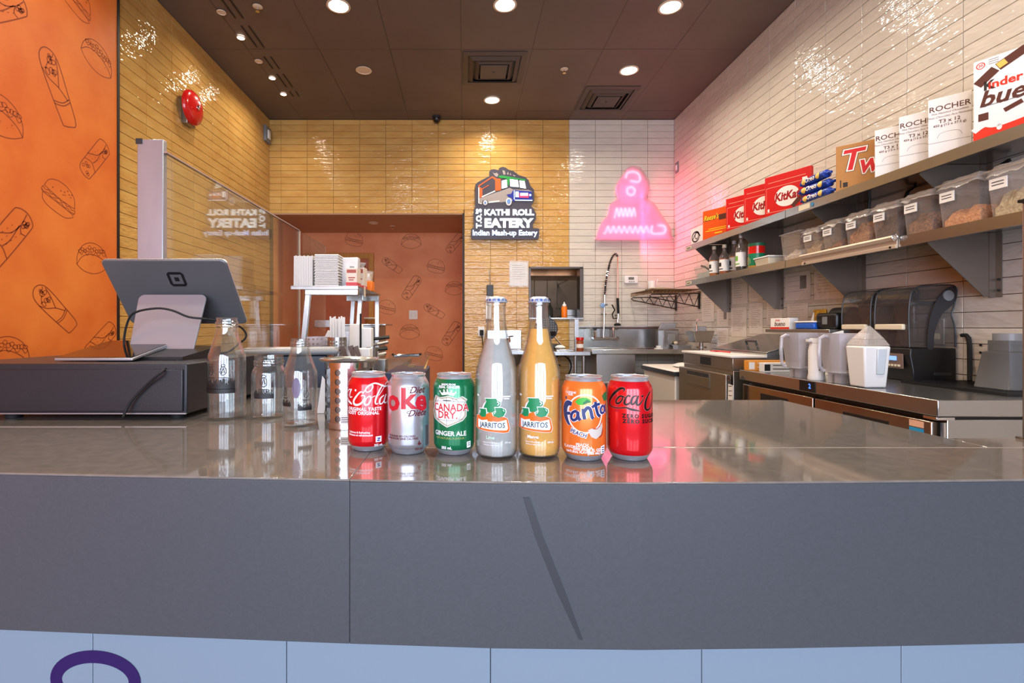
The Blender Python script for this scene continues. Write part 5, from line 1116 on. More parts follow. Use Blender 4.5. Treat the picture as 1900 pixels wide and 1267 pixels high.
# countertop blenders with sound hoods
def blender(y0, y1, lab):
    t = thing('hooded_blender', lab, 'blender', (2.32, (y0+y1)/2, TZ+.001)); w = (y1-y0)/2
    bx = -.115; ex = .112
    mk('motor_base', G().prism([(bx+.012, 0), (ex, 0), (ex, .165), (bx, .165), (bx-.004, .13), (bx+.012, .05)], lambda u, v, o: (u, -w+o, v), 0, 2*w), M('blackp'), t, bevel=.006)
    cp = mk('control_panel', G().hexa([(bx-.0055, -.07, .06), (bx-.002, -.07, .06), (bx-.002, .07, .06), (bx-.0055, .07, .06)], [(bx-.009, -.07, .135), (bx-.004, -.07, .135), (bx-.004, .07, .135), (bx-.009, .07, .135)]), pm('panel_brown', (120, 96, 84), .4), t, bevel=.001)
    mk('lcd', G().box(bx-.012, bx-.008, -.035, .035, .10, .122), emis('lcd_blue', (120, 160, 230), 1.1), cp)
    for i in range(6): mk('button', G().box(bx-.0105, bx-.007, -.055+.019*i, -.043+.019*i, .07, .08), M('cream'), cp)
    prof = [(bx-.002, .17), (bx-.006, .33), (bx+.002, .42), (bx+.02, .455), (bx+.06, .473), (ex-.03, .478), (ex, .465), (ex+.004, .44), (ex-.006, .38), (ex-.02, .33), (ex-.004, .27), (ex, .17)]
    pr = catmull([(a, b) for a, b in prof], 3)
    g = G(); n_ = len(pr)
    for yy in (-w+.006, w-.006): g.v += [(a, yy, b) for a, b in pr]
    g.f = [(i, i+1, n_+i+1, n_+i) for i in range(n_-1)]+[tuple(range(n_)), tuple(range(2*n_-1, n_-1, -1))]
    mk('sound_hood', g, smoky, t, smooth=True)
    for yy in (-w+.004, w-.004): mk('hood_edge', G().tube([(a, yy, b) for a, b in pr], .0035, 6), M('darkp'), t, smooth=True)
    for yy in (-w-.004, w+.001):
        mk('hood_arm', G().prism(catmull([(-.035, .168), (-.005, .168), (.0, .24), (.035, .33), (.085, .375), (.108, .41), (.106, .455), (.085, .47), (.05, .45), (.01, .40), (-.025, .30)], 3, True), lambda u, v, o: (u, yy+o, v), 0, .004), M('darkp'), t)
        mk('pivot_knob', G().cyl((.065, yy+(.0 if yy < 0 else .008), .425), .026, .006, 24, 'Y'), M('grey'), t, smooth=True)
    mk('front_handle', G().box(bx-.022, bx-.004, -w+.02, w-.02, .255, .285), M('cream'), t, bevel=.006)
    mk('jar', G().hexa([(-.04, -.04, .17), (.04, -.04, .17), (.04, .04, .17), (-.04, .04, .17)], [(-.06, -.06, .38), (.06, -.06, .38), (.06, .06, .38), (-.06, .06, .38)]), clear('dark_jar', (222, 216, 210), .1, film=.12, fcol=(130, 110, 100)), t, bevel=.006)
    mk('jar_lid', G().box(-.06, .06, -.06, .06, .38, .40), M('blackp'), t, bevel=.006)
    mk('side_grip', G().box(.0, .085, -w-.002, -w+.002, .03, .045), M('darkp'), t, bevel=.001)
    return t
blender(2.43, 2.64, 'nearest black blender under a smoky curved sound hood'); blender(2.66, 2.87, 'black hooded blender half hidden behind the nearest one')
t = thing('menu_folder', 'stack of white folded papers leaning beside the black printer', 'papers', (2.22, 2.62, TZ)); t.location = (P(1557, 0, 2.74).x, 2.76, TZ+.001)
mk('papers', G().hexa([(-.05, -.01, 0), (.05, -.01, 0), (.05, .02, 0), (-.05, .02, 0)], [(-.02, .0, .235), (.04, .0, .25), (.04, .01, .25), (-.02, .01, .235)]), M('paper'), t)
t = thing('power_lead', 'black cable behind the nearest hooded blender', 'cable', (2.425, 2.40, TZ+.1)); mk('cable', G().tube([(0, 0, .13), (.005, -.03, .12), (.0, -.04, .0), (-.02, -.06, -.085)], .009, 8, smooth=3), M('rubber'), t, smooth=True)
g = G(); mx0, mx1, my0, my1 = 2.13, 2.43, 1.93, 2.38
for i in range(40): g.box(mx0+.004, mx1-.004, my0+.006+i*.0112, my0+.010+i*.0112, TZ+.002, TZ+.012)
for i in range(12): g.box(mx0+.01+i*.0255, mx0+.014+i*.0255, my0, my1, TZ+.001, TZ+.010)
t = thing('drain_mat', 'black ribbed drain mat under the upside-down jug', 'mat', ((mx0+mx1)/2, (my0+my1)/2, TZ))
mk('mat_grid', g, M('blackp'), t, world=True, kind='stuff'); mk('mat_border', G().box(mx0-.01, mx0, my0-.01, my1+.01, TZ+.001, TZ+.013).box(mx1, mx1+.003, my0-.01, my1+.01, TZ+.001, TZ+.013).box(mx0, mx1, my0-.01, my0, TZ+.001, TZ+.013).box(mx0, mx1, my1, my1+.01, TZ+.001, TZ+.013), M('blackp'), t, world=True)
for o in list(bpy.data.objects):
    if o.get('label') == 'upside-down blender jug on the black drain mat': o.location.z = TZ+.0135
# ================================================================ FRONT COUNTER
CT = EYE-.197; CB = CT-.2135
def fy(x):   # front edge bows slightly
    pts = [(-2.25, .74), (-.64, .667), (-.35, .648), (0, .628), (.2, .6235), (.45, .628), (.75, .638), (1.5, .67)]
    for (a, b), (c, d) in zip(pts[:-1], pts[1:]):
        if a <= x <= c: return b+(d-b)*(x-a)/(c-a)
    return pts[-1][1]
def slab(x0, x1, back, z0=None, z1=None, n=10, front=None):
    z0 = CT-.003 if z0 is None else z0; z1 = CT if z1 is None else z1
    xs_ = [x0+(x1-x0)*i/n for i in range(n+1)]; fr = [(x, (front if front else fy(x))) for x in xs_]
    pl = fr+[(x1, back), (x0, back)]
    return G().prism(pl, lambda u, v, o: (u, v, o), z0, z1)
ctr = thing('front_counter', 'grey quartz front counter across the bottom of the photo', 'counter', (0, .9, 0))
XJ = -.149; CL, CR = -2.22, 1.35
mk('slab', slab(CL, XJ-.0002, 1.60, n=8), M('quartz'), ctr, bevel=.0008, world=True)
mk('slab', slab(XJ+.0002, CR, .803, n=8), M('quartz'), ctr, bevel=.0008, world=True)
mk('slab', G().box(XJ+.0006, .858, .806, 1.332, CT-.03, CT), M('quartz'), ctr, bevel=.0015, world=True)
mk('slab', G().box(.859, CR, .806, .874, CT-.03, CT), M('quartz'), ctr, bevel=.0015, world=True)
seam = pm('pale_seam_filler', (150, 140, 130), .6); mk('seam_filler', G().box(XJ, CR, .8032, .8058, CT-.003, CT-.0004), seam, ctr, world=True)
def face(x0, x1, n=8):
    xs_ = [x0+(x1-x0)*i/n for i in range(n+1)]; pl = [(x, fy(x)+.0005) for x in xs_]+[(x, fy(x)+.03) for x in xs_[::-1]]
    return G().prism(pl, lambda u, v, o: (u, v, o), CB, CT-.0031)
mk('apron', face(CL, XJ-.0001), M('quartzf'), ctr, world=True, bevel=.001); mk('apron', face(XJ+.0001, CR), M('quartzf'), ctr, world=True, bevel=.001)
stain = pm('grey_smear', (50, 52, 56), .42)
decal('smear', [poly([(.075, -.02), (.083, -.02), (.10, -.07), (.128, -.14), (.15, -.2), (.146, -.2), (.118, -.14), (.09, -.07)])], stain, ctr, lambda u, v, o: (u, fy(u)-o, CT+v), .0006, cell=.05, world=True)
xs_ = [(525-CX)*.655/F-.2765*k for k in (5, 4, 3, 2, 1)]+[(px-CX)*.655/F for px in (525, 910, 1300, 1677)]+[(1677-CX)*.655/F+.27]
for a, b in zip(xs_[:-1], xs_[1:]):
    mk('panel', G().prism([(a+.0004, fy(a)+.026), (b-.0004, fy(b)+.026), (b-.0004, fy(b)+.045), (a+.0004, fy(a)+.045)], lambda u, v, o: (u, v, o), .12, CB-.0005), M('panel'), ctr, bevel=.001, world=True)
k_ = .655/F; rc = ((177-CX)*k_*1.045, EYE-(1262-CY)*k_*1.045)
decal('purple_ring', [ring(rc[0], rc[1], .0575, .033, .0175, 48)], M('purple'), ctr, lambda u, v, o: (u, fy(u)+.026-o, v), .0008, cell=.03, world=True)
mk('carcass', G().box(CL, CR, .80, .86, .12, CT-.0035).box(CL, -.35, .86, 1.55, .12, CT-.0035).box(-.35, .80, .86, 1.28, .12, CT-.0035).box(CL+.05, CR-.05, .84, .85, 0, .12), M('darkp'), ctr, world=True)
mk('toe_kick', slab(CL, CR, .82, 0, .12, front=.76), M('blackp'), ctr, world=True)
# post at the right edge
t = thing('guard_post', 'thin steel guard post at the right edge of the photo', 'post', (1.005, .85, CT)); 
xp = (1896-CX)*.86/F
mk('post', G().box(xp, xp+.03, .83, .86, CT, P(0, 372, .845).z), M('dsteel'), t, bevel=.002, world=True); mk('post_cap', G().box(xp-.004, xp+.034, .826, .864, P(0, 372, .845).z, P(0, 370, .845).z+.004), M('blackp'), t, bevel=.001, world=True)
mk('post_clip', G().box(xp-.008, xp, .838, .852, P(0, 376, .845).z, P(0, 368, .845).z), M('blackp'), t, world=True); mk('foot_plate', G().box(xp-.0, xp+.06, .82, .87, CT, CT+.004), M('dsteel'), t, world=True)

# ================================================================ PREP COUNTER AND GUARD GLASS ON THE LEFT
SZ = .955
t = thing('side_counter', 'stainless side counter behind the till running to the alcove', 'counter', (-.8, 2.7, 0))
mk('counter_top', G().box(-1.084, -.42, 1.65, 3.9, SZ-.04, SZ), M('dsteel'), t, bevel=.004, world=True); mk('cabinet', G().box(-1.07, -.46, 1.68, 3.88, .1, SZ-.04), M('dsteel'), t, world=True); mk('plinth', G().box(-1.08, -.5, 1.7, 3.86, 0, .1), M('black'), t, world=True)
GX = -1.09
t = thing('glass_guard', 'tall clear glass guard along the side counter with steel edge rail', 'glass guard', (GX, 2.8, SZ))
gt = EYE+.634
for a, b in ((1.79, 3.235), (3.245, 3.85)):
    mk('glass_pane', G().box(GX-.004, GX+.004, a, b, SZ+.002, gt), pane, t, world=True)
mk('top_edge', G().box(GX-.006, GX+.006, 1.79, 3.235, gt, gt+.006), pm('pinkish_edge_steel', (196, 180, 176), .3, .8), t, world=True)
mk('joint_strip', G().box(GX-.005, GX+.005, 3.235, 3.245, SZ+.002, gt), pm('pale_glass_edge', (226, 214, 196), .3), t, world=True)
t = thing('steel_post', 'tall flat stainless post holding the glass guard behind the till', 'post', (-1.14, 1.8, 0))
mk('post', G().box(-1.19, -1.095, 1.785, 1.81, 0, EYE+349*1.785/F), pm('post_steel', (180, 188, 198), .32, .85, vary=.12, vscale=6, stretch=(1, 1, .3)), t, bevel=.003, world=True)
mk('corner_clip', G().box(-1.193, -1.17, 1.782, 1.786, EYE+340*1.785/F, EYE+350*1.785/F), M('darkp'), t, world=True)

# take-out shelf rack
rz = EYE+77*2.7/F
RX0, RX1, RY0, RY1 = -.955, -.585, 2.70, 3.42
t = thing('takeout_rack', 'stainless rack shelf on bent legs holding takeout boxes', 'rack', (-.77, 3.0, SZ))
mk('rack_shelf', G().box(RX0, RX1, RY0, RY1, rz-.006, rz).box(RX0, RX1, RY0, RY0+.004, rz-.02, rz-.006), M('dsteel'), t, world=True, bevel=.001)
for q_ in ((RX0+.07, RX1-.005, RY0+.02, RY0+.05), (RX0+.15, RX1, RY1-.08, RY1-.05)): mk('under_beam', G().box(*q_, rz-.05, rz-.012), M('steel'), t, bevel=.003, world=True)
for (x, y, lx_) in ((RX0+.09, RY0+.035, -.045), (RX1-.09, RY0+.5, -.03), (RX0+.2, RY1-.065, -.03), (RX1-.01, RY1-.065, 0)):
    mk('leg', G().hexa([(x+lx_-.015, y-.013, SZ+.001), (x+lx_+.013, y-.013, SZ+.001), (x+lx_+.013, y+.013, SZ+.001), (x+lx_-.015, y+.013, SZ+.001)], [(x-.015, y-.013, rz-.012), (x+.013, y-.013, rz-.012), (x+.013, y+.013, rz-.012), (x-.015, y+.013, rz-.012)]), M('steel'), t, bevel=.002, world=True)
mk('price_flag', G().box(RX1, RX1+.001, 2.86, 2.90, rz-.05, rz+.01), M('cream'), t, world=True)
# stacks of foam clamshells (each box is a thin slab standing on edge)
shell_m = pm('foam_clamshell', (212, 210, 208), .45)
def stack(x0, x1, y0, dy, hgt, n, lab, grp, vertical=True):
    for i in range(n):
        if vertical: a = x0+(x1-x0)*i/n; b = a+(x1-x0)/n*.82
        hh = hgt*(1+.02*math.sin(i*2.1)); c_ = (a+b)/2 if vertical else (x0+x1)/2
        o = mk('takeout_box', (G().hexa([(-(b-a)/2, -dy/2, 0), ((b-a)/2, -dy/2, 0), ((b-a)/2, dy/2, 0), (-(b-a)/2, dy/2, 0)], [(-(b-a)/2-.002, -dy/2+.01, hh), ((b-a)/2-.002, -dy/2+.01, hh), ((b-a)/2-.002, dy/2-.01, hh), (-(b-a)/2-.002, dy/2-.01, hh)]) if vertical
            else G().hexa([(-(x1-x0)/2, -dy/2, 0), ((x1-x0)/2, -dy/2, 0), ((x1-x0)/2, dy/2, 0), (-(x1-x0)/2, dy/2, 0)], [(-(x1-x0)/2+.004, -dy/2+.004, hgt/n*.84), ((x1-x0)/2-.004, -dy/2+.004, hgt/n*.84), ((x1-x0)/2-.004, dy/2-.004, hgt/n*.84), (-(x1-x0)/2+.004, dy/2-.004, hgt/n*.84)])), shell_m)
        o.location = (c_, y0+dy/2, rz+.001) if vertical else ((x0+x1)/2+.002*math.sin(i*3), y0+dy/2, rz+.001+i*hgt/n); tag(o, lab, 'takeout box', grp)
stack(P(546, 0, 2.72).x, P(581, 0, 2.72).x, 2.71, .16, .165, 14, 'white foam takeout box standing on edge in left stack on the rack', 'upright takeout boxes on the rack')
stack(P(584, 0, 2.72).x, P(629, 0, 2.72).x, 2.71, .17, .175, 22, 'clear lidded takeout box lying in the tall stack on the rack', 'stacked takeout boxes on the rack', False)
x0 = P(632, 0, 2.75).x; x1 = P(659, 0, 2.75).x
t = thing('cutlery_bag', 'white cutlery sleeve bag with fork picture on the rack', 'bag', ((x0+x1)/2, 2.84, rz+.001)); mk('bag', G().hexa([(-.045, -.05, 0), (.04, -.05, 0), (.04, .05, 0), (-.045, .05, 0)], [(-.06, -.03, .17), (.045, -.03, .172), (.045, .03, .172), (-.06, .03, .17)]), pm('bag_white', (206, 202, 204), .5, vary=.08, vscale=20), t, bevel=.008)
decal('fork_picture', [disc(0, .075, .008, .011), line(0, .0, 0, .07, .005), rect(-.012, .1, .014, .118)], M('grey'), t, lambda u, v, o: (u+.01, -.052+v*.12-o, v), .001)
cw = pm('carton_cream', (222, 206, 190), .6)
for i, (x, y, h_, lab) in enumerate([(P(651, 0, 2.80).x+.022, 2.72, .10, 'cream and red cutlery carton at the front of the rack'), (P(667, 0, 2.95).x, 2.93, .13, 'cream cutlery carton with torn top flaps on the rack')]):
    t = thing('cutlery_carton', lab, 'box', (x, y, rz+.001), 0, 'cutlery cartons on the rack'); mk('box', G().box(-.03, .03, 0, .10, 0, h_), cw, t, bevel=.002)
    f = facing(0, 0, 0)
    for q_ in (rect(-.026, h_*.72, .026, h_*.9), rect(-.015, h_*.3, .012, h_*.36), rect(-.018, h_*.42, .02, h_*.48)): decal('print', [q_], pm('carton_brown_red', (170, 84, 70), .6), t, f, .0006)
    mk('red_base', G().box(-.031, .031, -.001, .101, 0, .02), pm('carton_red', (206, 70, 76), .5), t, bevel=.001)
    if i: mk('flap', G().hexa([(-.03, 0, h_), (.03, 0, h_), (.03, .002, h_), (-.03, .002, h_)], [(-.02, -.03, h_+.03), (.05, -.03, h_+.02), (.05, -.028, h_+.02), (-.02, -.028, h_+.03)]), cw, t)
t = thing('sauce_packets', 'small clear cup of packets over an orange pack on the rack end', 'packets', (P(683, 0, 3.2).x, 3.17, rz+.001)); mk('orange_pack', G().box(-.045, .04, -.04, .04, 0, .065), M('orangep'), t, bevel=.006); mk('clear_cup', G().lathe([(0, .066), (.032, .066), (.042, .13), (.04, .13), (0, .07)], n=18), wrapf, t, smooth=True); mk('packets', G().box(-.02, .02, -.02, .02, .07, .1), M('paper'), t, bevel=.004)

# perforated steel holders
def perf(R0, h0, rows, cols, cw_, hr, zb, a_full=True, arc=2*PI):
    """perforated tube wall: cols x rows of square cells each with a round hole, plus plain bands"""
    g = G(); n = 12; da = arc/cols; dz = (h0-zb*2)/rows
    for c in range(cols):
        for r in range(rows):
            ca, cz = (c+.5)*da, zb+(r+.5)*dz; inn = []; outp = []
            for k in range(n):
                t_ = 2*PI*k/n+PI/4*1; cx_, cy_ = math.cos(t_), math.sin(t_); q_ = 1/max(abs(cx_), abs(cy_))
                outp.append((cx_*q_*.5, cy_*q_*.5)); inn.append((cx_*hr, cy_*hr))
            vs = []
            for (u, v), (u2, v2) in zip(outp, inn):
                for (uu, vv, k3) in ((u*da, v*dz, 0), (u2/R0, v2, 1)):
                    a = ca+uu; vs.append((R0*math.sin(a), -R0*math.cos(a), cz+vv))
            g.add(vs, [(2*k, 2*((k+1) % n), 2*((k+1) % n)+1, 2*k+1) for k in range(n)])
    N_ = cols*4
    for z0, z1 in ((0, zb), (h0-zb, h0)): g.lathe([(R0, z0), (R0, z1)], n=N_)
    return g
t = thing('utensil_cylinder', 'large round stainless cylinder with rows of holes beside the red can', 'utensil holder', (P(648, 0, .985).x, .985, CT+.0005), .15)
mk('perforated_wall', perf(.047, .130, 6, 8, 0, .0062, .012), pm('polished_steel', (190, 190, 190), .16, 1), t, smooth=False, normals=False)
for p_ in t.children[0].data.polygons: p_.use_smooth = True
mk('inner_wall', G().lathe([(.0455, .004), (.0455, .128)], n=40), pm('inner_steel', (120, 118, 116), .35, .9), t, smooth=True, normals=False)
mk('rolled_rim', G().lathe([(.047, .128), (.056, .130), (.0585, .1325), (.057, .135), (.052, .134), (.0455, .13)], n=48), M('steel'), t, smooth=True)
mk('bottom', G().lathe([(0, 0), (.045, 0), (.0475, .002), (.0475, .012), (0, .012)], n=48), M('steel'), t, smooth=True)
decal('sticker', [rect(-.013, .012, .016, .028)], M('paper'), t, wrap(.0472), .0006, cell=.004); decal('sticker_print', [line(-.011, .024-.004*i, .012, .024-.004*i, .0012) for i in range(3)], M('darktxt'), t, wrap(.0472), .0012, cell=.004)
def small_cyl(px, d, r, zt, lab):
    x = P(px, 0, d).x; t = thing('straw_holder', lab, 'utensil holder', (x, d, SZ+.001)); h = zt-SZ
    mk('perforated_wall', perf(r, h, 12, 18, 0, r*.11, .012), M('steel'), t, normals=False)
    mk('bottom', G().lathe([(0, 0), (r*.98, 0), (r*.98, .004), (0, .004)], n=30), M('steel'), t); return t, h
t, h = small_cyl(626, 2.2, .042, EYE-19*2.2/F, 'perforated steel cylinder full of white wrapped straws')
R_ = random.Random(8)
for i in range(20):
    a = R_.uniform(0, 2*PI); r = .034*math.sqrt(R_.random()); x, y = r*math.cos(a), r*math.sin(a); k = 1.15
    o = mk('wrapped_straw', G().tube([(x, y, .006), (x*k, y*k, h+R_.uniform(.078, .095))], .0036, 6), M('white')); o.location = t.location; tag(o, 'white paper-wrapped straw standing in the perforated steel cylinder', 'straw', 'straws in the steel cylinder')
# square perforated caddy with napkins
t = thing('napkin_caddy', 'square perforated steel caddy holding napkins beside the straws', 'caddy', (P(598, 0, 2.3).x, 2.32, SZ+.001)); hz_ = EYE-18*2.3/F-SZ
g = G()
for q_ in range(4):
    c_, s_ = [(1, 0), (0, 1), (-1, 0), (0, -1)][q_]
    for c in range(6):
        for r in range(9):
            cx_, cz = -.06+.02*(c+.5), (r+.5)*hz_/9; vs = []
            for k in range(8):
                t_ = 2*PI*k/8+PI/4; a, b = math.cos(t_), math.sin(t_); qq = 1/max(abs(a), abs(b))
                for u, v in ((cx_+a*qq*.01, cz+b*qq*hz_/18), (cx_+a*.005, cz+b*.005)): vs.append((u*c_+.06*s_, u*s_-.06*c_, v))
            g.add(vs, [(2*k, 2*((k+1) % 8), 2*((k+1) % 8)+1, 2*k+1) for k in range(8)])
mk('perforated_wall', g, M('steel'), t, normals=False); mk('bottom', G().box(-.06, .06, -.06, .06, 0, .003), M('steel'), t)
for i in range(2):
    o = mk('napkin', G().prism([(0, 0), (.09, 0), (.09, .17), (0, .17)], lambda u, v, o: (u-.04, o, v), 0, .012), M('paper')); o.location = (t.location.x-.012+.05*i, 2.30+.03*i, SZ+.01+.03*(1-i)+.02); o.rotation_euler = (0, .45 if i == 0 else 0, 0)
    tag(o, ['white folded napkin leaning out of the square steel caddy', 'white folded napkin upright at the back of the square caddy'][i], 'napkin')
# cutlery in paper sleeve holder
x = P(670, 0, 2.2).x
t = thing('cutlery_holder', 'white cutlery holder box beyond the perforated cylinder', 'cutlery holder', (x, 2.2, SZ+.001)); mk('holder', G().hexa([(-.05, -.04, 0), (.05, -.04, 0), (.05, .04, 0), (-.05, .04, 0)], [(-.045, -.035, .15), (.045, -.035, .15), (.045, .035, .15), (-.045, .035, .15)]), M('paper'), t, bevel=.003)
for i, (dx, an, z_, lab) in enumerate([(-.04, .35, .17, 'dark plastic fork leaning left in front of the white cutlery holder'), (-.012, .3, .14, 'dark plastic knife leaning in front of the white cutlery holder'), (.018, .35, .13, 'dark plastic spoon leaning in front of the white cutlery holder')]):
    o = mk(['plastic_fork', 'plastic_knife', 'plastic_spoon'][i], G().box(-.006, .006, -.002, .002, 0, .12).hexa([(-.009, -.002, .12), (.009, -.002, .12), (.009, .002, .12), (-.009, .002, .12)], [(-.012, -.002, .17), (.012, -.002, .17), (.012, .002, .17), (-.012, .002, .17)]), pm('brown_cutlery', (110, 92, 84), .3)); o.location = (x+dx+.03, 2.13, SZ+.002); o.rotation_euler = (0, -an, 0); tag(o, lab, 'cutlery')
t = thing('sleeve_stack', 'tall white paper sleeves with a black straw behind the cutlery holder', 'sleeves', (P(672, 0, 2.4).x, 2.4, SZ+.001)); mk('sleeves', G().box(-.055, .0, -.03, .03, 0, .26).box(.0, .05, -.03, .03, 0, .24), M('paper'), t, bevel=.003); mk('straw', G().tube([(-.0, -.036, .1), (.0, -.036, .31)], .005, 6), M('blackp'), t)
t = thing('steel_cup', 'small steel cup beside the dark tongs on the side counter', 'cup', (P(690, 0, 2.3).x, 2.3, SZ+.001)); mk('cup', G().lathe([(0, 0), (.025, 0), (.028, .15), (.026, .15), (.023, .004), (0, .004)], n=20), M('steel'), t, smooth=True)
for i in range(4):
    o = mk('tongs', G().tube([(-.05, .0, 0), (.045, .0, .012)], .009, 6).tube([(-.05, .02, .0), (.045, .012, .016)], .007, 6), M('blackp' if i % 2 else 'dsteel'), smooth=True); o.location = (P(700, 0, 2.45).x+.005*i, 2.45, SZ+.10+.028*i); o.rotation_euler = (0, -.08+.1*(i % 2), .2)
    tag(o, ['lowest pair of dark tongs on the steel cabinet side', 'second pair of tongs up in the stack by the steel cabinet', 'third pair of tongs up in the stack by the steel cabinet', 'top pair of tongs in the stack by the steel cabinet'][i], 'tongs', 'tongs on the rack block')
tag(mk('tongs_block', G().box(P(694, 0, 2.45).x-.02, P(706, 0, 2.45).x+.03, 2.42, 2.5, SZ+.001, SZ+.088), M('dsteel'), bevel=.004), 'steel block carrying the stacked tongs', 'stand')
x0, x1 = P(632, 0, 3.46).x, P(703, 0, 3.46).x
t = thing('steel_cabinet', 'small upright stainless cabinet with overhanging top behind the cutlery', 'cabinet', ((x0+x1)/2, 3.6, SZ+.001)); zc = EYE+6*3.46/F
mk('body', G().box(x0, x1, 3.46, 3.76, SZ+.001, zc-.01), M('dsteel'), t, bevel=.004, world=True); mk('top', G().box(x0-.05, x1+.05, 3.44, 3.78, zc-.01, zc), M('steel'), t, bevel=.002, world=True)
mk('door_panel', G().box(x0+.02, x1-.06, 3.453, 3.46, SZ+.03, zc-.05), M('steel'), t, bevel=.002, world=True); mk('side_strip', G().box(x1-.05, x1, 3.455, 3.46, SZ+.01, zc-.02), M('grey'), t, world=True)
t = thing('sauce_tub', 'amber plastic tub on top of the small steel cabinet', 'tub', (P(686, 0, 3.5).x, 3.52, zc+.001)); mk('tub', G().lathe([(0, 0), (.035, 0), (.042, .035), (0, .035)], n=20), pm('amber_tub', (176, 104, 44), .2), t, smooth=True); mk('lid', G().lathe([(0, .035), (.044, .035), (.046, .042), (.044, .045), (0, .043)], n=20), M('cream'), t, smooth=True)
# ribbed platform (scale) on the counter end
t = thing('platform_scale', 'rounded ribbed stainless scale platform on dark body beside the till', 'scale', (-.62, 1.78, SZ+.001)); zp = EYE-.078
t.rotation_euler = (0, 0, .25)
mk('platform', G().box(-.18, .16, -.1, .14, zp-SZ-.02, zp-SZ), M('grey'), t, bevel=.0095, seg=3)
for i in range(4): mk('rib', G().box(-.165, .145, -.07+.045*i, -.055+.045*i, zp-SZ, zp-SZ+.003), M('dsteel'), t, bevel=.001)
mk('body', G().box(-.14, .12, -.07, .11, 0, zp-SZ-.02), pm('navy_body', (36, 42, 56), .4), t, bevel=.006)
tag(mk('paper_slip', G().prism([(0, 0), (.016, 0), (.03, .06), (.012, .085)], lambda u, v, o: (P(588, 0, 1.12).x+u, 1.12+o, CT+.001+v), 0, .0015), M('paper')), 'white paper slip standing behind the perforated cylinder', 'paper')
# clear lidded bin with chrome handle in front of the alcove
t = thing('clear_lid_bin', 'low bin with tilted clear lid and chrome handle before the alcove', 'bin', (-.28, 2.4, 0))
a = [P(721, 655, 2.6), P(797, 655, 2.6)]
mk('clear_lid', G().add([tuple(P(722, 657, 2.55)), tuple(P(797, 656, 2.55)), tuple(P(786, 684, 2.2)), tuple(P(715, 686, 2.2))], [(0, 1, 2, 3)]), pane, t, world=True, normals=False)
bz = P(0, 687, 2.2).z
mk('tub', G().box(P(714, 0, 2.2).x, P(786, 0, 2.2).x, 2.2, 2.6, bz-.25, bz-.01), pm('navy_tub', (48, 52, 78), .4), t, bevel=.006, world=True); mk('stand', G().box(P(720, 0, 2.2).x, P(780, 0, 2.2).x, 2.25, 2.55, 0, bz-.25), M('dsteel'), t, world=True)
mk('handle', G().tube([P(729, 658, 2.42), P(733, 661, 2.40), P(745, 660, 2.40), P(765, 659, 2.40), P(776, 659, 2.40), P(780, 657, 2.42)], .008, 8), M('chrome'), t, smooth=True, world=True)
mk('lid_bracket', G().add([tuple(P(786, 684, 2.2)), tuple(P(797, 656, 2.55)), tuple(P(797, 660, 2.56)), tuple(P(790, 684, 2.21)), ], [(0, 1, 2, 3)]).box(P(757, 0, 2.5).x, P(769, 0, 2.5).x, 2.5, 2.52, P(0, 684, 2.5).z, P(0, 677, 2.5).z), pm('olive_plastic', (150, 120, 60), .4), t, world=True)

# ================================================================ TILL ON THE LEFT
DZ = CT+.012; DT = EYE-.0775
t = thing('cash_drawer', 'wide black metal cash drawer on rubber feet at left of the counter', 'cash drawer', (-.85, 1.25, CT))
mk('case', G().box(-1.12, -.59, 1.045, 1.48, DZ, DT), M('drawer'), t, bevel=.003, world=True)
mk('drawer_front', G().box(-1.115, -.597, 1.0405, 1.045, DZ+.006, DT-.012), M('drawer'), t, bevel=.002, world=True)
mk('bottom_lip', G().box(-1.12, -.59, 1.040, 1.045, DZ+.001, DZ+.003), M('silver'), t, world=True)
for x in (-.985, -.625):
    for y in (1.075, 1.43): mk('foot', G().cyl((x, y, CT+.0005), .015, .0125, 18, r2=.017), M('rubber'), t, smooth=True, world=True)
# customer terminal lying wedge shaped
t = thing('card_terminal', 'flat black touch terminal with silver edge lying on the cash drawer', 'terminal', (-.80, 1.18, DT))
A = [P(100, 672, 1.10), P(246, 672, 1.10), P(328, 640, 1.34), P(205, 640, 1.34)]; Bt = [P(100, 668, 1.10), P(246, 668, 1.10), P(328, 632, 1.34), P(205, 632, 1.34)]
A[0].z = A[1].z = DT+.002; Bt[0].z = Bt[1].z = DT+.0085
mk('shell', G().hexa(A, Bt), M('silver'), t, bevel=.002, world=True)
S_ = [p_+Vector((0, 0, .0012)) for p_ in Bt]; c0 = sum((p_ for p_ in S_), Vector())/4
mk('screen', G().add([tuple(c0+(p_-c0)*.975) for p_ in S_]+[tuple(c0+(p_-c0)*.975-Vector((0, 0, .001))) for p_ in S_], [(0, 1, 2, 3), (0, 4, 5, 1), (1, 5, 6, 2), (2, 6, 7, 3), (3, 7, 4, 0)]), M('screen'), t, world=True)
mk('wedge_foot', G().prism([(1.15, DT+.0005), (1.33, DT+.0005), (1.33, DT+.028), (1.15, DT+.008)], lambda u, v, o: (o, u, v), -.86, -.66), M('blackp'), t, world=True)
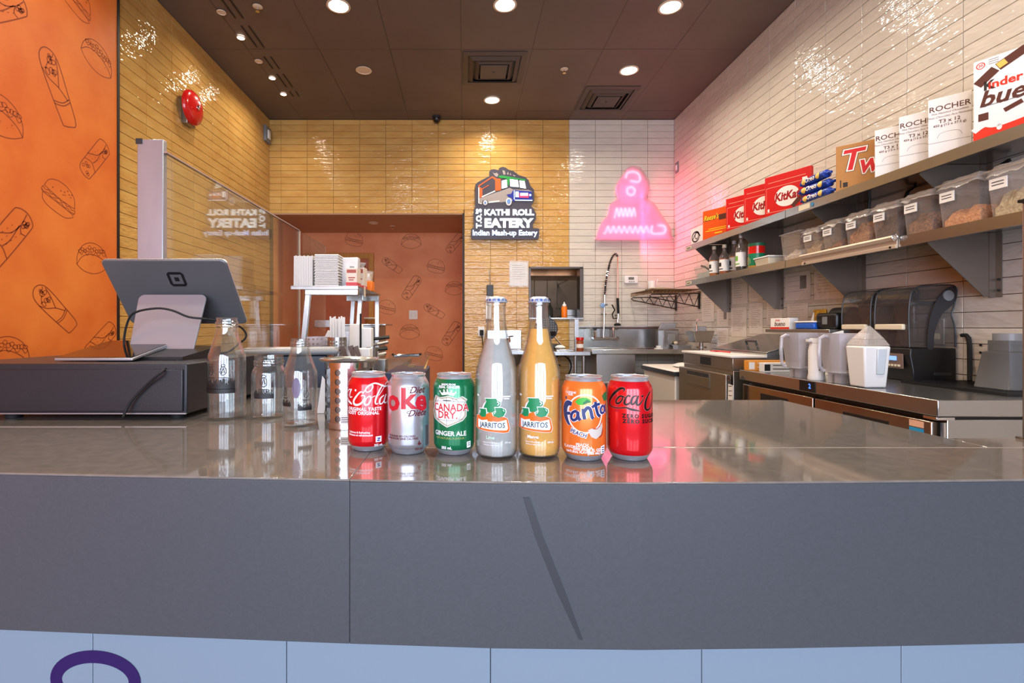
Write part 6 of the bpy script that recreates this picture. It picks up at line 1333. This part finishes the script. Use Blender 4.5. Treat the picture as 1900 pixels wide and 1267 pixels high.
# register display seen from behind
t = thing('register_display', 'silver register display seen from behind with square emblem on its stand', 'register', (-.79, 1.34, DT))
T1, T2, B1, B2 = P(189, 483, 1.30), P(417, 483, 1.30), P(458, 601, 1.41), P(247, 601, 1.41)
T1.x, B2.x = -.965, -.955; T2.x, B1.x = -.634, -.625
back_n = (B2-T1).cross(T2-T1).normalized()
if back_n.y > 0: back_n = -back_n
def bil(u, v, off): # u 0..1 left-right, v 0..1 bottom-top ; off towards camera
    p_ = (B2.lerp(B1, u)).lerp(T1.lerp(T2, u), v); return p_+back_n*off
def rrect(w, h, r, n=5):
    o_ = []
    for (cx_, cy_, a0) in ((1-r/w, 1-r/h, 0), (r/w, 1-r/h, PI/2), (r/w, r/h, PI), (1-r/w, r/h, 1.5*PI)):
        for k in range(n+1): a = a0+PI/2*k/n; o_.append((cx_+r/w*math.cos(a), cy_+r/h*math.sin(a)))
    return o_
mk('housing', G().prism(rrect(.33, .2, .014), bil, 0, -.012), pm('space_grey', (112, 112, 114), .38, .55), t, bevel=.002, world=True)
mk('screen', G().prism(rrect(.33, .2, .014), lambda u, v, o: bil(.01+u*.98, .01+v*.98, o), -.0121, -.014), M('screen'), t, world=True)
mk('silver_edge', G().prism(rrect(.33, .2, .014), lambda u, v, o: bil(-.004+u*1.008, -.006+v*1.012, o), -.004, -.008), M('silver'), t, world=True)
decal('square_emblem', [ribbon([(-.016, -.018), (-.019, -.015), (-.019, .015), (-.016, .018), (.016, .018), (.019, .015), (.019, -.015), (.016, -.018)], .0075, 1, True), rect(-.006, -.006, .006, .006)], M('blackp'), t, lambda u, v, o: bil(.555+u/.33, .72+v/.2, o), .0006, world=True)
sa, sb, sc_, sd_ = P(236, 664, 1.262), P(355, 664, 1.262), P(384, 546, 1.335), P(258, 546, 1.335)
sn = (sb-sa).cross(sd_-sa).normalized()
if sn.y > 0: sn = -sn
stf = lambda u, v, o: sa.lerp(sb, u).lerp(sd_.lerp(sc_, u), v)+sn*o
mk('stand_plate', G().prism(rrect(.17, .19, .016), stf, 0, -.006), pm('bright_silver', (172, 174, 180), .3, .6), t, bevel=.0015, world=True)
mk('stand_base', G().hexa([P(345, 664, 1.262), P(357, 664, 1.262), P(400, 658, 1.42), P(380, 658, 1.42)], [P(350, 655, 1.265), P(359, 655, 1.265), P(400, 656, 1.42), P(380, 656, 1.42)]).box(-.86, -.70, 1.27, 1.42, DT+.0003, DT+.006), pm('dark_base', (70, 52, 50), .4, .4), t, world=True)
mk('hinge_bar', G().tube([stf(.1, .97, -.01), stf(.9, .97, -.01)], .01, 10), M('darkp'), t, smooth=True, world=True)
cb = [P(236, 660, 1.27), P(230, 635, 1.27), P(236, 600, 1.26), P(250, 580, 1.25), P(290, 572, 1.24), P(320, 576, 1.24), P(350, 588, 1.25), P(385, 592, 1.27), P(420, 600, 1.33), P(445, 606, 1.42), P(456, 618, 1.44), P(455, 628, 1.44), P(445, 636, 1.44), P(425, 652, 1.42), P(392, 659, 1.38), P(350, 664, 1.28), P(325, 672, 1.12), P(300, 690, 1.030), P(270, 716, 1.030), P(245, 742, 1.030), P(232, 765, 1.027), P(228, 775, 1.02)]
tag(mk('till_cable', G().tube(cb, .0028, 8, smooth=4), M('rubber'), smooth=True), 'black cable looping over the register stand and down the cash drawer', 'cable')

# ================================================================ EMPTY GLASS BOTTLES
def lath_shell(outer, th, nb=.006):
    inner = [(max(r-th, .0005), z) for r, z in outer if z > nb]
    return outer+[(outer[-1][0]-th, outer[-1][1])]+[(r, z) for r, z in inner[::-1][1:]]+[(inner[0][0], nb+.001), (0, nb+.003)]
def gbottle(name, px, py, prof, lab, rot=0, th=.0022):
    d = .197*F/(py-CY)
    t = thing(name, lab, 'bottle' if 'bottle' in name else 'jar', (P(px, 0, d).x, d, CT+.0005), rot)
    mk('glass_body', G().lathe(lath_shell(prof, th), n=48), glass, t, smooth=True)
    return t
inkb = pm('black_bottle_print', (22, 20, 20), .5)
def skyline(w, h, seed, n=26):
    R_ = random.Random(seed); s = [rect(-w/2, 0, w/2, h*.45)]
    for i in range(n): a = -w/2+w*i/n; s.append(rect(a, h*.4, a+w/n*.75, h*(.55+.45*R_.random())))
    return s
def emblem(u, v, k): return [ring(u, v, .006*k, .009*k, .0013*k, 16), ribbon([(u-.003*k, v-.006*k), (u, v+.006*k), (u+.003*k, v-.004*k)], .0012*k), line(u-.009*k, v-.014*k, u+.009*k, v-.014*k, .0014*k), ring(u, v+.011*k, .004*k, .003*k, .0011*k, 12), line(u-.007*k, v-.0165*k, u+.007*k, v-.0165*k, .001*k)]
pA = [(0, 0), (.030, 0), (.036, .003), (.0385, .010), (.0385, .125), (.0375, .135), (.033, .148), (.0255, .172), (.0215, .188), (.0205, .196), (.0225, .198), (.0225, .201), (.021, .2025), (.0225, .204), (.0225, .208), (.0205, .210), (.0205, .215), (.0215, .2175)]
t = gbottle('milk_bottle', 421, 776, pA, 'tallest empty clear glass bottle with dark printed band, by the drawer')
decal('printed_band', [rect(-.040, .058, .034, .068)]+xf(skyline(.070, .024, 1), lambda x, y: (x-.002, y+.066)), inkb, t, wrap(.0385), .0004, cell=.004); decal('emblem', emblem(-.017, .105, 1)+emblem(.010, .105, 1), inkb, t, wrap(.0385), .0004, cell=.004)
pJ = [(0, 0), (.028, 0), (.0345, .003), (.0365, .010), (.0365, .092), (.0345, .102), (.0305, .110), (.0295, .113), (.0315, .114), (.0315, .117), (.0298, .118), (.0315, .120), (.0315, .123), (.0298, .125), (.0300, .133), (.0306, .135)]
t = gbottle('glass_jar', 499, 774, pJ, 'short wide empty glass jar between the two clear bottles')
decal('printed_band', xf(skyline(.044, .022, 3), lambda x, y: (x+.002, y+.045)), inkb, t, wrap(.0365), .0004, cell=.004); decal('emblem', emblem(.003, .080, 1.1), inkb, t, wrap(.0365), .0004, cell=.004)
k = .80; pB = [(r*.86, z*k) for r, z in pA]
t = gbottle('milk_bottle', 557, 789, pB, 'smaller empty clear glass bottle in front, beside the perforated cylinder', .0)
decal('printed_band', xf(skyline(.026, .014, 5, 14), lambda x, y: (x-.021, y+.042))+xf(skyline(.028, .014, 6, 14), lambda x, y: (x+.020, y+.034)), inkb, t, wrap(.0331), .0004, cell=.004); decal('emblem', emblem(-.022, .070, .8)+emblem(.022, .066, .8), inkb, t, wrap(.0331), .0004, cell=.004)
decal('oval_sticker', [disc(.003, .078, .008, .020)], clear('mauve_sticker', (200, 190, 210), .3, film=.5, fcol=(120, 104, 128)), t, wrap(.0331), .0005, cell=.004)

# ================================================================ SEVEN DRINKS
def can(px, py, col, lab, name='soda_can'):
    d = .197*F/(py-CY)+.028; x = P(px, 0, d).x
    t = thing(name, lab, 'can', (x, d, CT+.0005), -math.atan2(x, d), 'drink cans lined up on the counter')
    mk('body', G().lathe([(.0300, .0085), (.0322, .0125), (.0331, .017), (.0331, .1035), (.0322, .1075), (.0300, .112), (.0275, .1165)], n=56), col, t, smooth=True)
    mk('base', G().lathe([(0, .009), (.018, .006), (.0225, .0008), (.0245, 0), (.0262, .0015), (.0300, .0085)], n=56), M('alu'), t, smooth=True)
    ld = mk('lid', G().lathe([(.0275, .1165), (.0263, .119), (.0270, .1212), (.0278, .1222), (.0272, .1232), (.0262, .1226), (.0248, .1185), (.0238, .1180), (.0230, .1198), (0, .1198)], n=56), M('alu'), t, smooth=True)
    mk('pull_tab', G().prism(rrect(.015, .024, .006), lambda u, v, o: ((u-.5)*.015, -.002+(v-.62)*.024, o), .1202, .1212), M('chrome'), ld, smooth=True)
    return t
RC = .0331
def CP(cx, half, sy0, sy1, z0=.0, z1=.1225, k=0):
    """photo crop pixels -> can print (u, v); cx/half = centre and half width of the can, sy1 = bottom row, sy0 = top row"""
    def f(x, y):
        s = max(-.995, min(.995, (x-cx)/half)); return (RC*math.asin(s), z1-(y-sy0)/(sy1-sy0)*(z1-z0))
    return f
def dec(t, name, shapes, m, o=.0003): return decal(name, shapes, m, t, wrap(RC), o, cell=.003)
cw1 = pm('can_white_print', (240, 238, 240), .35); cred = pm('coke_red', (212, 14, 28), .22, .35, coat=.6)
# --- classic red
t = can(684, 839, cred, 'classic red cola can with white script, leftmost of the seven drinks')
c = CP(355, 242, 105, 1105)
def cs(pts, w, f=c, k=5): return ribbon([f(*p_) for p_ in pts], w, k)
W = .0022
scr = [cs([(300, 335), (262, 330), (222, 380), (190, 440), (190, 480), (212, 497), (250, 488), (290, 450), (312, 400), (300, 372), (270, 380)], [.0015, .0026, .0036, .0030, .0022, .0012]),
       cs([(290, 350), (325, 290), (360, 250), (395, 240), (400, 275), (370, 320), (335, 330), (322, 300), (345, 255), (400, 225), (440, 222), (500, 250), (545, 272), (585, 255), (590, 230), (565, 222), (545, 245)], [.0012, .0022, .0014, .0016, .0026, .0022, .0012]),
       cs([(352, 385), (318, 430), (308, 475), (330, 495), (362, 470), (380, 410), (368, 382), (345, 395)], [.0014, .0028, .0020, .0014]),
       cs([(365, 400), (400, 395), (430, 380)], .0011), cs([(520, 245), (490, 290), (450, 380), (430, 450), (438, 488), (462, 480)], [.0012, .0026, .0030, .0022, .0010]), cs([(545, 250), (520, 300), (470, 380)], .001),
       cs([(530, 385), (492, 415), (478, 470), (492, 494), (522, 470), (545, 400)], [.0014, .0028, .0018, .0012]), cs([(555, 375), (535, 440), (535, 480), (552, 488), (572, 470)], [.0024, .0028, .0018, .0010]),
       cs([(165, 300), (150, 330), (142, 380), (150, 408), (170, 395)], [.0022, .0028, .0018, .001]), cs([(150, 300), (128, 320), (117, 360), (122, 395)], .0014), cs([(200, 308), (216, 312)], .003, k=1),
       cs([(116, 430), (135, 455), (165, 492), (130, 470), (116, 462)], [.0012, .002, .001])]
dec(t, 'script_logo', scr, cw1)
dec(t, 'lettering', [text('ORIGINAL TASTE', .0072, c(290, 552), bold=.03, space=1.1, align='CENTER'), text('GOÛT ORIGINAL', .0072, c(268, 603), bold=.03, space=1.05)], cw1)
dec(t, 'small_print', [text('Delicious & Refreshing', .0042, c(235, 850), bold=.02), text('Délicieux et rafraîchissant', .0042, c(245, 885), bold=.02), text('355 mL', .0050, c(468, 1018), bold=.03), poly([c(435, 905), c(500, 905), c(500, 980), c(435, 980)])], cw1)
dec(t, 'recycling_mark', [line(*c(450, 930), *c(485, 930), .0016), line(*c(485, 930), *c(450, 960), .0014), line(*c(450, 962), *c(482, 962), .0014)], pm('mark_blue', (50, 60, 140), .5), .0006)
# --- diet silver
csil = pm('diet_silver', (196, 200, 208), .28, .8)
t = can(758, 845, csil, 'silver diet cola can with red lettering, second of the seven drinks')
c = CP(862, 265, 118, 1170)
dred = pm('diet_red', (186, 22, 40), .3)
dec(t, 'lettering', [text('o', .046, c(672, 455), bold=.035, sx=1.0), text('k', .044, c(850, 432), bold=.035, sx=1.05), text('e', .046, c(1020, 455), bold=.035, sx=1.0)], dred)
dec(t, 'script_print', [text('Diet', .0145, c(965, 312), bold=.02, shear=.45), text('Diète', .0140, c(972, 615), bold=.02, shear=.45), cs([(900, 305), (862, 300), (858, 280), (905, 270)], .0011, c), cs([(890, 612), (852, 612), (850, 590), (900, 580)], .0011, c)], pm('diet_dark', (90, 26, 34), .4))
dec(t, 'small_print', [text('NO SUGAR NO CALORIES', .0040, c(760, 915), bold=.03), text('SANS SUCRE SANS CALORIES', .0040, c(775, 948), bold=.03), text('355 mL', .0045, c(990, 1088), bold=.03)]+[line(*c(1068, 800+14*i), *c(1108, 800+14*i), .0008) for i in range(19)]+[cs([(995, 985), (990, 1005), (995, 1040)], .002, c, 1), cs([(975, 1020), (1015, 1020)], .0022, c, 1)], pm('diet_dark', (90, 26, 34)))
dec(t, 'teal_panel', [poly([c(1060, 300), c(1122, 300), c(1122, 1080), c(1045, 1080), c(1045, 800)])], pm('diet_teal', (130, 164, 170), .3, .5), .00015)
# --- ginger ale
cgrn = pm('ginger_green', (14, 116, 72), .24, .35, coat=.6)
t = can(843, 846, cgrn, 'green ginger ale can with white shield, third of the seven drinks')
c = CP(352, 258, 118, 1165)
gold = pm('shield_taupe', (168, 160, 136), .4); 
shp = [(108, 460), (130, 380), (180, 405), (240, 390), (270, 378), (320, 390), (380, 410), (430, 390), (450, 385), (505, 430), (480, 480), (500, 560), (495, 650), (450, 705), (370, 740), (265, 790), (190, 745), (115, 690), (98, 600), (110, 540)]
def scl(pts, s_, cx_=300, cy_=560): return [(cx_+(x-cx_)*s_, cy_+(y-cy_)*s_) for x, y in pts]
dec(t, 'shield_edge', [poly([c(*p_) for p_ in shp])], cw1, .0002); dec(t, 'shield_band', [poly([c(*p_) for p_ in scl(shp, .965)])], gold, .0004); dec(t, 'shield', [poly([c(*p_) for p_ in scl(shp, .86)])], cw1, .0006)
dec(t, 'map_lines', [cs([(262, 405), (262, 480)], .0005, c), cs([(262, 670), (262, 755)], .0005, c), cs([(130, 460), (300, 445), (470, 460)], .0005, c), cs([(150, 690), (300, 700), (450, 680)], .0005, c), cs([(370, 415), (420, 500), (435, 600), (400, 690)], .0005, c), cs([(170, 420), (140, 500), (130, 600), (170, 690)], .0005, c), cs([(330, 410), (350, 470)], .0005, c), line(*c(220, 438), *c(312, 440), .0012)], M('darktxt'), .0008)
for nm, b_, mm, o_ in (('lettering_edge', .055, cw1, .0009), ('lettering', .018, pm('dry_red', (196, 26, 36), .35), .0012)):
    dec(t, nm, [text('CANADA', .0160, c(300, 535), bold=b_, sx=.86), text('DRY.', .0155, c(268, 632), bold=b_, sx=.95)], mm, o_)
dec(t, 'crown', [poly([c(*p_) for p_ in [(205, 372), (178, 325), (215, 345), (230, 310), (255, 340), (270, 300), (292, 340), (318, 312), (328, 345), (372, 330), (345, 378), (275, 362)]])]+[disc(*c(x, y), .0013) for x, y in ((182, 322), (230, 308), (270, 302), (318, 312), (368, 332))], cw1)
dec(t, 'print', [text('MADE FROM', .0040, c(280, 232), bold=.03), text('REAL GINGER', .0056, c(282, 265), bold=.03, shear=.1), text('GINGER ALE', .0098, c(290, 872), bold=.02), text('355 mL', .0056, c(258, 1058), bold=.035), poly([c(500, 985), c(545, 980), c(545, 1060), c(500, 1065)])], cw1)
dec(t, 'flavour_print', [text('100% NATURAL FLAVOUR', .0042, c(285, 932), bold=.01)], pm('pale_gold_print', (150, 160, 80), .4)); dec(t, 'recycling_mark', [line(*c(510, 1005), *c(535, 1003), .0012), line(*c(510, 1030), *c(535, 1028), .0012)], cgrn, .0006)
dec(t, 'second_shield', [cs([(605, 370), (580, 440), (592, 560), (585, 640), (606, 690)], .0012, c)], gold)
# --- fanta
cor = pm('peach_orange', (238, 122, 48), .24, .3, coat=.6)
t = can(1083, 857, cor, 'orange peach soda can with dark blue lettering, beside the red zero can')
c = CP(350, 288, 95, 1180)
dec(t, 'ring_logo', [ring(*c(370, 555), .0285*.93, .0275, .0019, 40)], cw1, .0002)
dec(t, 'leaf', [poly([c(*p_) for p_ in [(245, 405), (280, 365), (330, 345), (385, 345), (430, 370), (442, 408), (400, 415), (350, 440), (285, 445)]])], pm('leaf_green', (60, 170, 50), .4), .0005); dec(t, 'leaf_shade', [poly([c(*p_) for p_ in [(340, 415), (390, 370), (440, 400), (400, 415), (350, 438)]])], pm('leaf_dark', (24, 110, 60), .4), .0007)
navy = pm('fanta_navy', (34, 48, 104), .35)
for nm, e, mm, o_ in (('lettering_edge', .0016, cw1, .0008), ('lettering', 0, navy, .0011)):
    dec(t, nm, [cs([(205, 440), (160, 430), (130, 480), (125, 560), (145, 650), (180, 715)], [.0058+e, .0085+e, .009+e, .007+e, .003+e], c), cs([(140, 570), (190, 560)], .0045+e, c, 1),
                cs([(265, 520), (215, 550), (200, 610), (225, 645), (265, 620), (280, 560), (262, 525)], .0042+e, c), cs([(280, 530), (285, 600), (310, 640)], .0048+e, c),
                cs([(345, 490), (350, 560), (362, 625)], .0048+e, c), cs([(352, 530), (395, 475), (430, 500), (450, 590), (465, 615)], .0048+e, c),
                cs([(490, 400), (500, 480), (520, 560), (545, 590)], .0046+e, c), cs([(450, 470), (490, 440), (545, 430)], .004+e, c), cs([(580, 450), (555, 490), (560, 545), (590, 545), (600, 500), (585, 455)], .0036+e, c), cs([(604, 440), (608, 510), (618, 555)], .003+e, c)], mm, o_)
dec(t, 'peach_tag', [text('PEACH', .0088, c(285, 812), bold=.12, rot=-.28, sx=.9)], cw1, .0004); dec(t, 'peach_tag_print', [text('PEACH', .0088, c(285, 812), bold=.02, rot=-.28, sx=.9)], navy, .0008)
dec(t, 'peach_slice', [poly([c(*p_) for p_ in [(400, 765), (450, 740), (500, 755), (545, 720), (575, 670), (578, 750), (560, 830), (500, 880), (440, 850)]])], pm('slice_grey', (196, 186, 176), .4), .0006); dec(t, 'slice_edge', [cs([(455, 738), (500, 750), (545, 715)], .0012, c), cs([(580, 745), (572, 825), (540, 862)], .0018, c)], pm('slice_red', (170, 60, 40), .4), .0009)
dec(t, 'print', [text('CAFFEINE', .0042, c(185, 290), bold=.02), text('FREE', .0042, c(185, 318), bold=.02), text('PEACH', .0058, c(330, 958), bold=.02), text('FLAVORED SODA', .0058, c(265, 995), bold=.02), text('WITH OTHER', .0040, c(320, 1025), bold=.02), text('NATURAL FLAVORS', .0046, c(285, 1055), bold=.02), text('12 FL OZ', .0056, c(480, 1025), bold=.03), text('(355 mL)', .0056, c(480, 1062), bold=.03), poly([c(560, 985), c(606, 970), c(606, 1075), c(560, 1080)])], cw1)
dec(t, 'side_badge', [poly([c(*p_) for p_ in [(575, 330), (600, 295), (634, 280), (634, 400), (600, 400)]])], pm('leaf_dark', (24, 110, 60)), .0005); dec(t, 'drop_mark', [disc(*c(132, 365), .0014, .0025), line(*c(570, 1000), *c(598, 1000), .0014), line(*c(570, 1030), *c(598, 1030), .0014), line(*c(570, 1058), *c(598, 1058), .0014)], navy, .0007)
# --- zero
t = can(1168, 857, cred, 'red zero sugar cola can with black script, rightmost of the seven drinks')
c = CP(922, 288, 95, 1168)
def zscr(e): return [cs([(848, 268), (862, 240), (835, 228), (790, 250), (725, 320), (685, 400), (680, 455), (710, 485), (790, 488), (880, 475), (930, 490), (980, 500), (1050, 514)], [.0012+e, .0026+e, .0036+e, .0040+e, .0030+e, .0016+e, .0012+e, .0024+e, .0034+e, .0010+e], c),
    cs([(870, 345), (830, 330), (795, 345), (765, 390), (762, 420), (785, 430), (820, 400), (840, 350), (815, 320)], [.0014+e, .0024+e, .0030+e, .0020+e, .0012+e], c), cs([(935, 330), (905, 320), (875, 360), (862, 415), (880, 435), (915, 420), (950, 380)], [.0026+e, .0018+e, .0032+e, .0026+e, .0010+e], c),
    cs([(1010, 320), (970, 330), (945, 380), (948, 425), (975, 420), (1005, 370), (1020, 325)], [.0014+e, .003+e, .0022+e, .0012+e], c), cs([(1030, 315), (1010, 370), (1008, 425), (1030, 435), (1060, 405), (1090, 350)], [.0022+e, .0032+e, .0022+e, .0010+e], c), cs([(1065, 330), (1085, 320)], .0026+e, c, 1),
    cs([(1172, 270), (1150, 300), (1118, 380), (1108, 460), (1125, 502), (1160, 490), (1182, 440), (1190, 380)], [.0012+e, .0026+e, .0040+e, .0030+e, .0018+e, .0012+e], c)]
dec(t, 'script_edge', zscr(.0009), pm('dull_pink_edge', (190, 96, 90), .4), .0003); dec(t, 'script_logo', zscr(0), pm('zero_black', (22, 8, 14), .3), .0006)
dec(t, 'lettering', [text('ZERO SUGAR', .0078, c(1075, 583), bold=.05, space=1.3), text('ZÉRO SUCRE', .0078, c(1075, 650), bold=.05, space=1.3)], pm('zero_black', (34, 12, 22)))
dec(t, 'side_print', [line(*c(662, 650+22*i), *c(682, 650+22*i), .0009) for i in range(17)], pm('zero_black', (34, 12, 22)))
# --- glass soda bottles
def soda(px, py, liq, level, lab, word, wc):
    d = .197*F/(py-CY)+.028; x = P(px, 0, d).x
    t = thing('soda_bottle', lab, 'bottle', (x, d, CT+.0005), -math.atan2(x, d), 'glass soda bottles in the row of drinks')
    pr = [(0, .003), (.026, 0), (.030, .003), (.0322, .010), (.0325, .02), (.0325, .105), (.0322, .12), (.031, .134), (.0278, .146), (.0232, .160), (.0192, .175), (.0165, .190), (.0148, .205), (.0142, .218), (.0140, .229), (.0152, .2305), (.0152, .236), (.0140, .2375), (.0140, .241)]
    mk('glass', G().lathe(lath_shell(pr, .0016, .003), n=56), glass, t, smooth=True)
    li = [(0, .0045)]+[(r-.0019, max(z, .0045)) for r, z in pr[2:] if z < level]
    rr_ = next(r for r, z in pr if z >= level)-.0017
    mk('drink', G().lathe(li+[(rr_, level), (0, level)], n=48), liq, t, smooth=True)
    cp = mk('crown_cap', G().lathe([(0, .2437), (.0105, .2435), (.0135, .242), (.0158, .2375), (.0166, .2345), (.0158, .2345), (.0148, .2375), (0, .2405)], n=42), pm('cap_white', (190, 196, 206), .3, .5), t, smooth=True)
    for v_ in cp.data.vertices:
        r_ = math.hypot(v_.co.x, v_.co.y)
        if r_ > .0153: s_ = 1+.05*math.cos(21*math.atan2(v_.co.y, v_.co.x)); v_.co.x *= s_; v_.co.y *= s_
    g = G()
    for k_ in range(14):
        a = 2*PI*k_/14; g.add([(.0159*math.cos(a+q0), .0159*math.sin(a+q0), z_) for q0, z_ in ((-.12, .2362), (.12, .2362), (.12, .2395), (-.12, .2395))], [(0, 1, 2, 3)])
    for i_, v_ in enumerate(g.v): s_ = .985 if v_[2] > .238 else 1.03; g.v[i_] = (v_[0]*s_, v_[1]*s_, v_[2])
    mk('cap_print', g, pm('cap_blue', (40, 80, 150), .4), cp, normals=False)
    RB = .0326; c = lambda x_, y_: (RB*math.asin(max(-.99, min(.99, (x_-868)/262))), .1115-(y_-180)*.0001167+.0)
    D_ = lambda nm, sh, m_, o_=.0003: decal(nm, sh, m_, t, wrap(RB), o_, cell=.003)
    G_ = pm('jug_green', (10, 128, 78), .35); O_ = pm('label_orange', (238, 104, 28), .35); TL = pm('label_teal', (12, 72, 84), .4)
    big = [(735, 360), (865, 355), (880, 385), (915, 400), (915, 440), (880, 470), (850, 520), (800, 540), (740, 525), (708, 480), (725, 430), (750, 400)]
    sl = [(670, 495), (745, 490), (752, 540), (745, 590), (700, 600), (665, 575), (668, 540), (680, 515)]; sr = [(850, 470), (925, 470), (970, 495), (975, 530), (950, 580), (890, 600), (835, 575), (828, 535), (860, 510)]
    lab_ = [(640, 585), (665, 575), (730, 590), (760, 545), (810, 530), (830, 575), (960, 590), (1000, 615), (1025, 740), (1010, 785), (950, 790), (650, 755), (632, 740)]
    Pg = lambda pts, s_=1: poly([c(*p_) for p_ in scl(pts, s_, sum(p[0] for p in pts)/len(pts), sum(p[1] for p in pts)/len(pts))])
    D_('label_edge', [Pg(lab_, 1.035), Pg(big, 1.1)], cw1, .0002); D_('jug_edge', [Pg(sl, 1.2), Pg(sr, 1.14)], cw1, .0006); D_('label_frame', [Pg(lab_, 1.0)], O_, .0007); D_('orange_pillar', [poly([c(*p_) for p_ in [(760, 548), (812, 535), (818, 650), (765, 645)]])], O_, .0010)
    D_('green_jugs', [Pg(big)], G_, .0004); D_('green_jugs', [Pg(sl), Pg(sr)], G_, .0008)
    D_('name_plate', [poly([c(*p_) for p_ in [(655, 625), (700, 640), (760, 625), (810, 640), (880, 650), (985, 625), (1003, 735), (990, 760), (655, 735)]])], cw1, .0009)
    D_('jug_glint', [cs([(745, 400), (728, 440), (715, 480)], .0012, c), cs([(875, 395), (900, 415), (880, 440)], .0012, c), cs([(682, 520), (678, 555)], .0008, c), cs([(862, 515), (842, 550)], .0009, c), cs([(945, 495), (958, 520)], .0009, c)], cw1, .0011)
    D_('orange_waves', [poly([c(*p_) for p_ in [(825, 592), (850, 582), (900, 600), (960, 588), (950, 625), (900, 645), (850, 630)]]), poly([c(*p_) for p_ in [(665, 590), (700, 608), (745, 592), (740, 620), (700, 632), (668, 615)]])], O_, .0012)
    D_('name', [text('JARRITOS', .0108, c(815, 697), bold=.02, sx=.83, space=1.02)], TL, .0013)
    D_('flavour_name', [text(word, .0066, c(795, 852), bold=.03)], wc); 
    D_('small_print', [text('Natural Flavor Soda', .0028, c(790, 915), bold=.01), text('Refresco saborizado', .0028, c(800, 945), bold=.01), text('370 mL', .0034, c(1005, 918), bold=.03), line(*c(940, 330), *c(1035, 332), .0018), line(*c(955, 355), *c(1020, 360), .0018), line(*c(640, 320), *c(660, 330), .003)], cw1)
    return t
lime = pm('lime_soda', (190, 187, 184), .25, vary=.06, vscale=120, trans=0, spec=.3); mango = pm('mango_soda', (244, 178, 84), .25, vary=.06, vscale=120, spec=.3)
soda(921, 853, lime, .1785, 'pale lime glass soda bottle with metal cap, fourth of seven drinks', 'Lime', pm('lime_print', (186, 222, 200), .4))
soda(1000, 852, mango, .194, 'orange mango glass soda bottle with metal cap, fifth of seven drinks', 'Mango', cw1)
